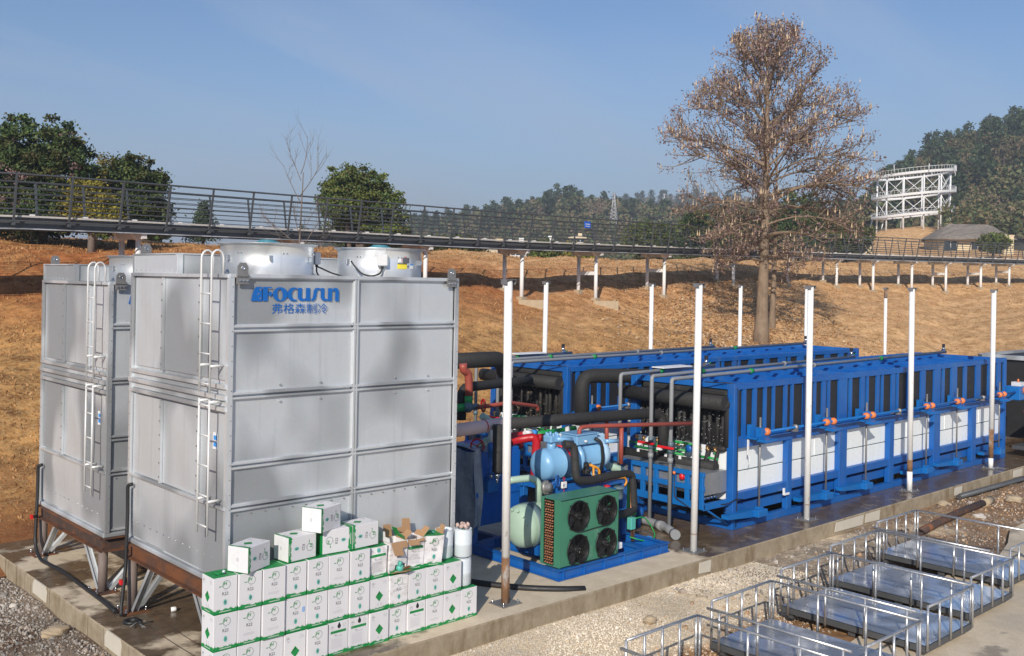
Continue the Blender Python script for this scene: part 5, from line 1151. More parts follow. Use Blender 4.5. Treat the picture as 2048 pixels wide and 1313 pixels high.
# grey plastic pipes along the machine tops
def valve_on(x, y, z, label):
    t = thing('air_valve', label, 'valve', (x, y, z), 0, 'steel air valves on the grey pipes')
    g = G(); g.cyl((-.07, 0, 0), (.07, 0, 0), .04, 10, 0); g.cyl((0, 0, 0), (0, 0, .10), .035, 10, 0); g.build('valve_body', 'chrome', t)
    g = G(); g.box(-.035, .035, -.03, .03, .10, .18, 0, None, .008); g.build('black_knob', 'print_black', t)
    g = G(); g.tube([(.07, 0, 0), (.13, -.02, .03), (.16, .04, .0), (.10, .05, .02)], .012, 6, 0); g.build('green_tie', 'pipe_green', t)
for q, (dy, wh) in enumerate(((0, 'front'), (4.12, 'rear'))):
    gp = 'grey plastic pipes feeding the %s ice machine' % wh
    def clips(pts):
        def f(g, p0):
            for p, d in pts: band(g, Vector(p)-p0, d, .048, .05, 1)
        return f
    def socket(pts):
        def f(g, p0):
            for p, d, m in pts: band(g, Vector(p)-p0, d, .05, .09, m)
        return f
    y1, y2, y3 = 10.86+dy, 11.40+dy, 12.25+dy
    pipe('grey_pipe', 'nearest grey pipe up and along the %s ice machine top' % wh, [(13.9, y1, .14), (13.9, y1, 2.70), (26.75, y1+.85, 2.68)], .036, ['pvc_grey', 'strap_slate', 'pipe_green', 'red_plastic'], 'pipe', .06, 12, gp,
         socket([((13.9, y1, 1.28), (0, 0, 1), 0), ((13.9, y1, 1.45), (0, 0, 1), 1), ((13.9, y1, 1.56), (0, 0, 1), 1), ((16.6, y1+.18, 2.70), (1, .07, 0), 2), ((19.2, y1+.35, 2.69), (1, .07, 0), 0), ((22.6, y1+.57, 2.69), (1, .07, 0), 2)]))
    pipe('grey_pipe', 'second grey pipe up and along the %s ice machine top, ending half way' % wh, [(14.02, y2, .14), (14.02, y2, 2.70), (22.6, y2+.70, 2.68)], .036, ['pvc_grey', 'strap_slate', 'pipe_green'], 'pipe', .06, 12, gp,
         socket([((14.02, y2, 1.28), (0, 0, 1), 0), ((14.02, y2, 1.45), (0, 0, 1), 1), ((14.02, y2, 1.56), (0, 0, 1), 1), ((15.7, y2+.14, 2.70), (1, .08, 0), 2), ((19.0, y2+.4, 2.69), (1, .08, 0), 0)]))
    pipe('grey_pipe', 'third short grey pipe at the back of the %s ice machine top' % wh, [(14.15, y3, .9), (14.15, y3, 2.66), (17.25, y3+.12, 2.68)], .036, ['pvc_grey', 'strap_slate', 'pipe_green'], 'pipe', .06, 12, gp, socket([((14.15, y3, 1.5), (0, 0, 1), 1), ((15.4, y3+.03, 2.68), (1, .08, 0), 2)]))
    for (x, y, nm) in ((26.6, y1+.84, 'far'), (22.4, y2+.68, 'middle'), (16.95, y3+.11, 'near')): valve_on(x, y, 2.72, 'steel valve with black knob on the %s grey pipe end, %s ice machine' % (nm, wh))
    for (x, y, nm) in ((13.9, y1, 'nearest'), (14.02, y2, 'second')):
        g = G(); g.box(-.03, .03, -.10, .02, -.02, .02, 0, None, .008); g.box(-.025, .025, -.02, .25, -.022, .022, 0, None, .01); g.box(-.028, .028, .16, .25, -.06, -.02, 1)
        tag(g.build('valve_handle', ['red_plastic', 'label_white'], None, (x-.05, y, 1.50)), 'red lever handle on the %s grey upright pipe of the %s ice machine' % (nm, wh), 'valve handle')
    g = G(); g.box(0, .9, 0, .30, 0, .02, 0); tag(g.build('white_board', 'label_white', None, (15.3, y3-.1, 2.62+.1)), 'white board lying across the grey pipes on the %s ice machine' % wh, 'board')
pipe('grey_manifold', 'thick grey manifold pipe lying on the wet slab with a capped end', [(13.63, 10.50, .09), (13.9, 10.9, .09), (14.03, 11.42, .09), (14.05, 11.85, .09)], .072, ['pvc_grey', 'paint_blue', 'chrome', 'pipe_green'], 'pipe', .05, 14, None,
     lambda g, p0: (band(g, Vector((13.66, 10.55, .09))-p0, (.55, .83, 0), .085, .12, 0), band(g, Vector((13.95, 11.1, .09))-p0, (.25, .97, 0), .085, .14, 0), band(g, Vector((14.05, 11.85, .09))-p0, (0, 1, 0), .085, .04, 1), g.cyl(Vector((14.05, 11.87, .09))-p0, Vector((14.05, 12.15, .09))-p0, .055, 12, 2), g.cyl(Vector((14.05, 12.15, .09))-p0, Vector((13.9, 12.7, .09))-p0, .05, 12, 3)))

# ================================================================ compressor skid
KX0, KX1, KY0, KY1 = 10.37, 12.95, 10.10, 14.2
t = thing('compressor_skid', 'blue steel skid frame carrying the green fan unit and the pale blue compressor', 'skid', (KX0, KY0, 0))
for (a, b) in (((0, .04), (KX1-KX0, .04)), ((0, 2.0), (KX1-KX0, 2.0)), ((0, KY1-KY0), (KX1-KX0, KY1-KY0))):
    g = G(); p, q = Vector((a[0], a[1], .085)), Vector((b[0], b[1], .085)); g.beam(p, q, .012, .15, 0); g.beam(p+Vector((0, .0, .07)), q+Vector((0, 0, .07)), .09, .014, 0); g.beam(p-Vector((0, 0, .07)), q-Vector((0, 0, .07)), .09, .014, 0)
    for k in range(6): x = .12+k*.45; g.box(x-.005, x+.005, a[1]-.042, a[1]-.007, .022, .148, 0)
    g.build('frame_beam', 'paint_blue', t)
for x in (.04, .65, 1.95, KX1-KX0-.04):
    g = G(); p, q = Vector((x, .05, .085)), Vector((x, KY1-KY0-.05, .085)); g.beam(p, q, .012, .14, 0); g.beam(p+Vector((0, 0, .065)), q+Vector((0, 0, .065)), .085, .012, 0); g.beam(p-Vector((0, 0, .065)), q-Vector((0, 0, .065)), .085, .012, 0); g.build('frame_beam', 'paint_blue', t)
g = G(); g.box(1.45, 2.5, .1, 1.4, .02, .03, 0); g.build('skid_floor', 'paint_blue', t)
for (x, y) in ((.95, .88), (2.42, .88), (.95, 1.75), (2.42, 1.75)): g = G(); g.box(x-.05, x+.05, y-.05, y+.05, .15, 1.03, 0, None, .006); g.build('stand_post', 'paint_blue', t)
for (p, q) in (((.85, .88, 1.08), (2.52, .88, 1.08)), ((.85, 1.75, 1.08), (2.52, 1.75, 1.08)), ((.95, .9, 1.08), (.95, 1.75, 1.08)), ((2.42, .9, 1.08), (2.42, 1.75, 1.08))): g = G(); g.beam(p, q, .10, .13, 0, b=.006); g.build('stand_beam', 'paint_blue', t)
g = G(); g.box(1.62, 1.8, .3, .48, .0, 1.0, 0); g = G(); g.box(1.70, 1.84, .52, .66, .15, 1.05, 0, None, .006); g.build('stand_post', 'paint_blue', t)
# green fan unit
t = thing('fan_unit', 'dark green condenser box with four black fans on the blue skid', 'condenser', (10.47, 10.16, .165)); W_, D_, H_ = 1.27, .42, .99
g = G(); cs = ((.36, .72), (.98, .72), (.36, .22), (.98, .22)); R_ = .222
holes = [[(0, 0), (W_, 0), (W_, H_), (0, H_)]]+[[(c[0]+R_*math.cos(2*math.pi*i/36), c[1]+R_*math.sin(2*math.pi*i/36)) for i in range(36)] for c in cs]
g.flat(fill2d(holes), (0, 0, 0), (1, 0, 0), (0, 0, 1), 0); g.box(0, W_, .0, D_, H_-.012, H_, 0); g.box(0, W_, 0, D_, 0, .012, 0); g.box(W_-.012, W_, 0.002, D_, .012, H_-.012, 0); g.box(0, .012, .002, .14, .012, H_-.012, 0); g.box(.0, .012, .36, D_, .012, H_-.012, 0); g.box(.002, W_, D_-.012, D_, .012, H_-.012, 0)
g.build('casing', 'paint_green', t)
g = G(); g.box(.03, W_-.02, .24, .38, .02, H_-.02, 0); g.build('coil_block', 'panel_black', t)
for k in range(24):
    g = G(); z = .045+k*.039
    for j in range(4): g.torus((-.002, .17+j*.045+(.012 if k % 2 else 0), z), (0, .3 if k % 2 else -.3, 1), .018, .0065, 10, 5, 0)
    g.build('coil_bend', 'copper', t)
for fi, c in enumerate(cs):
    g = G(); g.lathe([(R_, 0), (R_+.012, -.012), (R_+.008, -.03), (R_-.006, -.02), (R_-.004, .10)], (c[0], 0, c[1]), (0, 1, 0), 36, 0); fr_ = g.build('fan_ring', 'fan_black', t)
    g = G()
    for rr_ in (.045, .08, .115, .15, .18, .205): g.torus((c[0], -.035, c[1]), (0, 1, 0), rr_, .0028, 30, 4, 0)
    for k in range(8): a_ = k*math.pi/4+.2; g.beam((c[0]+.03*math.cos(a_), -.038, c[1]+.03*math.sin(a_)), (c[0]+R_*math.cos(a_), -.03, c[1]+R_*math.sin(a_)), .006, .004, 0)
    g.build('fan_guard', 'fan_black', fr_)
    for k in range(5): T = Matrix.Translation((c[0], .05, c[1])) @ Matrix.Rotation(k*2*math.pi/5+fi, 4, 'Y') @ Matrix.Rotation(.5, 4, 'X'); g = G(); g.prism([(.05, -.03), (.2, -.075), (.21, .06), (.05, .03)], T @ Vector((0, 0, 0)), T.to_3x3() @ Vector((1, 0, 0)), T.to_3x3() @ Vector((0, 0, 1)), .004, 0); g.build('fan_blade', 'fan_black', fr_)
    g = G(); g.lathe([(0, -.02), (.05, -.02), (.06, 0), (.06, .1), (0, .1)], (c[0], .0, c[1]), (0, 1, 0), 18, 0)
    for k in range(4): a_ = k*1.57+.5; g.cyl((c[0]+.035*math.cos(a_), -.02, c[1]+.035*math.sin(a_)), (c[0]+.035*math.cos(a_), -.03, c[1]+.035*math.sin(a_)), .006, 6, 1)
    g.build('fan_hub', ['fan_black', 'chrome'], fr_)
    for k in range(4): a_ = k*1.57+.78; g = G(); g.box(-.012, .012, -.03, -.002, -.012, .012, 0, Matrix.Translation((c[0]+(R_+.012)*math.cos(a_), 0, c[1]+(R_+.012)*math.sin(a_)))); g.build('guard_clip', 'fan_black', fr_)
for q_ in ([(.36, -.04, .5), (.5, -.012, .475), (.75, -.012, .49), (.98, -.03, .5)], [(.36, -.03, .0), (.7, -.012, -.0), (1.1, -.012, .0)], [(1.18, -.03, .12), (1.24, -.012, .03), (1.2, -.012, .0)]): g = G(); g.tube(q_, .007, 6, 0, fillet=.1); g.build('fan_cable', 'black_rubber', t)
# mint vessel
t = thing('vessel', 'pale mint green pressure vessel with a dark strap, behind the green fan unit', 'vessel', (10.36, 11.08, .60)); R_ = .33
g = G(); prof = [(R_*math.sin(a_), .20-.20*math.cos(a_)) for a_ in np.linspace(0, math.pi/2, 9)]; prof += [(R_, 1.9)]+[(R_*math.cos(a_), 1.9+.2*math.sin(a_)) for a_ in np.linspace(0, math.pi/2, 7)][1:]; g.lathe(prof, (0, 0, 0), (1, 0, 0), 36, 0); g.build('shell', 'paint_mint', t)
g = G(); g.lathe([(R_+.004, .26), (R_+.012, .262), (R_+.012, .40), (R_+.004, .402)], (0, 0, 0), (1, 0, 0), 36, 0); g.build('strap', 'strap_slate', t)
for k in range(5): a_ = rad(200+k*28); g = G(); x_ = .07; rr_ = R_*math.sin(math.acos(1-x_/.2)); p = Vector((x_, rr_*math.cos(a_), rr_*math.sin(a_)*-1)); g.cyl(p, p+Vector((-.04, .12*math.cos(a_)*.3, -.03*math.sin(a_))), .018, 10, 0); g.build('nozzle', 'paint_mint', t)
for x in (.35, 1.6): g = G(); g.box(x, x+.12, -.2, .2, -.44, -.2, 0); g.build('saddle', 'paint_blue', t)
g = G(); g.tube([(.55, .0, .30), (.55, .0, .62), (.45, .05, .70), (.22, .12, .70), (.05, .2, .68)], .055, 12, 0, fillet=.12); g.build('outlet_pipe', 'paint_mint', t)
g = G(); g.lathe([(0, -.02), (.11, -.02), (.11, .03), (.07, .03), (.07, .10), (0, .10)], (.60, -.10, .56), (.3, -1, .1), 20, 0)
for k in range(8): a_ = k*.785; g.cyl((.60+.085*math.cos(a_), -.115, .56+.085*math.sin(a_)), (.60+.085*math.cos(a_), -.15, .56+.085*math.sin(a_)), .012, 6, 0)
g.build('valve_flange', 'steel_plate', t)
g = G(); g.torus((.74, -.22, .66), (.5, -1, .1), .085, .014, 24, 6, 0); g.cyl((.6, -.1, .57), (.74, -.22, .66), .02, 8, 0)
for a_ in (0, 2.1, 4.2): g.beam((.74, -.22, .66), (.74+.08*math.cos(a_), -.22+.04*math.cos(a_), .66+.08*math.sin(a_)), .012, .012, 0)
g.build('hand_wheel', 'paint_blue', t)
# pale blue compressor
t = thing('compressor', 'pale blue screw compressor on the raised blue stand', 'compressor', (11.10, 11.34, 1.43)); R_ = .255
g = G(); prof = [(R_*math.sin(a_), .15-.15*math.cos(a_)) for a_ in np.linspace(0, math.pi/2, 9)]+[(R_, .44), (R_+.006, .442), (R_+.006, .455), (R_, .457), (R_, .78), (R_*.8, .80)]; g.lathe(prof, (0, 0, 0), (1, 0, 0), 36, 0); g.lathe([(0, .0), (.065, .002), (.075, .012)], (-.003, 0, 0), (1, 0, 0), 20, 0); g.torus((.008, 0, 0), (1, 0, 0), .07, .006, 20, 5, 0); g.build('oil_tank', 'paint_sky', t)
g = G(); g.lathe([(.20, .78), (.27, .80), (.27, .86), (.235, .87), (.25, .95), (.245, 1.25), (.27, 1.27), (.27, 1.33), (.2, 1.36), (0, 1.36)], (0, 0, .03), (1, 0, 0), 28, 0)
for k in range(9): a_ = rad(110+k*20); c_, s_ = math.cos(a_), math.sin(a_); g.beam((.89, -.255*s_, .03+.255*c_), (1.24, -.255*s_, .03+.255*c_), .016, .02, 0, (0, -s_, c_))
g.build('motor_body', 'paint_sky', t)
g = G(); g.box(.72, 1.22, -.2, .16, .27, .43, 0, None, .012); g.box(.70, 1.24, -.22, .18, .43, .45, 0, None, .006); g.build('terminal_box', 'paint_sky', t)
g = G(); g.lathe([(0, 0), (.17, 0), (.25, .03), (.26, .14), (.20, .18), (.12, .26), (0, .27)], (1.34, 0, .05), (1, 0, .1), 20, 0); g.box(1.3, 1.5, -.12, .12, .18, .40, 0, None, .03)
for k in range(7): a_ = k*.9; g.cyl((1.46, .2*math.cos(a_), .05+.2*math.sin(a_)), (1.53, .2*math.cos(a_), .05+.2*math.sin(a_)), .022, 8, 0)
g.build('suction_end', 'paint_sky_pale', t)
g = G(); g.cyl((.33, 0, .2), (.33, 0, .34), .075, 14, 0); g.box(.22, .46, -.1, .1, .34, .46, 0, None, .02); g.cyl((.33, -.1, .4), (.62, -.18, .38), .04, 10, 0)
for k in range(6): a_ = k*1.05; g.cyl((.34+.09*math.cos(a_), .09*math.sin(a_), .40), (.34+.09*math.cos(a_), .09*math.sin(a_), .50), .02, 6, 0)
g.build('discharge_valve', 'paint_sky', t)
for x in (.72, 1.15): g = G(); g.box(x, x+.1, -.2, .2, -.27, -.18, 0); g.build('foot', 'paint_sky', t)
g = G(); g.box(.84, .92, -.28, -.2, -.2, -.02, 0)
for k in range(10): r = random.Random(k); g.cyl((.86+r.uniform(-.05, .05), -.26, -.1+r.uniform(-.1, .1)), (.86+r.uniform(-.08, .08), -.34, -.1+r.uniform(-.1, .1)), .018, 6, 0)
g.build('solenoid', 'print_black', t)
g = G(); g.tube([(1.12, -.22, .36), (1.2, -.3, .30), (1.27, -.28, .0), (1.28, -.2, -.26)], .028, 8, 0, fillet=.08); g.build('power_cable', 'black_rubber', t)
g = G(); g.tube([(.36, -.1, .30), (.46, -.22, .26), (.6, -.27, .0), (.66, -.27, -.25), (.60, -.28, -.36)], .011, 6, 0, fillet=.1); g.tube([(.42, -.1, .30), (.5, -.22, .24), (.63, -.27, .0), (.72, -.28, -.3), (.86, -.3, -.34)], .009, 6, 0, fillet=.1); g.build('red_hose', 'red_plastic', t)
g = G(); g.cyl((1.4, -.2, .28), (1.66, -.26, .27), .035, 10, 0); g.cyl((.9, -.205, .33), (.9, -.24, .33), .02, 8, 1); g.build('oil_fitting', ['paint_sky', 'label_white'], t)
P_ = lambda x, y, Y: AY(x, y, Y)
pipe('mint_elbow', 'pale mint elbow pipe at the far end of the compressor', [AY(1215, 932, 11.4), AY(1243, 940, 11.35), AY(1250, 958, 11.2), AY(1236, 990, 11.1)], .065, 'paint_mint', 'pipe', .1, 14)
pipe('orange_pipe', 'thin orange oil pipe looping from the compressor to the green fan unit', [AY(1180, 930, 10.98), AY(1198, 938, 10.95), AY(1199, 955, 10.95), AY(1199, 982, 10.95)], .022, 'pipe_orange', 'pipe', .05, 8)
pipe('orange_pipe', 'orange pipe bending under the compressor toward the grey filter', [AY(1187, 934, 10.9), AY(1187, 965, 10.9), AY(1205, 963, 10.9), AY(1230, 957, 10.9), AY(1250, 955, 10.9), AY(1254, 964, 10.9), AY(1249, 972, 10.9)], .018, 'pipe_orange', 'pipe', .05, 8)
pipe('black_pipe', 'black insulated pipe dropping beside the compressor tank and along the blue stand', [AY(1128, 889, 11.05), AY(1148, 891, 11.0), AY(1152, 961, 10.85), AY(1180, 962, 10.85), AY(1228, 950, 10.9), AY(1264, 948, 11.0), AY(1268, 1020, 10.95), AY(1250, 1028, 10.85), AY(1230, 1030, 10.75), AY(1231, 1092, 10.75)], .068, 'foam_black', 'pipe', .11, 12)
t = thing('filter', 'grey oil filter bowl with a dark red top beside the green fan unit', 'filter', AY(1238, 980, 10.7)); g = G(); g.lathe([(0, -.16), (.05, -.155), (.07, -.12), (.072, .02), (.095, .02), (.095, .045), (.06, .06), (0, .06)], (0, 0, 0), (0, 0, 1), 18, 0); g.build('filter_bowl', 'strap_slate', t); g = G(); g.lathe([(0, -.1), (.05, -.1), (.055, .06), (0, .07)], (-.18, .1, .02), (0, 0, 1), 14, 0); g.build('red_plug', 'pipe_red', t)
g = G(); g.box(-.2, .2, -.01, .2, -.25, .3, 0, None, .01); tag(g.build('green_cabinet', 'pipe_green', None, AY(1258, 1005, 11.3)), 'bright green box half hidden behind the green fan unit', 'box')
g = G(); g.lathe([(0, -.05), (.09, -.05), (.10, .03), (.05, .05), (.05, .16), (0, .16)], (0, 0, 0), (1, -.2, .2), 18, 0); g.cyl((0, 0, 0), (0, .0, -.36), .035, 10, 1); tag(g.build('blue_pump', ['paint_blue', 'paint_blue_light'], None, AY(1278, 1023, 11.5)), 'small blue valve body on the pipe at the skid end', 'valve')
g = G(); g.box(0, .2, 0, .12, 0, .10, 0, None, .01); tag(g.build('white_box', 'label_white', None, (11.84, 10.32, .165)), 'small white box on the skid right of the fan unit', 'box')
g = G(); g.tube([(0, 0, .05), (.1, .1, .5), (.2, .2, .8)], .010, 6, 1); g.tube([(0, 0, .35), (.25, -.05, .40), (.42, -.1, .2), (.35, -.25, .05), (.1, -.2, .02), (-.1, -.05, .1)], .011, 6, 0, fillet=.12); g.box(-.06, .06, -.05, .05, .2, .40, 2, None, .01); g.box(.02, .06, -.03, .02, .0, .2, 1); g.box(.2, .3, -.2, -.12, .0, .07, 3)
tag(g.build('pressure_switch', ['pipe_green', 'copper', 'print_teal', 'label_blue'], None, AZt(1262, 1083, .06)), 'teal pressure switch with copper and green tubes at the right end of the skid', 'switch')
t = thing('gauge', 'white gauge box on a red hook, on the blue stand', 'gauge', AY(1126, 970, 10.92)); g = G(); g.box(-.05, .05, -.04, .0, -.05, .05, 0, None, .006); g.box(-.03, -.01, -.042, -.04, -.02, .02, 1); g.build('gauge_box', ['label_white', 'print_black'], t); g = G(); g.torus((0, -.02, .10), (0, 1, 0), .022, .006, 14, 5, 0); g.cyl((0, -.02, .05), (0, -.02, .08), .008, 6, 0); g.cyl((0, -.02, -.05), (0, -.02, -.2), .006, 6, 0); g.build('hook', 'pipe_red', t)

# rear tall blue exchanger in plastic film, control cabinet and their pipes
t = thing('blue_cabinet', 'tall dark blue oil cabinet beside the white post, in front of the red pipes', 'cabinet', (10.44, 12.05, .16)); g = G(); g.box(0, .95, 0, .95, .25, 1.46, 0, None, .012); g.box(.6, .96, -.012, .0, .3, 1.40, 0); g.box(-.0, .95, -.03, .0, .72, .80, 0); g.build('cabinet_body', 'paint_blue_cabinet', t)
for x in (.05, .88): g = G(); g.box(x-.045, x+.045, .03, .12, .0, .26, 0); g.build('cabinet_leg', 'paint_blue', t)
g = G(); g.box(.16, .40, -.14, -.0, .80, 1.0, 0, None, .01); g.box(.2, .36, -.1, -.02, 1.0, 1.06, 0); g.cyl((.28, -.06, 1.06), (.28, -.06, 1.14), .015, 8, 1); g.build('switch_box', ['paint_blue_light', 'chrome'], t)
g = G(); r = random.Random(3); nx_, nz_ = 10, 16; vs = []
for j in range(nz_+1):
    for i in range(nx_+1):
        u, v = i/nx_, j/nz_; vs.append((-.06-.05*math.sin(5*v+3*u)*math.sin(9*u), .98-u*1.02-.03*math.sin(7*v), .15+v*1.33+.03*math.sin(6*u)))
fs = [(j*(nx_+1)+i, j*(nx_+1)+i+1, (j+1)*(nx_+1)+i+1, (j+1)*(nx_+1)+i) for j in range(nz_) for i in range(nx_)]; g.add(vs, fs, 0, True)
vs = [(.0+.16*u-.06, -.05-.03*math.sin(6*v+u*5), .25+v*1.23+.05*math.sin(4*u)) for v in np.linspace(0, 1, 14) for u in np.linspace(0, 1, 6)]; g.add(vs, [(j*6+i, j*6+i+1, (j+1)*6+i+1, (j+1)*6+i) for j in range(13) for i in range(5)], 0, True)
vs = [(-.06+.34*u, -.05+1.0*v, 1.48+.04*math.sin(7*u+4*v)) for v in np.linspace(0, 1, 8) for u in np.linspace(0, 1, 6)]; g.add(vs, [(j*6+i, j*6+i+1, (j+1)*6+i+1, (j+1)*6+i) for j in range(7) for i in range(5)], 0, True)
tag(g.build('plastic_film', 'plastic_film', None, (10.44, 12.05, .16)), 'crumpled translucent grey plastic film draped over the blue oil cabinet', 'plastic film')
t = thing('control_cabinet', 'blue control cabinet with a dark screen, in the shade beside the near tower', 'cabinet', (9.9, 14.1, .1)); g = G(); g.box(-.6, .95, 0, .6, 0, 1.85, 0, None, .012); g.box(.08, .90, -.01, 0, .1, 1.78, 0); g.build('cabinet_body', 'paint_blue_cabinet', t); g = G(); g.box(.40, .80, -.02, -.01, 1.42, 1.62, 0); g.build('screen', 'glass_dark', t)
for k in range(4): g = G(); g.cyl((.42+.11*k, -.03, 1.30), (.42+.11*k, -.01, 1.30), .025, 10, 0); g.build('button', ('orange_plastic', 'red_plastic', 'label_white', 'label_white')[k], t)
g = G(); g.prism([(-.7, .0), (.95, 0), (1.1, -.12), (1.1, -.18), (-.7, -.06)], (0, -.1, 1.98), (1, 0, 0), (0, 0, 1), -.7, 0); g.build('hood', 'strap_slate', t)
pipe('pink_pipe', 'pale pink insulated pipe running out from behind the near tower', [AY(880, 866, 11.9), AY(1012, 847, 11.9)], .105, ['pink_foam', 'pipe_red'], 'pipe', 0, 16, None, lambda g, p0: band(g, AY(968, 853, 11.9)-p0, (1, 0, 0), .107, .02, 1))
pipe('black_pipe', 'long black insulated pipe crossing to the front ice machine and turning down', [AY(1008, 848, 11.9), AY(1200, 834, 11.85), AY(1285, 828, 11.8), AY(1320, 829, 11.75), AY(1326, 850, 11.7), AY(1326, 905, 11.7)], .098, 'foam_black', 'pipe', .2, 16)
pipe('black_pipe', 'thick black pipe bridging from the skid up and over to the front machine header', [AY(1164, 850, 13.1), AY(1164, 752, 13.1), AY(1296, 752, 12.7), AY(1322, 775, 12.3)], .14, ['foam_black', 'steel_plate'], 'pipe', .26, 18)
pipe('black_pipe', 'thick black pipe from the near tower over to the rear machine header', [AY(880, 724, 15.2), AY(1003, 718, 15.2), AY(1008, 745, 15.4)], .16, 'foam_black', 'pipe', .22, 16)
pipe('black_pipe', 'second black pipe below the thick one beside the near tower', [AY(922, 840, 14.6), AY(924, 776, 14.6), AY(1010, 766, 14.9), AY(1060, 762, 15.0)], .095, 'foam_black', 'pipe', .2, 14)
pipe('black_pipe', 'black insulated pipe hanging down in front of the blue oil cabinet', [AY(997, 850, 11.7), AY(995, 940, 11.7), AY(994, 946, 11.7)], .085, ['foam_black', 'chrome'], 'pipe', 0, 14, None, lambda g, p0: (g.cyl(AY(995, 946, 11.7)-p0, AY(995, 956, 11.7)-p0, .05, 10, 1), g.cyl(AY(995, 956, 11.7)-p0, AY(994, 966, 11.7)-p0, .02, 8, 1)))
g = G(); g.lathe([(0, 0), (.07, 0), (.07, .08), (.06, .08), (.06, .36), (.07, .36), (.07, .48), (.04, .5), (0, .5)], (0, 0, 0), (0, 0, 1), 16, 0); g.cyl((0, 0, .5), (0, 0, .7), .04, 10, 1); g.cyl((0, 0, -.06), (0, 0, 0), .03, 10, 2)
tag(g.build('blue_separator', ['paint_blue', 'box_grey', 'chrome'], None, AY(983, 948, 11.8)), 'slim blue separator hanging left of the black pipe on the oil cabinet', 'separator')
t = thing('stop_valve', 'grey green stop valve with a dark red hand wheel above the plastic film', 'valve', AY(962, 890, 12.2)); g = G(); g.tube([(.0, 0, 0), (.15, 0, .02), (.3, .05, .1), (.28, .1, .35), (.1, .1, .45)], .06, 12, 0, fillet=.1); g.lathe([(0, -.07), (.09, -.07), (.09, .07), (0, .07)], (.16, 0, .02), (1, 0, 0), 14, 0); g.cyl((-.12, -.05, 0), (0, 0, 0), .025, 8, 0); g.build('valve_body', 'paint_mint', t)
g = G(); g.torus((-.13, -.06, 0), (1, .6, 0), .11, .016, 24, 6, 0)
for a_ in (0.3, 2.4, 4.5): g.beam((-.13, -.06, 0), (-.13-.05*math.cos(a_), -.06+.09*math.cos(a_), .1*math.sin(a_)), .014, .014, 0)
g.build('hand_wheel', 'pipe_red', t)
pipe('red_pipe', 'bright red pipe from behind the white post, dropping left of the compressor', [AY(1012, 885, 12.2), AY(1074, 873, 11.9), AY(1072, 905, 11.75), AY(1069, 962, 11.6)], .072, 'pipe_red', 'pipe', .14, 14)
pipe('red_pipe', 'bright red stub pipe joining the compressor discharge valve', [AY(1076, 876, 11.8), AY(1104, 874, 11.7), AY(1106, 905, 11.8)], .062, ['pipe_red', 'print_black'], 'pipe', .1, 14, None, lambda g, p0: band(g, AY(1100, 874, 11.7)-p0, (1, 0, 0), .075, .05, 1))
pipe('red_pipe', 'bright red upper pipe lying beside the white post', [AY(1020, 873, 12.7), AY(1062, 868, 12.7)], .06, 'pipe_red', 'pipe', 0, 12)
pipe('green_pipe', 'green water pipe behind the compressor valve', [AY(1072, 869, 12.6), AY(1095, 866, 12.6), AY(1150, 857, 12.6)], .05, ['pipe_green', 'label_white', 'label_blue'], 'pipe', 0, 12, None, lambda g, p0: (band(g, AY(1056, 868, 12.6)-p0, (1, 0, 0), .06, .15, 1), band(g, AY(1068, 866, 12.6)-p0, (1, 0, 0), .05, .1, 2)))
g = G(); g.lathe([(0, -.03), (.13, -.03), (.13, .03), (0, .03)], (0, 0, 0), (.6, -.8, .1), 20, 0); tag(g.build('blank_flange', 'box_grey', None, AY(1136, 866, 11.9)), 'round pale grey blank flange behind the compressor valve', 'flange')
pipe('brick_pipe', 'dull red pipe running level in front of the front machine manifold', [AY(1159, 882, 11.2), AY(1158, 856, 11.2), AY(1180, 853, 11.2), AY(1392, 847, 10.6)], .036, 'pipe_brick', 'pipe', .09, 12)
pipe('brick_pipe', 'dull red upright pipe dropping to the mint elbow', [AY(1243, 851, 11.05), AY(1242, 928, 11.05)], .038, 'pipe_brick', 'pipe', 0, 12)
pipe('brick_pipe', 'dull red upright pipe behind the level one, by the white tank wall', [AY(1213, 836, 11.9), AY(1214, 905, 11.9)], .036, 'pipe_brick', 'pipe', 0, 12)
pipe('brick_pipe', 'dull red swan neck pipe beside the near tower, green at its lower end', [AY(926, 728, 14.4), AY(927, 742, 14.4), AY(936, 746, 14.4), AY(938, 765, 14.4), AY(938, 800, 14.4)], .075, ['pipe_brick', 'pipe_green'], 'pipe', .12, 14, None, lambda g, p0: (g.cyl(AY(937.5, 792, 14.4)-p0, AY(937, 812, 14.4)-p0, .078, 14, 1), g.cyl(AY(905, 817, 14.4)-p0, AY(935, 815, 14.4)-p0, .075, 14, 1)))
pipe('brick_pipe', 'thin dull red pipe from the hand wheel to the rear machine manifold', [AY(958, 815, 14.2), AY(1020, 806, 14.3), AY(1074, 813, 14.5), AY(1076, 822, 14.5)], .04, 'pipe_brick', 'pipe', .08, 10)
t = thing('gate_valve', 'grey gate valve with a red hand wheel at the end of the green pipe', 'valve', AY(940, 815, 14.35)); g = G(); g.cyl((-.15, 0, 0), (.2, 0, 0), .06, 10, 0); g.lathe([(0, -.03), (.1, -.03), (.1, .03), (0, .03)], (-.05, 0, 0), (1, 0, 0), 14, 0); g.build('valve_body', 'strap_slate', t); g = G(); g.torus((.28, -.06, .02), (1, -.4, 0), .12, .016, 22, 6, 0); g.beam((.28, -.06, -.09), (.28, -.06, .13), .014, .014, 0); g.cyl((.2, 0, 0), (.28, -.06, .02), .014, 6, 0); g.build('hand_wheel', 'pipe_red', t)
pipe('power_cable', 'thick black cable trailing over the slab past the rusty post foot', [(9.1, 12.0, .03), (9.2, 11.2, .03), (9.45, 10.6, .03), (9.75, 10.12, .03), (10.15, 9.75, .025), (10.42, 9.62, .01)], .045, 'black_rubber', 'cable', .3)

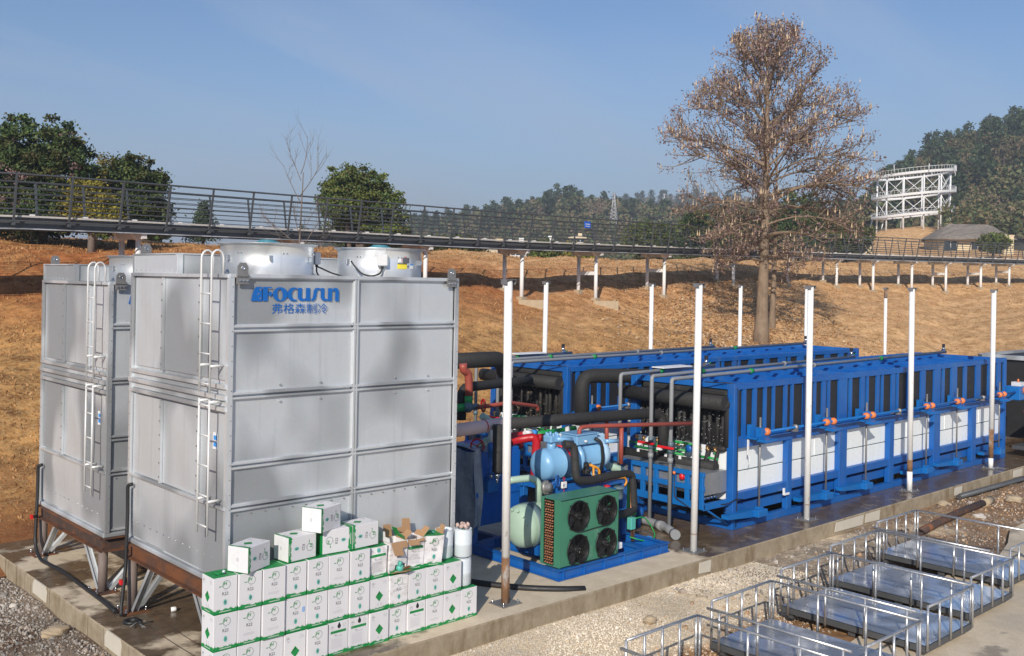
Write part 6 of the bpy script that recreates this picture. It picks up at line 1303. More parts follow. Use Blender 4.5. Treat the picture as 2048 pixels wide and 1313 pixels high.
# ================================================================ wheeled rail cages in the foreground
def cage(x0, y0, x1, y1, label, gate_shift, last=False):
    t = thing('rail_cage', label, 'rail cage', (x0, y0, GZ), 0, 'galvanised rail cages on the apron'); W_, D_ = x1-x0, y1-y0; zr = .69; zd = .20; r = .018
    g = G(); nx_, ny_ = 10, 12; vs = []
    ph = random.uniform(0, 6)
    for j in range(ny_+1):
        for i in range(nx_+1): vs.append((i/nx_*W_, j/ny_*D_, zd+.0012*math.sin(i*.7+ph)*math.sin(j*.5+ph)))
    g.add(vs, [(j*(nx_+1)+i, j*(nx_+1)+i+1, (j+1)*(nx_+1)+i+1, (j+1)*(nx_+1)+i) for j in range(ny_) for i in range(nx_)], 0, True); g.build('deck_plate', 'galvanised_plate', t)
    for (a, b) in (((0, 0), (W_, 0)), ((W_, 0), (W_, D_)), ((W_, D_), (0, D_)), ((0, D_), (0, 0))):
        g = G(); g.beam((*a, zd-.045), (*b, zd-.045), .03, .075, 0); g.build('deck_edge', 'beam_grey', t)
    for (x, y) in ((.08, .1), (W_-.08, .1), (.08, D_-.1), (W_-.08, D_-.1), (.08, D_/2)):
        g = G(); g.box(x-.03, x+.03, y-.05, y+.05, .035, zd-.08, 0); g.lathe([(0, -.018), (.045, -.018), (.05, 0), (.045, .018), (0, .018)], (x, y, .052), (1, 0, 0), 12, 1); g.build('castor', ['beam_grey', 'black_rubber'], t)
    def rail(p, q, nm='top_rail'): g = G(); g.cyl(p, q, r, 10, 0); return g.build(nm, 'galvanised_tube', t)
    def bar(x, y, z0, z1): g = G(); g.cyl((x, y, z0), (x, y, z1), r*.92, 10, 0); g.build('upright', 'galvanised_tube', t)
    e = .02
    rail((W_+e, 0, zr), (W_+e, D_, zr)); rail((0, D_+e, zr), (W_+e, D_+e, zr)); rail((0, -e, zr), (W_, -e, zr))
    for k in range(5): bar(W_*k/4+.0, D_+e, zd-.06, zr)
    for k in range(5): bar(W_*k/4, -e, zd-.06, zr)
    for k in range(4): bar(W_+e, D_*(k+.02)/3.05, zd-.06, zr)
    # loose gate rail on the near side, a little lower
    if not last:
        s_ = gate_shift; rail((-.04, D_+.06, zr-.09), (-.02, .02+s_, zr-.09), 'gate_rail')
        for k in range(4): bar(-.035, D_-.12-k*(D_-.35)/3, zd-.10, zr-.09)
cg = [(8.43, 5.10, 9.70, 7.13, 'nearest railed cage, cut off by the bottom edge of the picture', .1), (10.30, 5.34, 11.60, 7.34, 'second railed cage from the front, its gate rail sticking out at the left', .12), (12.20, 5.52, 13.52, 7.55, 'third railed cage from the front, in the middle of the row', .1),
      (13.90, 5.70, 15.36, 7.76, 'fourth railed cage from the front, its plate deck creased', .15), (15.92, 5.95, 17.32, 8.05, 'farthest railed cage, nearest the rusty pipe', .25)]
for c_ in cg: cage(*c_)
cage(6.55, 4.9, 7.85, 6.9, 'railed cage almost wholly below the frame, one rail end showing', .1)
pipe('steel_beam', 'long dark grey box beam lying beside the slab at the right', [(22.05, 9.30, GZ+.09), (34.0, 8.95, GZ+.09)], .075, 'beam_grey', 'beam', 0, 4)
pipe('rusty_pipe', 'rusty brown pipe lying aslant on the orange dirt behind the farthest cage', [(18.25, 8.42, GZ+.09), (20.3, 8.6, GZ+.11), (22.2, 8.7, GZ+.10)], .075, ['rust_dark', 'footing'], 'pipe', 0, 12, None, lambda g, p0: g.cyl(Vector((21.75, 8.655, GZ+.1))-p0, Vector((22.25, 8.705, GZ+.1))-p0, .085, 12, 1))
# clutter past the far end of the front machine
t = thing('grey_container', 'dark framed equipment box past the end of the front ice machine', 'container', (29.6, 9.9, 0)); g = G(); g.box(0.1, 6, .1, 2.0, .2, 2.45, 0); g.build('dark_body', 'panel_black', t)
for (x, y) in ((0, 0), (3, 0), (6, 0), (0, 2.0)): g = G(); g.box(x, x+.12, y, y+.12, 0, 2.5, 0); g.build('frame_post', 'beam_grey', t)
for y in (0, 2.0): g = G(); g.box(.12, 6, y, y+.12, 2.40, 2.52, 0); g.build('frame_rail', 'galvanised_rib', t)
g = G(); g.box(0, .12, .12, 2.0, 2.40, 2.52, 0); g.build('frame_rail', 'galvanised_rib', t)
g = G(); g.prism([(0, 0), (1.6, .0), (1.6, .22), (.1, .14)], (0, 0, 0), (1, 0, 0), (0, 0, 1), .5, 0)
for k in range(4): g.box(.35+k*.3, .47+k*.3, -.503, -.5, .05, .14, 1)
tag(g.build('yellow_case', ['label_yellow', 'print_black'], None, (29.75, 10.5, 2.53)), 'yellow case on top of the dark equipment box at the right edge', 'case')
pipe('red_pipe', 'dusty red pipe lying across the stand past the front ice machine', [(27.5, 9.85, 1.22), (31.5, 9.8, 1.18)], .12, 'pipe_brick', 'pipe', 0, 12)
t = thing('tube_stand', 'galvanised tube stand past the end of the front ice machine', 'stand', (27.6, 9.75, 0))
for x in (0, .55, 1.1, 1.65, 2.2): g = G(); g.cyl((x, 0, .3), (x, 0, 1.06), .045, 10, 0); g.build('upright', 'galvanised_tube', t)
g = G(); g.cyl((-.1, 0, 1.06), (2.4, 0, 1.06), .05, 10, 0); g.build('top_tube', 'galvanised_tube', t); g = G(); g.box(-.1, 2.4, -.1, .5, .2, .3, 0); g.build('plinth', 'beam_grey', t)
g = G(); g.lathe([(0, 0), (.3, .02), (.36, .25), (.28, .5), (.1, .6), (0, .6)], (0, 0, 0), (0, 0, 1), 14, 0); tag(g.build('white_sack', 'ice_white', None, (28.0, 9.62, 0)), 'full white sack on the slab past the end of the front ice machine', 'sack')
g = G(); g.box(0, .35, 0, .3, 0, .18, 0, None, .03); tag(g.build('white_bundle', 'label_white', None, (28.9, 9.7, 1.33)), 'white bundle lying on the dusty red pipe at the right edge', 'bundle')
# ================================================================ elevated walkway
WP = [(-420, 23.0, 5.64), (-250, 24.3, 5.72), (0, 26, 5.84), (250, 28.4, 5.88), (500, 31.5, 5.92), (760, 35.3, 5.96), (1024, 40, 6.0), (1320, 47.5, 6.15), (1600, 58, 6.4), (1800, 64, 6.5), (2000, 70, 6.6), (2400, 84, 6.8)]
pts = [AD(x, 600, d) for x, d, z in WP]; pts = [Vector((p.x, p.y, z)) for p, (x, d, z) in zip(pts, WP)]
# resample by length with a Catmull-Rom curve
dense = []
for i in range(len(pts)-1):
    p0, p1, p2, p3 = pts[max(i-1, 0)], pts[i], pts[i+1], pts[min(i+2, len(pts)-1)]
    for k in range(24):
        t_ = k/24; dense.append(.5*((2*p1)+(p2-p0)*t_+(2*p0-5*p1+4*p2-p3)*t_**2+(3*p1-p0-3*p2+p3)*t_**3))
dense.append(pts[-1]); acc = [0]
for a, b in zip(dense, dense[1:]): acc.append(acc[-1]+(b-a).length)
WL = acc[-1]
def wpt(s):
    s = min(max(s, 0), WL); i = int(np.searchsorted(acc, s)); i = min(max(i, 1), len(acc)-1); t_ = (s-acc[i-1])/(acc[i]-acc[i-1]); return dense[i-1].lerp(dense[i], t_)
def wfr(s):
    p = wpt(s); d = (wpt(s+.4)-wpt(s-.4)).normalized(); n_ = d.cross(Vector((0, 0, 1))).normalized(); return p, d, n_   # n_ points toward the camera side
WW = 2.0; step = 1.42
t = thing('elevated_walkway', 'long dark railed walkway on white columns, crossing the whole picture above the hillside', 'walkway', dense[0]); o0 = dense[0]
def sweep(name, off_n, off_z, w_, h_, m, n0=0, n1=None):
    g = G(); sN = int(WL/1.0); vs = []
    for i in range(sN+1):
        p, d, n_ = wfr(i*WL/sN); c_ = p+n_*off_n+Vector((0, 0, off_z))-o0
        for (a, b) in ((-1, -1), (1, -1), (1, 1), (-1, 1)): vs.append(c_+n_*(a*w_/2)+Vector((0, 0, b*h_/2)))
    fs = [(i*4+k, i*4+(k+1) % 4, (i+1)*4+(k+1) % 4, (i+1)*4+k) for i in range(sN) for k in range(4)]; g.add(vs, fs, 0); return g.build(name, m, t)
sweep('deck', -WW/2, -.06, WW-.1, .05, 'walk_dark'); sweep('deck_curb', -.03, .0, .09, .05, 'walk_plank'); sweep('deck_curb', -WW+.03, .0, .09, .05, 'walk_plank')
sweep('side_beam', -.12, -.21, .10, .20, 'walk_dark'); sweep('side_beam', -WW+.12, -.21, .10, .20, 'walk_dark'); sweep('under_rail', .02, -.33, .03, .03, 'galvanised_rib'); sweep('cable_tray', .06, -.12, .10, .03, 'walk_dark')
def railtube(name, off, z, r):
    g = G(); g.tube([wfr(i*WL/120)[0]+wfr(i*WL/120)[2]*off(z)+Vector((0, 0, z))-o0 for i in range(121)], r, 6, 0); g.build(name, 'walk_dark', t)
nearoff = lambda z: .06+.24*z/1.1; faroff = lambda z: -WW-.06-.24*z/1.1
for offf in (nearoff, faroff):
    railtube('handrail', offf, 1.09, .03)
    for z in (.18, .32, .46, .60, .74, .90): railtube('guard_rod', offf, z, .013)
ns_ = int(WL/step); pm = {}
for i in range(ns_):
    s = .5+i*step; p, d, n_ = wfr(s)
    for sgn in (1, -1):
        b = p if sgn > 0 else p-n_*WW; nn = n_*sgn
        g = G(); prof = [(-.16, -.24), (-.02, -.22), (.07, -.14), (.11, .0), (.30, 1.08)]
        q = [b+nn*a+Vector((0, 0, z))-o0 for a, z in prof]
        for a_, b_ in zip(q, q[1:]): g.beam(a_, b_, .035, .055, 0, d)
        g.build('railing_post', 'walk_dark', t)
    g = G(); g.beam(p+n_*.12+Vector((0, 0, -.20))-o0, p-n_*(WW+.12)+Vector((0, 0, -.20))-o0, .07, .09, 0); g.build('cross_bearer', 'walk_dark', t)
    if i % 1 == 0:
        g = G(); p2 = wfr(s+.5)[0]; g.box(-.06, .06, -.06, .03, -.015, .025, 0, Matrix.Translation(p2-o0-n_*.06+Vector((0, 0, .035))) @ Matrix.Rotation(math.atan2(d.y, d.x), 4, 'Z')); g.build('curb_cleat', 'column_white', t)
# columns in pairs under the deck
def s_at(x):
    best = min(range(len(dense)), key=lambda i: abs((lambda p: 1024+FPX*(p.x*RT[0]+p.y*RT[1])/(p.x*FW[0]+p.y*FW[1]))(dense[i])-x)); return acc[best]
cols = [(290, 0), (606, 0), (868, 0), (1056, 0), (1213, 1), (1348, 1), (1482, 1), (1590, 0), (1686, 0), (1763, 0), (1836, 0), (1908, 1), (1970, 1), (2035, 1), (2110, 1)]
for i, (x, hb) in enumerate(cols):
    s = s_at(x); p, d, n_ = wfr(s); c = thing('walkway_support', 'white twin column support%s under the walkway, %s from left' % (' with a cross bar' if hb else '', (ORD+['fourteenth', 'fifteenth'])[i]), 'support', (p.x, p.y, 0), 0, 'white column pairs under the walkway'); o = Vector((p.x, p.y, 0))
    zt2 = p.z-.36
    bases = []
    for off in (-.50, -1.5):
        q = p+n_*off; zg = terr(q.x, q.y); bases.append((q, zg)); g = G(); g.cyl(Vector((q.x, q.y, zg-.3))-o, Vector((q.x, q.y, zt2-.12))-o, .082, 16, 0); g.build('column', 'column_white', c)
        g = G(); g.box(-.15, .15, -.15, .15, zg-.5, zg+.14, 0, Matrix.Translation(Vector((q.x, q.y, 0))-o) @ Matrix.Rotation(math.atan2(d.y, d.x), 4, 'Z')); g.build('footing', 'footing', c)
    g = G(); a = p-n_*.15; b = p-n_*1.85; g.beam(Vector((a.x, a.y, zt2))-o, Vector((b.x, b.y, zt2))-o, .16, .24, 0); g.build('cap_beam', 'column_white', c)
    for off in (-.50, -1.5): q = p+n_*off; g = G(); T = Matrix.Translation(Vector((q.x, q.y, zt2-.05))-o) @ Matrix.Rotation(math.atan2(d.y, d.x), 4, 'Z'); g.prism([(-.1, -.1), (.1, -.1), (.34, .22), (-.34, .22)], T @ Vector((0, -.07, 0)), T.to_3x3() @ Vector((1, 0, 0)), Vector((0, 0, 1)), -.14, 0); g.build('bracket', 'column_white', c)
    if hb:
        zz_ = max(bases[0][1], bases[1][1])+.9; a, b = bases[0][0], bases[1][0]; g = G(); g.beam(Vector((a.x, a.y, zz_))-o, Vector((b.x, b.y, zz_))-o, .12, .16, 0); g.build('cross_bar', 'column_white', c)
    if i in (3, 4): q = bases[0][0]; g = G(); g.box(-.1, 1.0, -.5, -.15, bases[0][1]-.6, bases[0][1]+.02, 0, Matrix.Translation(Vector((q.x, q.y, 0))-o) @ Matrix.Rotation(rad(-45), 4, 'Z')); g.build('footing_block', 'footing', c)
s = s_at(1164); p, d, n_ = wfr(s); T = Matrix.Translation(p+n_*.36+Vector((0, 0, .80))) @ Matrix.Rotation(math.atan2(d.y, d.x), 4, 'Z')
g = G(); g.box(-.19, .21, -.012, .012, -.13, .15, 0, T)
for k, (z0, z1) in enumerate(((.02, .055), (-.07, -.04))):
    x = -.14
    while x < .12: g.box(x, x+.035, -.0155, -.0125, z0, z1, 1, T); x += .05
o = g.build('walkway_sign', ['sign_blue', 'label_white']); tag(o, 'small blue notice with white lettering tied to the walkway railing', 'sign')

# ================================================================ trees
def frame_rand(n): v = RNG.normal(0, 1, (n, 3)); return v/np.linalg.norm(v, axis=1)[:, None]
def crown_cloud(lobes, n_clump, n_leaf, cr, shell=.62):
    """leaf positions gathered in clumps spread through the crown volume, denser toward its outside"""
    vol = np.array([a[3]*a[4]*a[5] for a in lobes])**.67; pk = RNG.choice(len(lobes), n_clump, p=vol/vol.sum()); L_ = np.array(lobes)[pk]
    d = frame_rand(n_clump); rr_ = RNG.uniform(shell**1.6, 1.12, n_clump)
    cc = L_[:, :3]+d*L_[:, 3:]*rr_[:, None]
    pick = np.repeat(np.arange(n_clump), n_leaf); sc = np.repeat(RNG.uniform(.6, 1.25, n_clump), n_leaf)
    P = cc[pick]+RNG.normal(0, .5, (len(pick), 3))*np.array([1, 1, .62])*cr*sc[:, None]; return P, cc
def tree(name, label, base, lobes, n_clump, n_leaf, cr, leaf, size, trunk_r, bark, cat='tree', group=None, limbs=9, asp=.6, trunk_top=None):
    t = thing(name, label, cat, base, 0, group); P, cc = crown_cloud(lobes, n_clump, n_leaf, cr)
    V, F = leaves(P, RNG.uniform(.65, 1.2, len(P))*size, asp); link('crown', npmesh('crown', V, F, [leaf]), t)
    if n_clump > 200:
        P2, _ = crown_cloud([(a[0], a[1], a[2]+.1, a[3]*1.03, a[4]*1.03, a[5]*1.04) for a in lobes], n_clump//5, n_leaf, cr*.9, .85); V, F = leaves(P2, RNG.uniform(.65, 1.2, len(P2))*size, asp); link('crown', npmesh('crown', V, F, ['leaf_mid' if leaf == 'leaf_dark' else 'leaf_yellow_green']), t)
    zl = max(a[2] for a in lobes); g = G(); tt = trunk_top or zl; top = Vector((lobes[0][0]*.6, lobes[0][1]*.6, tt)); g.tube([(0, 0, -.4), (.05, .02, tt*.35), top*.7+Vector((.05, 0, 0)), top], [trunk_r*1.15, trunk_r, trunk_r*.7, trunk_r*.3], 9, 0)
    o = g.build('trunk', bark, t)
    for k in range(limbs):
        c_ = Vector(cc[RNG.integers(len(cc))]); z0 = tt*(.25+.5*k/limbs); a = Vector((top.x*z0/tt, top.y*z0/tt, z0)); g = G(); g.tube([a, a.lerp(c_, .5)+Vector((0, 0, .25)), c_], [trunk_r*.42, trunk_r*.3, trunk_r*.08], 6, 0); g.build('limb', bark, t)
    return t
m = lambda x, y, d: AD(x, y, d).z
# left group
b = at(75, 35); px = 35/FPX; H0 = m(75, 236, 35)-b.z
def lob(b, d, lst):
    r_ = []
    for (x, y, hw, hh, dd) in lst:
        p = AD(x, y, d+dd); r_.append((p.x-b.x, p.y-b.y, p.z-b.z, hw*d/FPX, hw*d/FPX, hh*d/FPX))
    return r_
tree('evergreen_tree', 'big dense evergreen with some dry brown tips, at the far left behind the walkway', b, lob(b, 35, [(75, 300, 88, 62, 0), (20, 360, 95, 75, .5), (120, 360, 68, 78, -.5), (60, 430, 110, 45, 0), (-60, 350, 100, 80, 1)]), 520, 105, .31, 'leaf_dark', .068, .26, 'bark_dark', limbs=16)
P, _ = crown_cloud(lob(b, 35, [(75, 310, 92, 70, -1.2), (30, 380, 80, 60, -1.2)]), 22, 26, .25); V, F = leaves(P, RNG.uniform(.04, .075, len(P)), .5)
kind(link('dry_tips', npmesh('dry_tips', V, F, ['leaf_brown']), bpy.data.objects['evergreen_tree']), 'stuff')
b = at(263, 36.5); tree('evergreen_tree', 'dark evergreen right of the yellowing tree, behind the walkway', b, lob(b, 36.5, [(265, 385, 52, 62, 0), (285, 430, 50, 40, 0), (235, 420, 48, 48, .6), (305, 365, 22, 26, 0), (262, 340, 22, 26, .0)]), 270, 90, .29, 'leaf_dark', .066, .18, 'bark_dark')
b = at(180, 34); tree('yellowing_tree', 'yellow green tree between the two dark evergreens at the left', b, lob(b, 34, [(178, 405, 40, 44, 0), (160, 430, 34, 30, .3), (205, 440, 38, 26, 0)]), 170, 90, .30, 'leaf_yellow', .052, .12, 'bark_grey')
b = at(222, 44); tree('yellowing_tree', 'thin pale yellow tree top showing between the two dark evergreens', b, lob(b, 44, [(222, 340, 36, 26, 0), (215, 375, 34, 32, 0)]), 90, 34, .30, 'leaf_yellow', .06, .12, 'bark_grey')
b = at(720, 47); tree('round_tree', 'round dark evergreen standing alone behind the walkway, left of centre', b, lob(b, 47, [(712, 392, 66, 54, 0), (752, 430, 56, 56, .5), (688, 405, 44, 44, -.6), (770, 470, 46, 28, 0), (700, 455, 40, 36, 1)]), 430, 95, .34, 'leaf_mid', .075, .24, 'bark_grey', limbs=14)
for k in range(3): b = at(700+24*k, 46.6); g = G(); g.tube([(0, 0, -.3), (.1*(k-1), .1, 1.0), (.5*(k-1), 0, 2.4)], [.12, .10, .05], 7, 0); g.build('stem', 'bark_grey', bpy.data.objects['round_tree'], b-at(720, 47))
# small conifer
b = at(405, 50); t = thing('small_conifer', 'small dark conifer seen through the walkway railing, left of centre', 'tree', b); hh = m(405, 405, 50)-b.z; P = []
for k in range(230): u = random.random(); a = random.uniform(0, 6.28); rr_ = (1-u)*1.0*random.uniform(.3, 1); P += [(rr_*math.cos(a)+random.gauss(0, .12), rr_*math.sin(a)+random.gauss(0, .12), hh*(.12+.86*u)+random.gauss(0, .1)) for _ in range(14)]
V, F = leaves(P, RNG.uniform(.06, .12, len(P)), .3); link('crown', npmesh('crown', V, F, ['leaf_pine']), t); g = G(); g.cyl((0, 0, -.2), (0, 0, hh*.95), .07, 7, 0, .02); g.build('trunk', 'bark_dark', t)
# hedge and bushes along the crest
for i, (x, y, w_, h_, d, lf, lab) in enumerate(((905, 498, 62, 18, 58, 'leaf_mid', 'low green bush on the crest right of the round tree'), (1090, 506, 26, 16, 66, 'leaf_mid', 'low green bush before the white house'), (1140, 510, 40, 14, 68, 'leaf_yellow', 'pale olive bush right of the white house'), (260, 466, 60, 10, 56, 'leaf_mid', 'low hedge on the crest under the left of the walkway'), (1430, 472, 95, 56, 84, 'leaf_dark', 'large dark evergreen left of the big bare tree trunk'), (1300, 482, 60, 34, 88, 'leaf_mid', 'mid green bushy tree further left of the big tree'), (1580, 452, 90, 70, 92, 'leaf_dark', 'large dark evergreen right of the big tree trunk'), (1690, 478, 60, 36, 86, 'leaf_mid', 'olive bush below the white coaster tower, right of the big tree'), (1985, 486, 28, 16, 98, 'leaf_mid', 'rounded green bush in front of the thatched hut'), (1520, 486, 70, 30, 78, 'leaf_dark', 'low dark shrub behind the big tree trunk'))):
    b = at(x, d); p = AD(x, y, d); z = p.z-b.z; s_ = d/FPX
    tree('bush' if h_ < 40 else 'evergreen_tree', lab, b, [(0, 0, z, w_*s_, w_*s_*.8, h_*s_), (w_*s_*.4, .3, z-.3*h_*s_, w_*s_*.6, w_*s_*.6, h_*s_*.7), (-w_*s_*.45, -.2, z-.35*h_*s_, w_*s_*.6, w_*s_*.5, h_*s_*.65)], int(150+w_*2.2), 42, .45, lf, .14, .12, 'bark_dark', cat='bush' if h_ < 40 else 'tree', limbs=5)
# bare sapling in front of the walkway
def branches(g, p, d, L, r, depth, spread, rnd, m=0, tips=None, up=.25, segs=4, curl=.12):
    P = [p.copy()]; dd = d.normalized()
    for k in range(segs):
        dd = (dd+Vector((rnd.gauss(0, curl), rnd.gauss(0, curl), rnd.gauss(0, curl)+up*.12))).normalized(); P.append(P[-1]+dd*L/segs)
    g.tube(P, [r+(r*.35-r)*i/segs for i in range(segs+1)], 6 if r > .02 else 4, m, caps=False)
    if tips is not None and depth == 0: tips.append((P[-1], dd)); tips.append((P[-2], dd))
    if depth > 0:
        n_ = rnd.choice((3, 4)) if depth > 1 else rnd.choice((3, 4, 5))
        for k in range(n_):
            i = rnd.uniform(.35, 1.); q = P[min(segs-1, int(i*segs))].lerp(P[min(segs, int(i*segs)+1)], i*segs % 1)
            ax = dd.cross(Vector((rnd.gauss(0, 1), rnd.gauss(0, 1), rnd.gauss(0, 1)))).normalized(); nd = (dd*math.cos(spread)+ax*math.sin(spread)*rnd.choice((1, -1))).normalized()
            branches(g, q, nd, L*rnd.uniform(.42, .68), r*.5, depth-1, spread, rnd, m, tips, up, segs, curl)
b = at(598, 28.5); t = thing('bare_sapling', 'thin leafless sapling behind the near cooling tower, in front of the walkway', 'tree', b); zt2 = m(600, 345, 28.5)-b.z; rnd = random.Random(5)
g = G(); top = Vector((.08, 0, zt2)); g.tube([(0, 0, -.2), (-.05, 0, zt2*.35), (.02, 0, zt2*.7), top], [.045, .035, .024, .012], 7, 0); g.build('trunk', 'bark_grey', t)
for k, (z, a, L, el) in enumerate(((.42, 0, 1.9, 38), (.46, 3.1, 2.1, 42), (.52, .2, 1.6, 50), (.55, 3.3, 1.7, 35), (.6, 1.2, 1.4, 45), (.62, 4.4, 1.4, 45), (.82, 3.05, 2.1, 52), (.86, .1, 2.3, 50), (.95, 2.6, 1.7, 65), (.99, .5, 1.8, 66), (.34, -.3, 1.7, 22), (.36, 3.0, 1.4, 25))):
    g = G(); d3 = (rt3*math.cos(a)+fw3*math.sin(a))*math.cos(rad(el))+up3*math.sin(rad(el)); branches(g, Vector((0, 0, zt2*z)), d3, L*.62, .014, 2, .5, rnd, 0, None, .6, 4, .07); g.build('branch', 'bark_grey', t)

# the big tree with withered leaves and upright fruit spikes
def big_tree(base, H, label, rnd, half, trunk_r, nprim, name, z0=3.1, dens=1.):
    env = lambda z_: float(np.interp(z_, [h[0] for h in half], [h[1] for h in half]))
    t = thing(name, label, 'tree', base); g = G(); tp = []
    for k in range(15): u = k/14; tp.append(Vector((.12*math.sin(u*5), .1*math.sin(u*4+1), u*H-.3)))
    rr_ = [trunk_r*(1.35 if k == 0 else 1.08 if k == 1 else (1-.88*(k/14)**.9)) for k in range(15)]; g.tube(tp, rr_, 14, 0); g.build('trunk', 'bark_big', t); tips = []
    for k in range(nprim):
        u = (k+.5)/nprim; z = z0+(H-.9-z0)*u**.92; a = k*2.399+rnd.uniform(-.3, .3); w_ = np.interp(z, [h[0] for h in half], [h[1] for h in half])*rnd.uniform(.8, 1.05)
        el = np.interp(z/H, [.2, .45, .7, 1.], [6, 40, 54, 72])+rnd.uniform(-12, 12); d3 = Vector((math.cos(a)*math.cos(rad(el)), math.sin(a)*math.cos(rad(el)), math.sin(rad(el))))
        L = .3
        while L < 7 and L*math.cos(rad(el)) < np.interp(z+L*math.sin(rad(el))*.72, [h[0] for h in half], [h[1] for h in half]) and z+L*math.sin(rad(el)) < H+.6: L += .08
        L *= rnd.uniform(.82, 1.06); r0 = trunk_r*(.30-.19*u)*rnd.uniform(.6, 1.3); segs = 7; P = [Vector((0, 0, z))]; dd = d3.copy()
        for j in range(segs):
            v = j/segs; dd = (dd+Vector((rnd.gauss(0, .07), rnd.gauss(0, .07), (-.19 if v < .6 else (-.08 if v < .85 else .12))*(1-.7*u)*1.15+rnd.gauss(0, .04)))).normalized(); q_ = P[-1]+dd*L/segs
            if len(P) > 3 and math.hypot(q_.x, q_.y) > env(q_.z)*1.02: break
            P.append(q_)
        segs = len(P)-1
        g = G(); g.tube(P, [r0*(1-.82*i/segs) for i in range(segs+1)], 7, 0, caps=False); tips.append((P[-1], dd))
        nsec = int((6+12*L/4.5)*dens*(1 if z > 4.8 else .55))
        for q in range(nsec):
            v = rnd.uniform(.30, 1.)**.8; i = min(segs-1, int(v*segs)); o = P[i].lerp(P[i+1], v*segs-i); ld = (P[i+1]-P[i]).normalized(); sd_ = ld.cross(up3).normalized()*(1 if q % 2 else -1)
            nd = (ld*rnd.uniform(.45, .9)+sd_*rnd.uniform(-.2, 1.)+up3*rnd.uniform(-.35, .95)).normalized(); l2 = min(2.1, (.34+.34*(1-v))*L*rnd.uniform(.5, 1.15)*.72+.2)
            Q = [o]; 
            for j in range(3): nd = (nd+Vector((rnd.gauss(0, .16), rnd.gauss(0, .16), rnd.gauss(-.04+.1*j, .12)))).normalized(); qn = Q[-1]+nd*l2/3; k_ = env(qn.z)*1.05/max(.01, math.hypot(qn.x, qn.y)); Q.append(qn if k_ > 1 else Vector((qn.x*k_, qn.y*k_, qn.z)))
            g.tube(Q, [.022, .016, .011, .008], 4, 0, caps=False); tips.append((Q[-1], nd)); tips.append((Q[2], nd))
            for w2 in range(rnd.choice((3, 4, 5, 6))):
                i2 = rnd.randint(1, 3); o2 = Q[i2].lerp(Q[i2-1], rnd.random()); n2 = (nd+Vector((rnd.gauss(0, .6), rnd.gauss(0, .6), rnd.gauss(.25, .4)))).normalized(); e2 = o2+n2*rnd.uniform(.18, .5); g.tube([o2, o2.lerp(e2, .5)+Vector((0, 0, .02)), e2], [.010, .008, .006], 3, 0, caps=False); tips.append((e2, n2))
        g.build('branch', 'bark_big', t)
    T0 = np.array([tuple(p) for p, d in tips]); n_ = len(T0); keep = RNG.random(n_) < .82; A = np.repeat(T0[keep], 4, 0); A = A+RNG.normal(0, .10, A.shape)-[0, 0, .03]
    V, F = leaves(A, RNG.uniform(.032, .07, len(A)), .62); kind(link('withered_leaves', npmesh('withered_leaves', V, F, ['leaf_brown']), t), 'stuff')
    B = T0[RNG.random(n_) < .20]; n_ = len(B); h_ = RNG.uniform(.16, .34, n_); w_ = h_*.13; V = []; 
    for k, (sx, sy) in enumerate(((1, 0), (-.5, .87), (-.5, -.87))): V.append(np.stack([B[:, 0]+sx*w_, B[:, 1]+sy*w_, B[:, 2]+h_*.12], 1))
    bot = B.copy(); mid = B+np.stack([0*h_, 0*h_, h_*.7], 1); top = B+np.stack([RNG.normal(0, .015, n_), RNG.normal(0, .015, n_), h_], 1)
    VV = np.stack([bot, V[0], V[1], V[2], V[0]*.5+mid*.5+[0, 0, .03], V[1]*.5+mid*.5+[0, 0, .03], V[2]*.5+mid*.5+[0, 0, .03], top], 1); f0 = np.array([(0, 2, 1), (0, 3, 2), (0, 1, 3), (1, 2, 5), (1, 5, 4), (2, 3, 6), (2, 6, 5), (3, 1, 4), (3, 4, 6), (4, 5, 7), (5, 6, 7), (6, 4, 7)])
    kind(link('fruit_spikes', npmesh('fruit_spikes', VV, (f0[None]+(np.arange(n_)*8)[:, None, None]).reshape(-1, 3), ['fruit_tan']), t), 'stuff'); return t
HALF = [(2.8, 1.4), (3.6, 2.6), (4.6, 3.4), (6.0, 4.0), (7.4, 4.15), (8.8, 3.95), (9.8, 3.4), (10.8, 2.7), (11.8, 1.9), (12.6, 1.2), (13.3, .5), (14, .1)]
big_tree(at(1527, 43.7, -.1), 13.1, 'tall spreading tree with withered brown leaves and upright fruit spikes, before the walkway', random.Random(12), [(h[0]*1.06+.1, h[1]*1.13) for h in HALF], .30, 58, 'withered_tree', 3.4)
big_tree(at(1548, 46.2, -.1), 9.6, 'slimmer withered tree close behind the tall one, its trunk just to the right', random.Random(31), [(2, 1.5), (4, 3.6), (6, 3.8), (8, 2.2), (10, .4)], .15, 22, 'withered_tree', 2.6, .8)

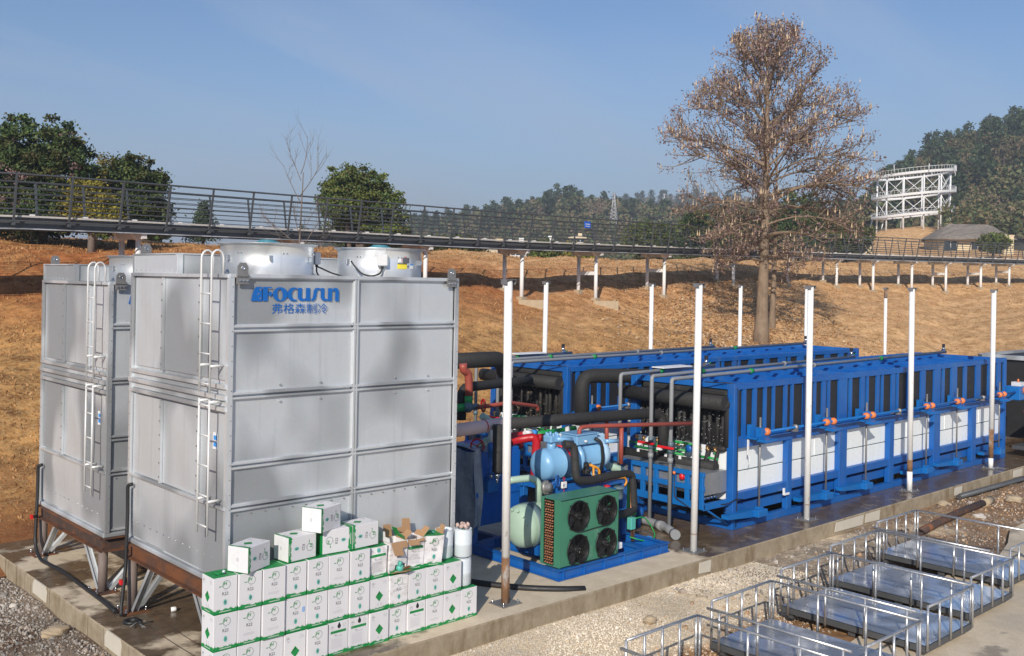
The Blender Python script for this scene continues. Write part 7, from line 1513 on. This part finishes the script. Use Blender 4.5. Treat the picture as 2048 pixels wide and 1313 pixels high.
# ---------------------------------------------------------------- forest on the far hills: shared tree meshes
def forest_proto(kind_, seed):
    r = np.random.default_rng(seed); P = []
    if kind_ == 'pine':
        H = 7.5; n_l = 9
        for k in range(n_l):
            z = H*(.42+.56*k/(n_l-1)); rad_ = (1.75-1.35*(k/(n_l-1))**1.3)*r.uniform(.6, 1.15)
            for q in range(5):
                a = r.uniform(0, 6.28); c = np.array([rad_*.65*math.cos(a), rad_*.65*math.sin(a), z]); P.append(c+r.normal(0, 1, (9, 3))*np.array([.34, .34, .16]))
        P = np.concatenate(P); sz = r.uniform(.20, .36, len(P)); tr = [(0, 0, -.6), (.1, 0, H*.5), (.2, .05, H*.97)]; rr_ = [.16, .12, .05]; lf = 'leaf_pine'
    elif kind_ == 'broad':
        H = 6; 
        for q in range(34):
            d = r.normal(0, 1, 3); d /= np.linalg.norm(d); c = np.array([0, 0, 3.6])+d*np.array([2.3, 2.3, 2.3])*r.uniform(.55, 1); P.append(c+r.normal(0, 1, (12, 3))*np.array([.5, .5, .34]))
        P = np.concatenate(P); sz = r.uniform(.22, .42, len(P)); tr = [(0, 0, -.6), (.1, 0, 2.2), (.2, .1, 4.6)]; rr_ = [.2, .15, .06]; lf = 'leaf_forest'
    else:
        H = 6; 
        for q in range(26):
            d = r.normal(0, 1, 3); d /= np.linalg.norm(d); c = np.array([0, 0, 3.8])+d*np.array([1.9, 1.9, 2.2])*r.uniform(.5, 1); P.append(c+r.normal(0, 1, (9, 3))*np.array([.4, .4, .5]))
        P = np.concatenate(P); sz = r.uniform(.10, .22, len(P)); tr = [(0, 0, -.6), (0, 0, 2.4), (.1, 0, 5.2)]; rr_ = [.12, .09, .03]; lf = 'leaf_dry'
    V, F = leaves(P, sz, .55 if kind_ != 'bare' else .3); g = G(); g.tube(tr, rr_, 5, 0, caps=False)
    if kind_ != 'broad':
        for k in range(7): a = k*2.4; z = H*(.45+.07*k); g.tube([(0, 0, z), (1.1*math.cos(a), 1.1*math.sin(a), z+.5)], [.05, .02], 4, 0, caps=False)
    return npmesh('crown', V, F, [lf]), g.mesh('trunk', 'bark_grey' if kind_ == 'bare' else 'bark_dark'), P, sz, lf
PRO = {k: [forest_proto(k, 50+i*7+len(k)) for i in range(4)] for k in ('pine', 'broad', 'bare')}
FL = {'pine': ('pine_tree', 'dark pine growing among the woods on the far hillside', 'pines on the far hills'), 'broad': ('woodland_tree', 'rounded woodland tree on the far hillside', 'broadleaf trees on the far hills'), 'bare': ('bare_tree', 'leafless grey brown tree among the woods on the far hillside', 'bare trees on the far hills')}
cnt = {'pine': 0, 'broad': 0, 'bare': 0}; rest = {'pine': [], 'broad': [], 'bare': []}
def plant(k, x, d, sc, where='the wooded hill behind the coaster tower'):
    p = at(x, d, -.2); i = random.randrange(4); rz = random.uniform(0, 6.28)
    if cnt[k] < (110 if k != 'bare' else 60):
        cnt[k] += 1; nm, lb, gp = FL[k]; t = thing(nm, lb.replace('the far hillside', where), 'tree', p, rz, gp+' '+where); t.scale = (sc, sc, sc*random.uniform(.9, 1.2)); link('crown', PRO[k][i][0], t); link('trunk', PRO[k][i][1], t)
    else: rest[k].append((p, i, rz, sc))
def xdens(rng_, d0, d1, n_, kp, sc0, sc1, where='the wooded hill behind the coaster tower'):
    for _ in range(n_):
        d = random.uniform(d0, d1)**1; x = random.uniform(*rng_); k = random.choices(('pine', 'broad', 'bare'), kp)[0]; plant(k, x, d, random.uniform(sc0, sc1), where)
# skyline pines of the right hill first (they show largest)
for x, d, sc in ((1772, 232, 1.1), (1790, 238, 1.2), (1812, 246, 1.0), (1852, 250, 1.5), (1868, 252, 1.4), (1880, 250, 1.3), (1896, 254, 1.2), (1912, 256, 1.1), (1930, 256, 1.45), (1946, 258, 1.1), (1962, 258, 1.2), (1975, 258, 1.5), (1990, 258, 1.2), (2006, 258, 1.3), (2022, 258, 1.7), (2036, 258, 1.6), (2052, 258, 1.5), (1760, 222, .9), (1836, 248, .9)): plant('pine', x, d, sc, 'the skyline of the right hill')
xdens((1745, 2110), 176, 258, 300, (.34, .46, .20), .75, 1.15)
xdens((1600, 1790), 150, 215, 70, (.3, .5, .2), .7, 1.0)
xdens((1900, 2100), 128, 178, 60, (.12, .62, .26), .55, .85)
for x, sc in ((1052, 1.0), (1062, 1.1), (1080, .9), (1098, 1.3), (1112, 1.5), (1128, 1.3), (1140, 1.4), (1158, 1.1), (1180, 1.1), (1205, .9)): plant('pine', x, 350, sc, 'the crest of the low central hill')
xdens((820, 1340), 268, 352, 330, (.3, .48, .22), .8, 1.25, 'the low central hill')
xdens((600, 900), 300, 352, 70, (.4, .4, .2), .9, 1.3, 'the low central hill')
xdens((1330, 1640), 220, 352, 110, (.3, .5, .2), .8, 1.2, 'the slope behind the big bare tree')
xdens((1190, 1560), 560, 600, 120, (.3, .45, .25), 1.3, 2.0, 'the farthest ridge')
xdens((2110, 2700), 150, 260, 120, (.3, .5, .2), .8, 1.2)
for k, lst in rest.items():
    if not lst: continue
    Pp, Sz = [], []
    for (p, i, rz, sc) in lst:
        Q = PRO[k][i][2][::2]*sc; c_, s_ = math.cos(rz), math.sin(rz); Pp.append(np.stack([Q[:, 0]*c_-Q[:, 1]*s_+p.x, Q[:, 0]*s_+Q[:, 1]*c_+p.y, Q[:, 2]+p.z], 1)); Sz.append(PRO[k][i][3][::2]*sc*1.35)
    V, F = leaves(np.concatenate(Pp), np.concatenate(Sz), .6); kind(link('distant_woods', npmesh('distant_woods', V, F, [PRO[k][0][4]])), 'stuff')
# undergrowth clothing the same slopes
Pp = []
for (xa, xb, da, db, n_) in ((1700, 2110, 158, 262, 1500), (820, 1340, 262, 352, 1100), (1330, 1700, 180, 352, 500), (560, 900, 290, 352, 260), (640, 1340, 135, 265, 1500), (1330, 1720, 105, 180, 380), (2100, 2700, 140, 262, 500), (1180, 1560, 540, 600, 300)):
    for _ in range(n_):
        d = random.uniform(da, db); x = random.uniform(xa, xb)
        if 1700 < x < 1900 and d < 165: continue
        p = at(x, d); d = max(d, 170); Pp.append(np.array(p)+[0, 0, .8*d/250]+RNG.normal(0, 1, (16, 3))*np.array([1.1, 1.1, .6])*d/250)
Pp = np.concatenate(Pp); V, F = leaves(Pp, RNG.uniform(.35, .75, len(Pp)), .6); kind(link('undergrowth', npmesh('undergrowth', V, F, ['leaf_forest'])), 'stuff')

# ================================================================ far buildings and structures
# white spiral coaster tower
b = at(1823, 140); t = thing('coaster_tower', 'white tiered coaster tower with crossed braces on the grassy mound at the right', 'coaster tower', b); R_ = 4.9; hgt = [m(1834, 432, 140)-b.z, m(1834, 393, 140)-b.z, m(1834, 352, 140)-b.z]; NC = 12
cc = [Vector((R_*math.cos(2*math.pi*k/NC+.2), R_*math.sin(2*math.pi*k/NC+.2), 0)) for k in range(NC)]
tilt = lambda p: .11*(p.x*RT[0]+p.y*RT[1])
for k, p in enumerate(cc):
    zg = terr(b.x+p.x, b.y+p.y)-b.z; g = G(); g.cyl((p.x, p.y, zg-.5), (p.x, p.y, hgt[2]+tilt(p)), .11, 8, 0); g.build('column', 'coaster_white', t)
    q = cc[(k+1) % NC]
    for i in (range(2) if p.x*FW[0]+p.y*FW[1] < 1.5 else ()):
        z0, z1 = hgt[i]+tilt(p), hgt[i+1]+tilt(p)
        g = G(); g.cyl((p.x, p.y, z0+.2), (q.x, q.y, z1-.4), .045, 6, 0); g.build('brace', 'coaster_white', t); g = G(); g.cyl((q.x, q.y, z0+.2), (p.x, p.y, z1-.4), .045, 6, 0); g.build('brace', 'coaster_white', t)
for i, h_ in enumerate(hgt):
    g = G(); vs = []; K = 72
    for k in range(K+1):
        a = 2*math.pi*k/K; d_ = Vector((math.cos(a), math.sin(a), 0)); zz_ = h_+.11*R_*(d_.x*RT[0]+d_.y*RT[1])
        for (rr_, z) in ((R_-.15, zz_+.12), (R_-.10, zz_), (R_+.50, zz_), (R_+.62, zz_+.25), (R_+.55, zz_-.08), (R_-.12, zz_-.08)): vs.append(d_*rr_+Vector((0, 0, z)))
    g.add(vs, [(k*6+j, (k+1)*6+j, (k+1)*6+(j+1) % 6, k*6+(j+1) % 6) for k in range(K) for j in range(6)], 0); g.build('track', 'coaster_white', t)
    g = G(); g.tube([Vector((math.cos(2*math.pi*k/K)*(R_+.64), math.sin(2*math.pi*k/K)*(R_+.64), h_+.11*R_*(math.cos(2*math.pi*k/K)*RT[0]+math.sin(2*math.pi*k/K)*RT[1])+.75)) for k in range(K+1)], .03, 5, 0)
    for k in range(K): a = 2*math.pi*k/K; d_ = Vector((math.cos(a), math.sin(a), 0)); zz_ = h_+.11*R_*(d_.x*RT[0]+d_.y*RT[1]); g.beam(d_*(R_+.62)+Vector((0, 0, zz_)), d_*(R_+.64)+Vector((0, 0, zz_+.75)), .025, .025, 0)
    g.build('track_rail', 'coaster_white', t)
    if i == 2:
        for k in range(0, K, 9): a = 2*math.pi*k/K; g = G(); d_ = Vector((math.cos(a), math.sin(a), 0)); g.cyl(d_*(R_+.85)+Vector((0, 0, h_)), d_*(R_+.9)+Vector((0, 0, h_+1.0)), .05, 5, 0); g.build('track_post', 'coaster_white', t)
for k in range(4): a_ = rad(-47-90+20*k); g = G(); p = cc[k]*1.1; g.cyl((p.x, p.y, hgt[0]), (p.x*1.15, p.y*1.15, -1.5), .09, 6, 0); g.build('raking_leg', 'coaster_white', t)
# thatched hut
b = at(1935, 116); t = thing('thatched_hut', 'low cream hut with a wide grey thatched roof, at the right behind the walkway', 'hut', (b.x, b.y, m(1935, 505, 116)), math.atan2(RT[1], RT[0])); W_, D_ = 3.9, 2.8
g = G(); g.box(-W_, W_, -D_, D_, -2.5, 1.5, 0); g.build('wall', 'plaster_cream', t)
g = G(); r_ = random.Random(2); n1, n2 = 30, 8; rings = []
for j in range(n2+1):
    v = j/n2; row = []
    for k in range(n1): a = 2*math.pi*k/n1; ex = (W_+1.0)*(1-v)+.0+2.4*v; ey = (D_+1.2)*(1-v)+.15*v; row.append((ex*np.sign(math.cos(a))*abs(math.cos(a))**.6, ey*np.sign(math.sin(a))*abs(math.sin(a))**.6, 1.35+1.85*v**.85+r_.uniform(-.08, .08)))
    rings += row
rings += [(0, 0, 3.2)]
g.add(rings, [(j*n1+k, j*n1+(k+1) % n1, (j+1)*n1+(k+1) % n1, (j+1)*n1+k) for j in range(n2) for k in range(n1)]+[(n2*n1+k, n2*n1+(k+1) % n1, len(rings)-1) for k in range(n1)], 0); g.build('roof', 'thatch', t)
for x in (-3.3, -.2, 2.8): 
    g = G(); g.box(x-.7, x+.7, -D_-.03, -D_+.0, .0, 1.1, 0); w_ = g.build('window', 'glass_dark', t); g = G(); g.box(x-.04, x+.04, -D_-.05, -D_-.03, .0, 1.1, 0); g.build('mullion', 'plaster_white', w_)
g = G(); g.box(.5, 1.6, -D_-1.05, -D_-.95, 1.3, 1.62, 0); g.build('roof_vent', 'plaster_white', t)
# white villa and its neighbours beyond the crest
def house(name, label, x, d, ybase, W_, D_, Hh, roof, wallm, roofm, nwin, rot=0.):
    b = at(x, d); t = thing(name, label, 'house', (b.x, b.y, m(x, ybase, d)), math.atan2(RT[1], RT[0])+rot)
    g = G(); g.box(-W_/2, W_/2, -D_/2, D_/2, -3, Hh, 0); g.build('wall', wallm, t); g = G(); e = .5
    g.add([(-W_/2-e, -D_/2-e, Hh), (W_/2+e, -D_/2-e, Hh), (W_/2+e, D_/2+e, Hh), (-W_/2-e, D_/2+e, Hh), (-W_/2*.35, 0, Hh+roof), (W_/2*.35, 0, Hh+roof), (-W_/2-e, -D_/2-e, Hh-.15), (W_/2+e, -D_/2-e, Hh-.15), (W_/2+e, D_/2+e, Hh-.15), (-W_/2-e, D_/2+e, Hh-.15)], [(0, 1, 5, 4), (1, 2, 5), (2, 3, 4, 5), (3, 0, 4), (6, 7, 1, 0), (7, 8, 2, 1), (8, 9, 3, 2), (9, 6, 0, 3), (9, 8, 7, 6)], 0); rf = g.build('roof', roofm, t)
    g = G(); g.box(W_*.1, W_*.1+.6, -.3, .3, Hh+roof*.6, Hh+roof+.5, 0); g.build('chimney', wallm, rf)
    for k in range(nwin): x_ = -W_/2+(k+.5)*W_/nwin; g = G(); g.box(x_-.55, x_+.55, -D_/2-.03, -D_/2, Hh*.25, Hh*.8, 0); w_ = g.build('window', 'glass_dark', t); g = G(); g.box(x_-.6, x_+.6, -D_/2-.07, -D_/2-.03, Hh*.25-.1, Hh*.25, 0); g.box(x_-.04, x_+.04, -D_/2-.06, -D_/2-.03, Hh*.25, Hh*.8, 0); g.build('frame', 'plaster_white', w_)
house('white_villa', 'white villa with a pale low roof beyond the hill crest, under the walkway', 1088, 120, 518, 4.0, 5, 1.7, .55, 'plaster_white', 'plaster_white', 5)
house('grey_roofed_house', 'house with a grey roof just left of the white villa', 1030, 118, 517, 3.6, 4, 1.2, .7, 'plaster_white', 'roof_grey', 3)
house('cream_gable_hut', 'small hut with a cream gable roof peeping over the crest', 985, 92, 522, 2.4, 3, .8, .75, 'plaster_cream', 'roof_cream', 2, .3)
house('cream_box_house', 'little cream block house seen through the walkway railing', 1152, 150, 488, 1.7, 3, .9, .25, 'plaster_cream', 'roof_cream', 2)
# low white walls and terraces near the hut
for k, (x, y, d, w_, h_, lab) in enumerate(((1790, 496, 108, 5.0, .25, 'long white low wall below the grassy mound'), (2015, 503, 104, 1.0, 1.6, 'pale stone gate post right of the thatched hut'), (1712, 487, 112, 3.2, .7, 'short pale wall left of the grassy mound'))):
    b = at(x, d); g = G(); g.box(-w_/2, w_/2, -.2, .2, -1.5, h_, 0, None, .03); g.box(-w_/2-.05, w_/2+.05, -.25, .25, h_, h_+.1, 0); o = g.build('low_wall', 'plaster_cream' if k else 'plaster_white', None, (b.x, b.y, b.z if k == 0 else m(x, y, d)), (0, 0, math.atan2(RT[1], RT[0]))); tag(o, lab, 'wall')
# white track on the hillside
a, b = AD(1928, 307, 218), AD(2028, 300, 226); t = thing('hillside_track', 'white railed coaster track crossing the wooded hill at the upper right', 'track', a)
g = G(); g.beam((0, 0, 0), b-a, .9, .35, 0); g.build('track_bed', 'coaster_white', t); g = G(); g.cyl((0, 0, 1.1), (b-a)+Vector((0, 0, 1.1)), .07, 6, 0); g.build('handrail', 'coaster_white', t)
for k in range(9): p = (b-a)*(k/8); g = G(); g.cyl(p, p+Vector((0, 0, 1.1)), .06, 5, 0); g.cyl(p+Vector((0, 0, -7)), p, .12, 6, 0); g.build('support_post', 'coaster_white', t)
# lattice pylons
def pylon(x, d, ytop, ybase, label):
    b = AD(x, ybase, d); H_ = m(x, ytop, d)-b.z; t = thing('power_pylon', label, 'pylon', b, .5, 'lattice power pylons on the far ridge'); g = G(); bw = H_*.105; r_ = H_*.007
    wd = lambda u: bw*(1-u)**1.25+H_*.014
    N_ = 12; cs = [(1, 1), (1, -1), (-1, -1), (-1, 1)]
    for k in range(N_):
        u0, u1 = k/N_, (k+1)/N_
        for i in range(4):
            c0, c1 = cs[i], cs[(i+1) % 4]; p00 = (c0[0]*wd(u0), c0[1]*wd(u0), u0*H_); p01 = (c0[0]*wd(u1), c0[1]*wd(u1), u1*H_); p10 = (c1[0]*wd(u0), c1[1]*wd(u0), u0*H_); p11 = (c1[0]*wd(u1), c1[1]*wd(u1), u1*H_)
            g.beam(p00, p01, r_*1.4, r_*1.4, 0); g.beam(p00, p11, r_, r_, 0); g.beam(p10, p01, r_, r_, 0)
    g.build('mast', 'pylon_steel', t)
    for z in (.52, .72, .98):
        g = G()
        for s_ in (1, -1): g.beam((s_*H_*.03, 0, z*H_), (s_*H_*.17, 0, z*H_), r_*1.2, r_*1.2, 0); g.beam((s_*H_*.03, 0, (z+.04)*H_), (s_*H_*.17, 0, z*H_), r_, r_, 0); g.cyl((s_*H_*.16, 0, z*H_), (s_*H_*.16, 0, (z-.05)*H_), r_, 5, 0)
        g.build('cross_arm', 'pylon_steel', t)
pylon(1227, 250, 386, 470, 'nearer steel lattice pylon standing before the far wooded hill'); pylon(1327, 330, 388, 455, 'farther steel lattice pylon beside the bare branches of the big tree')
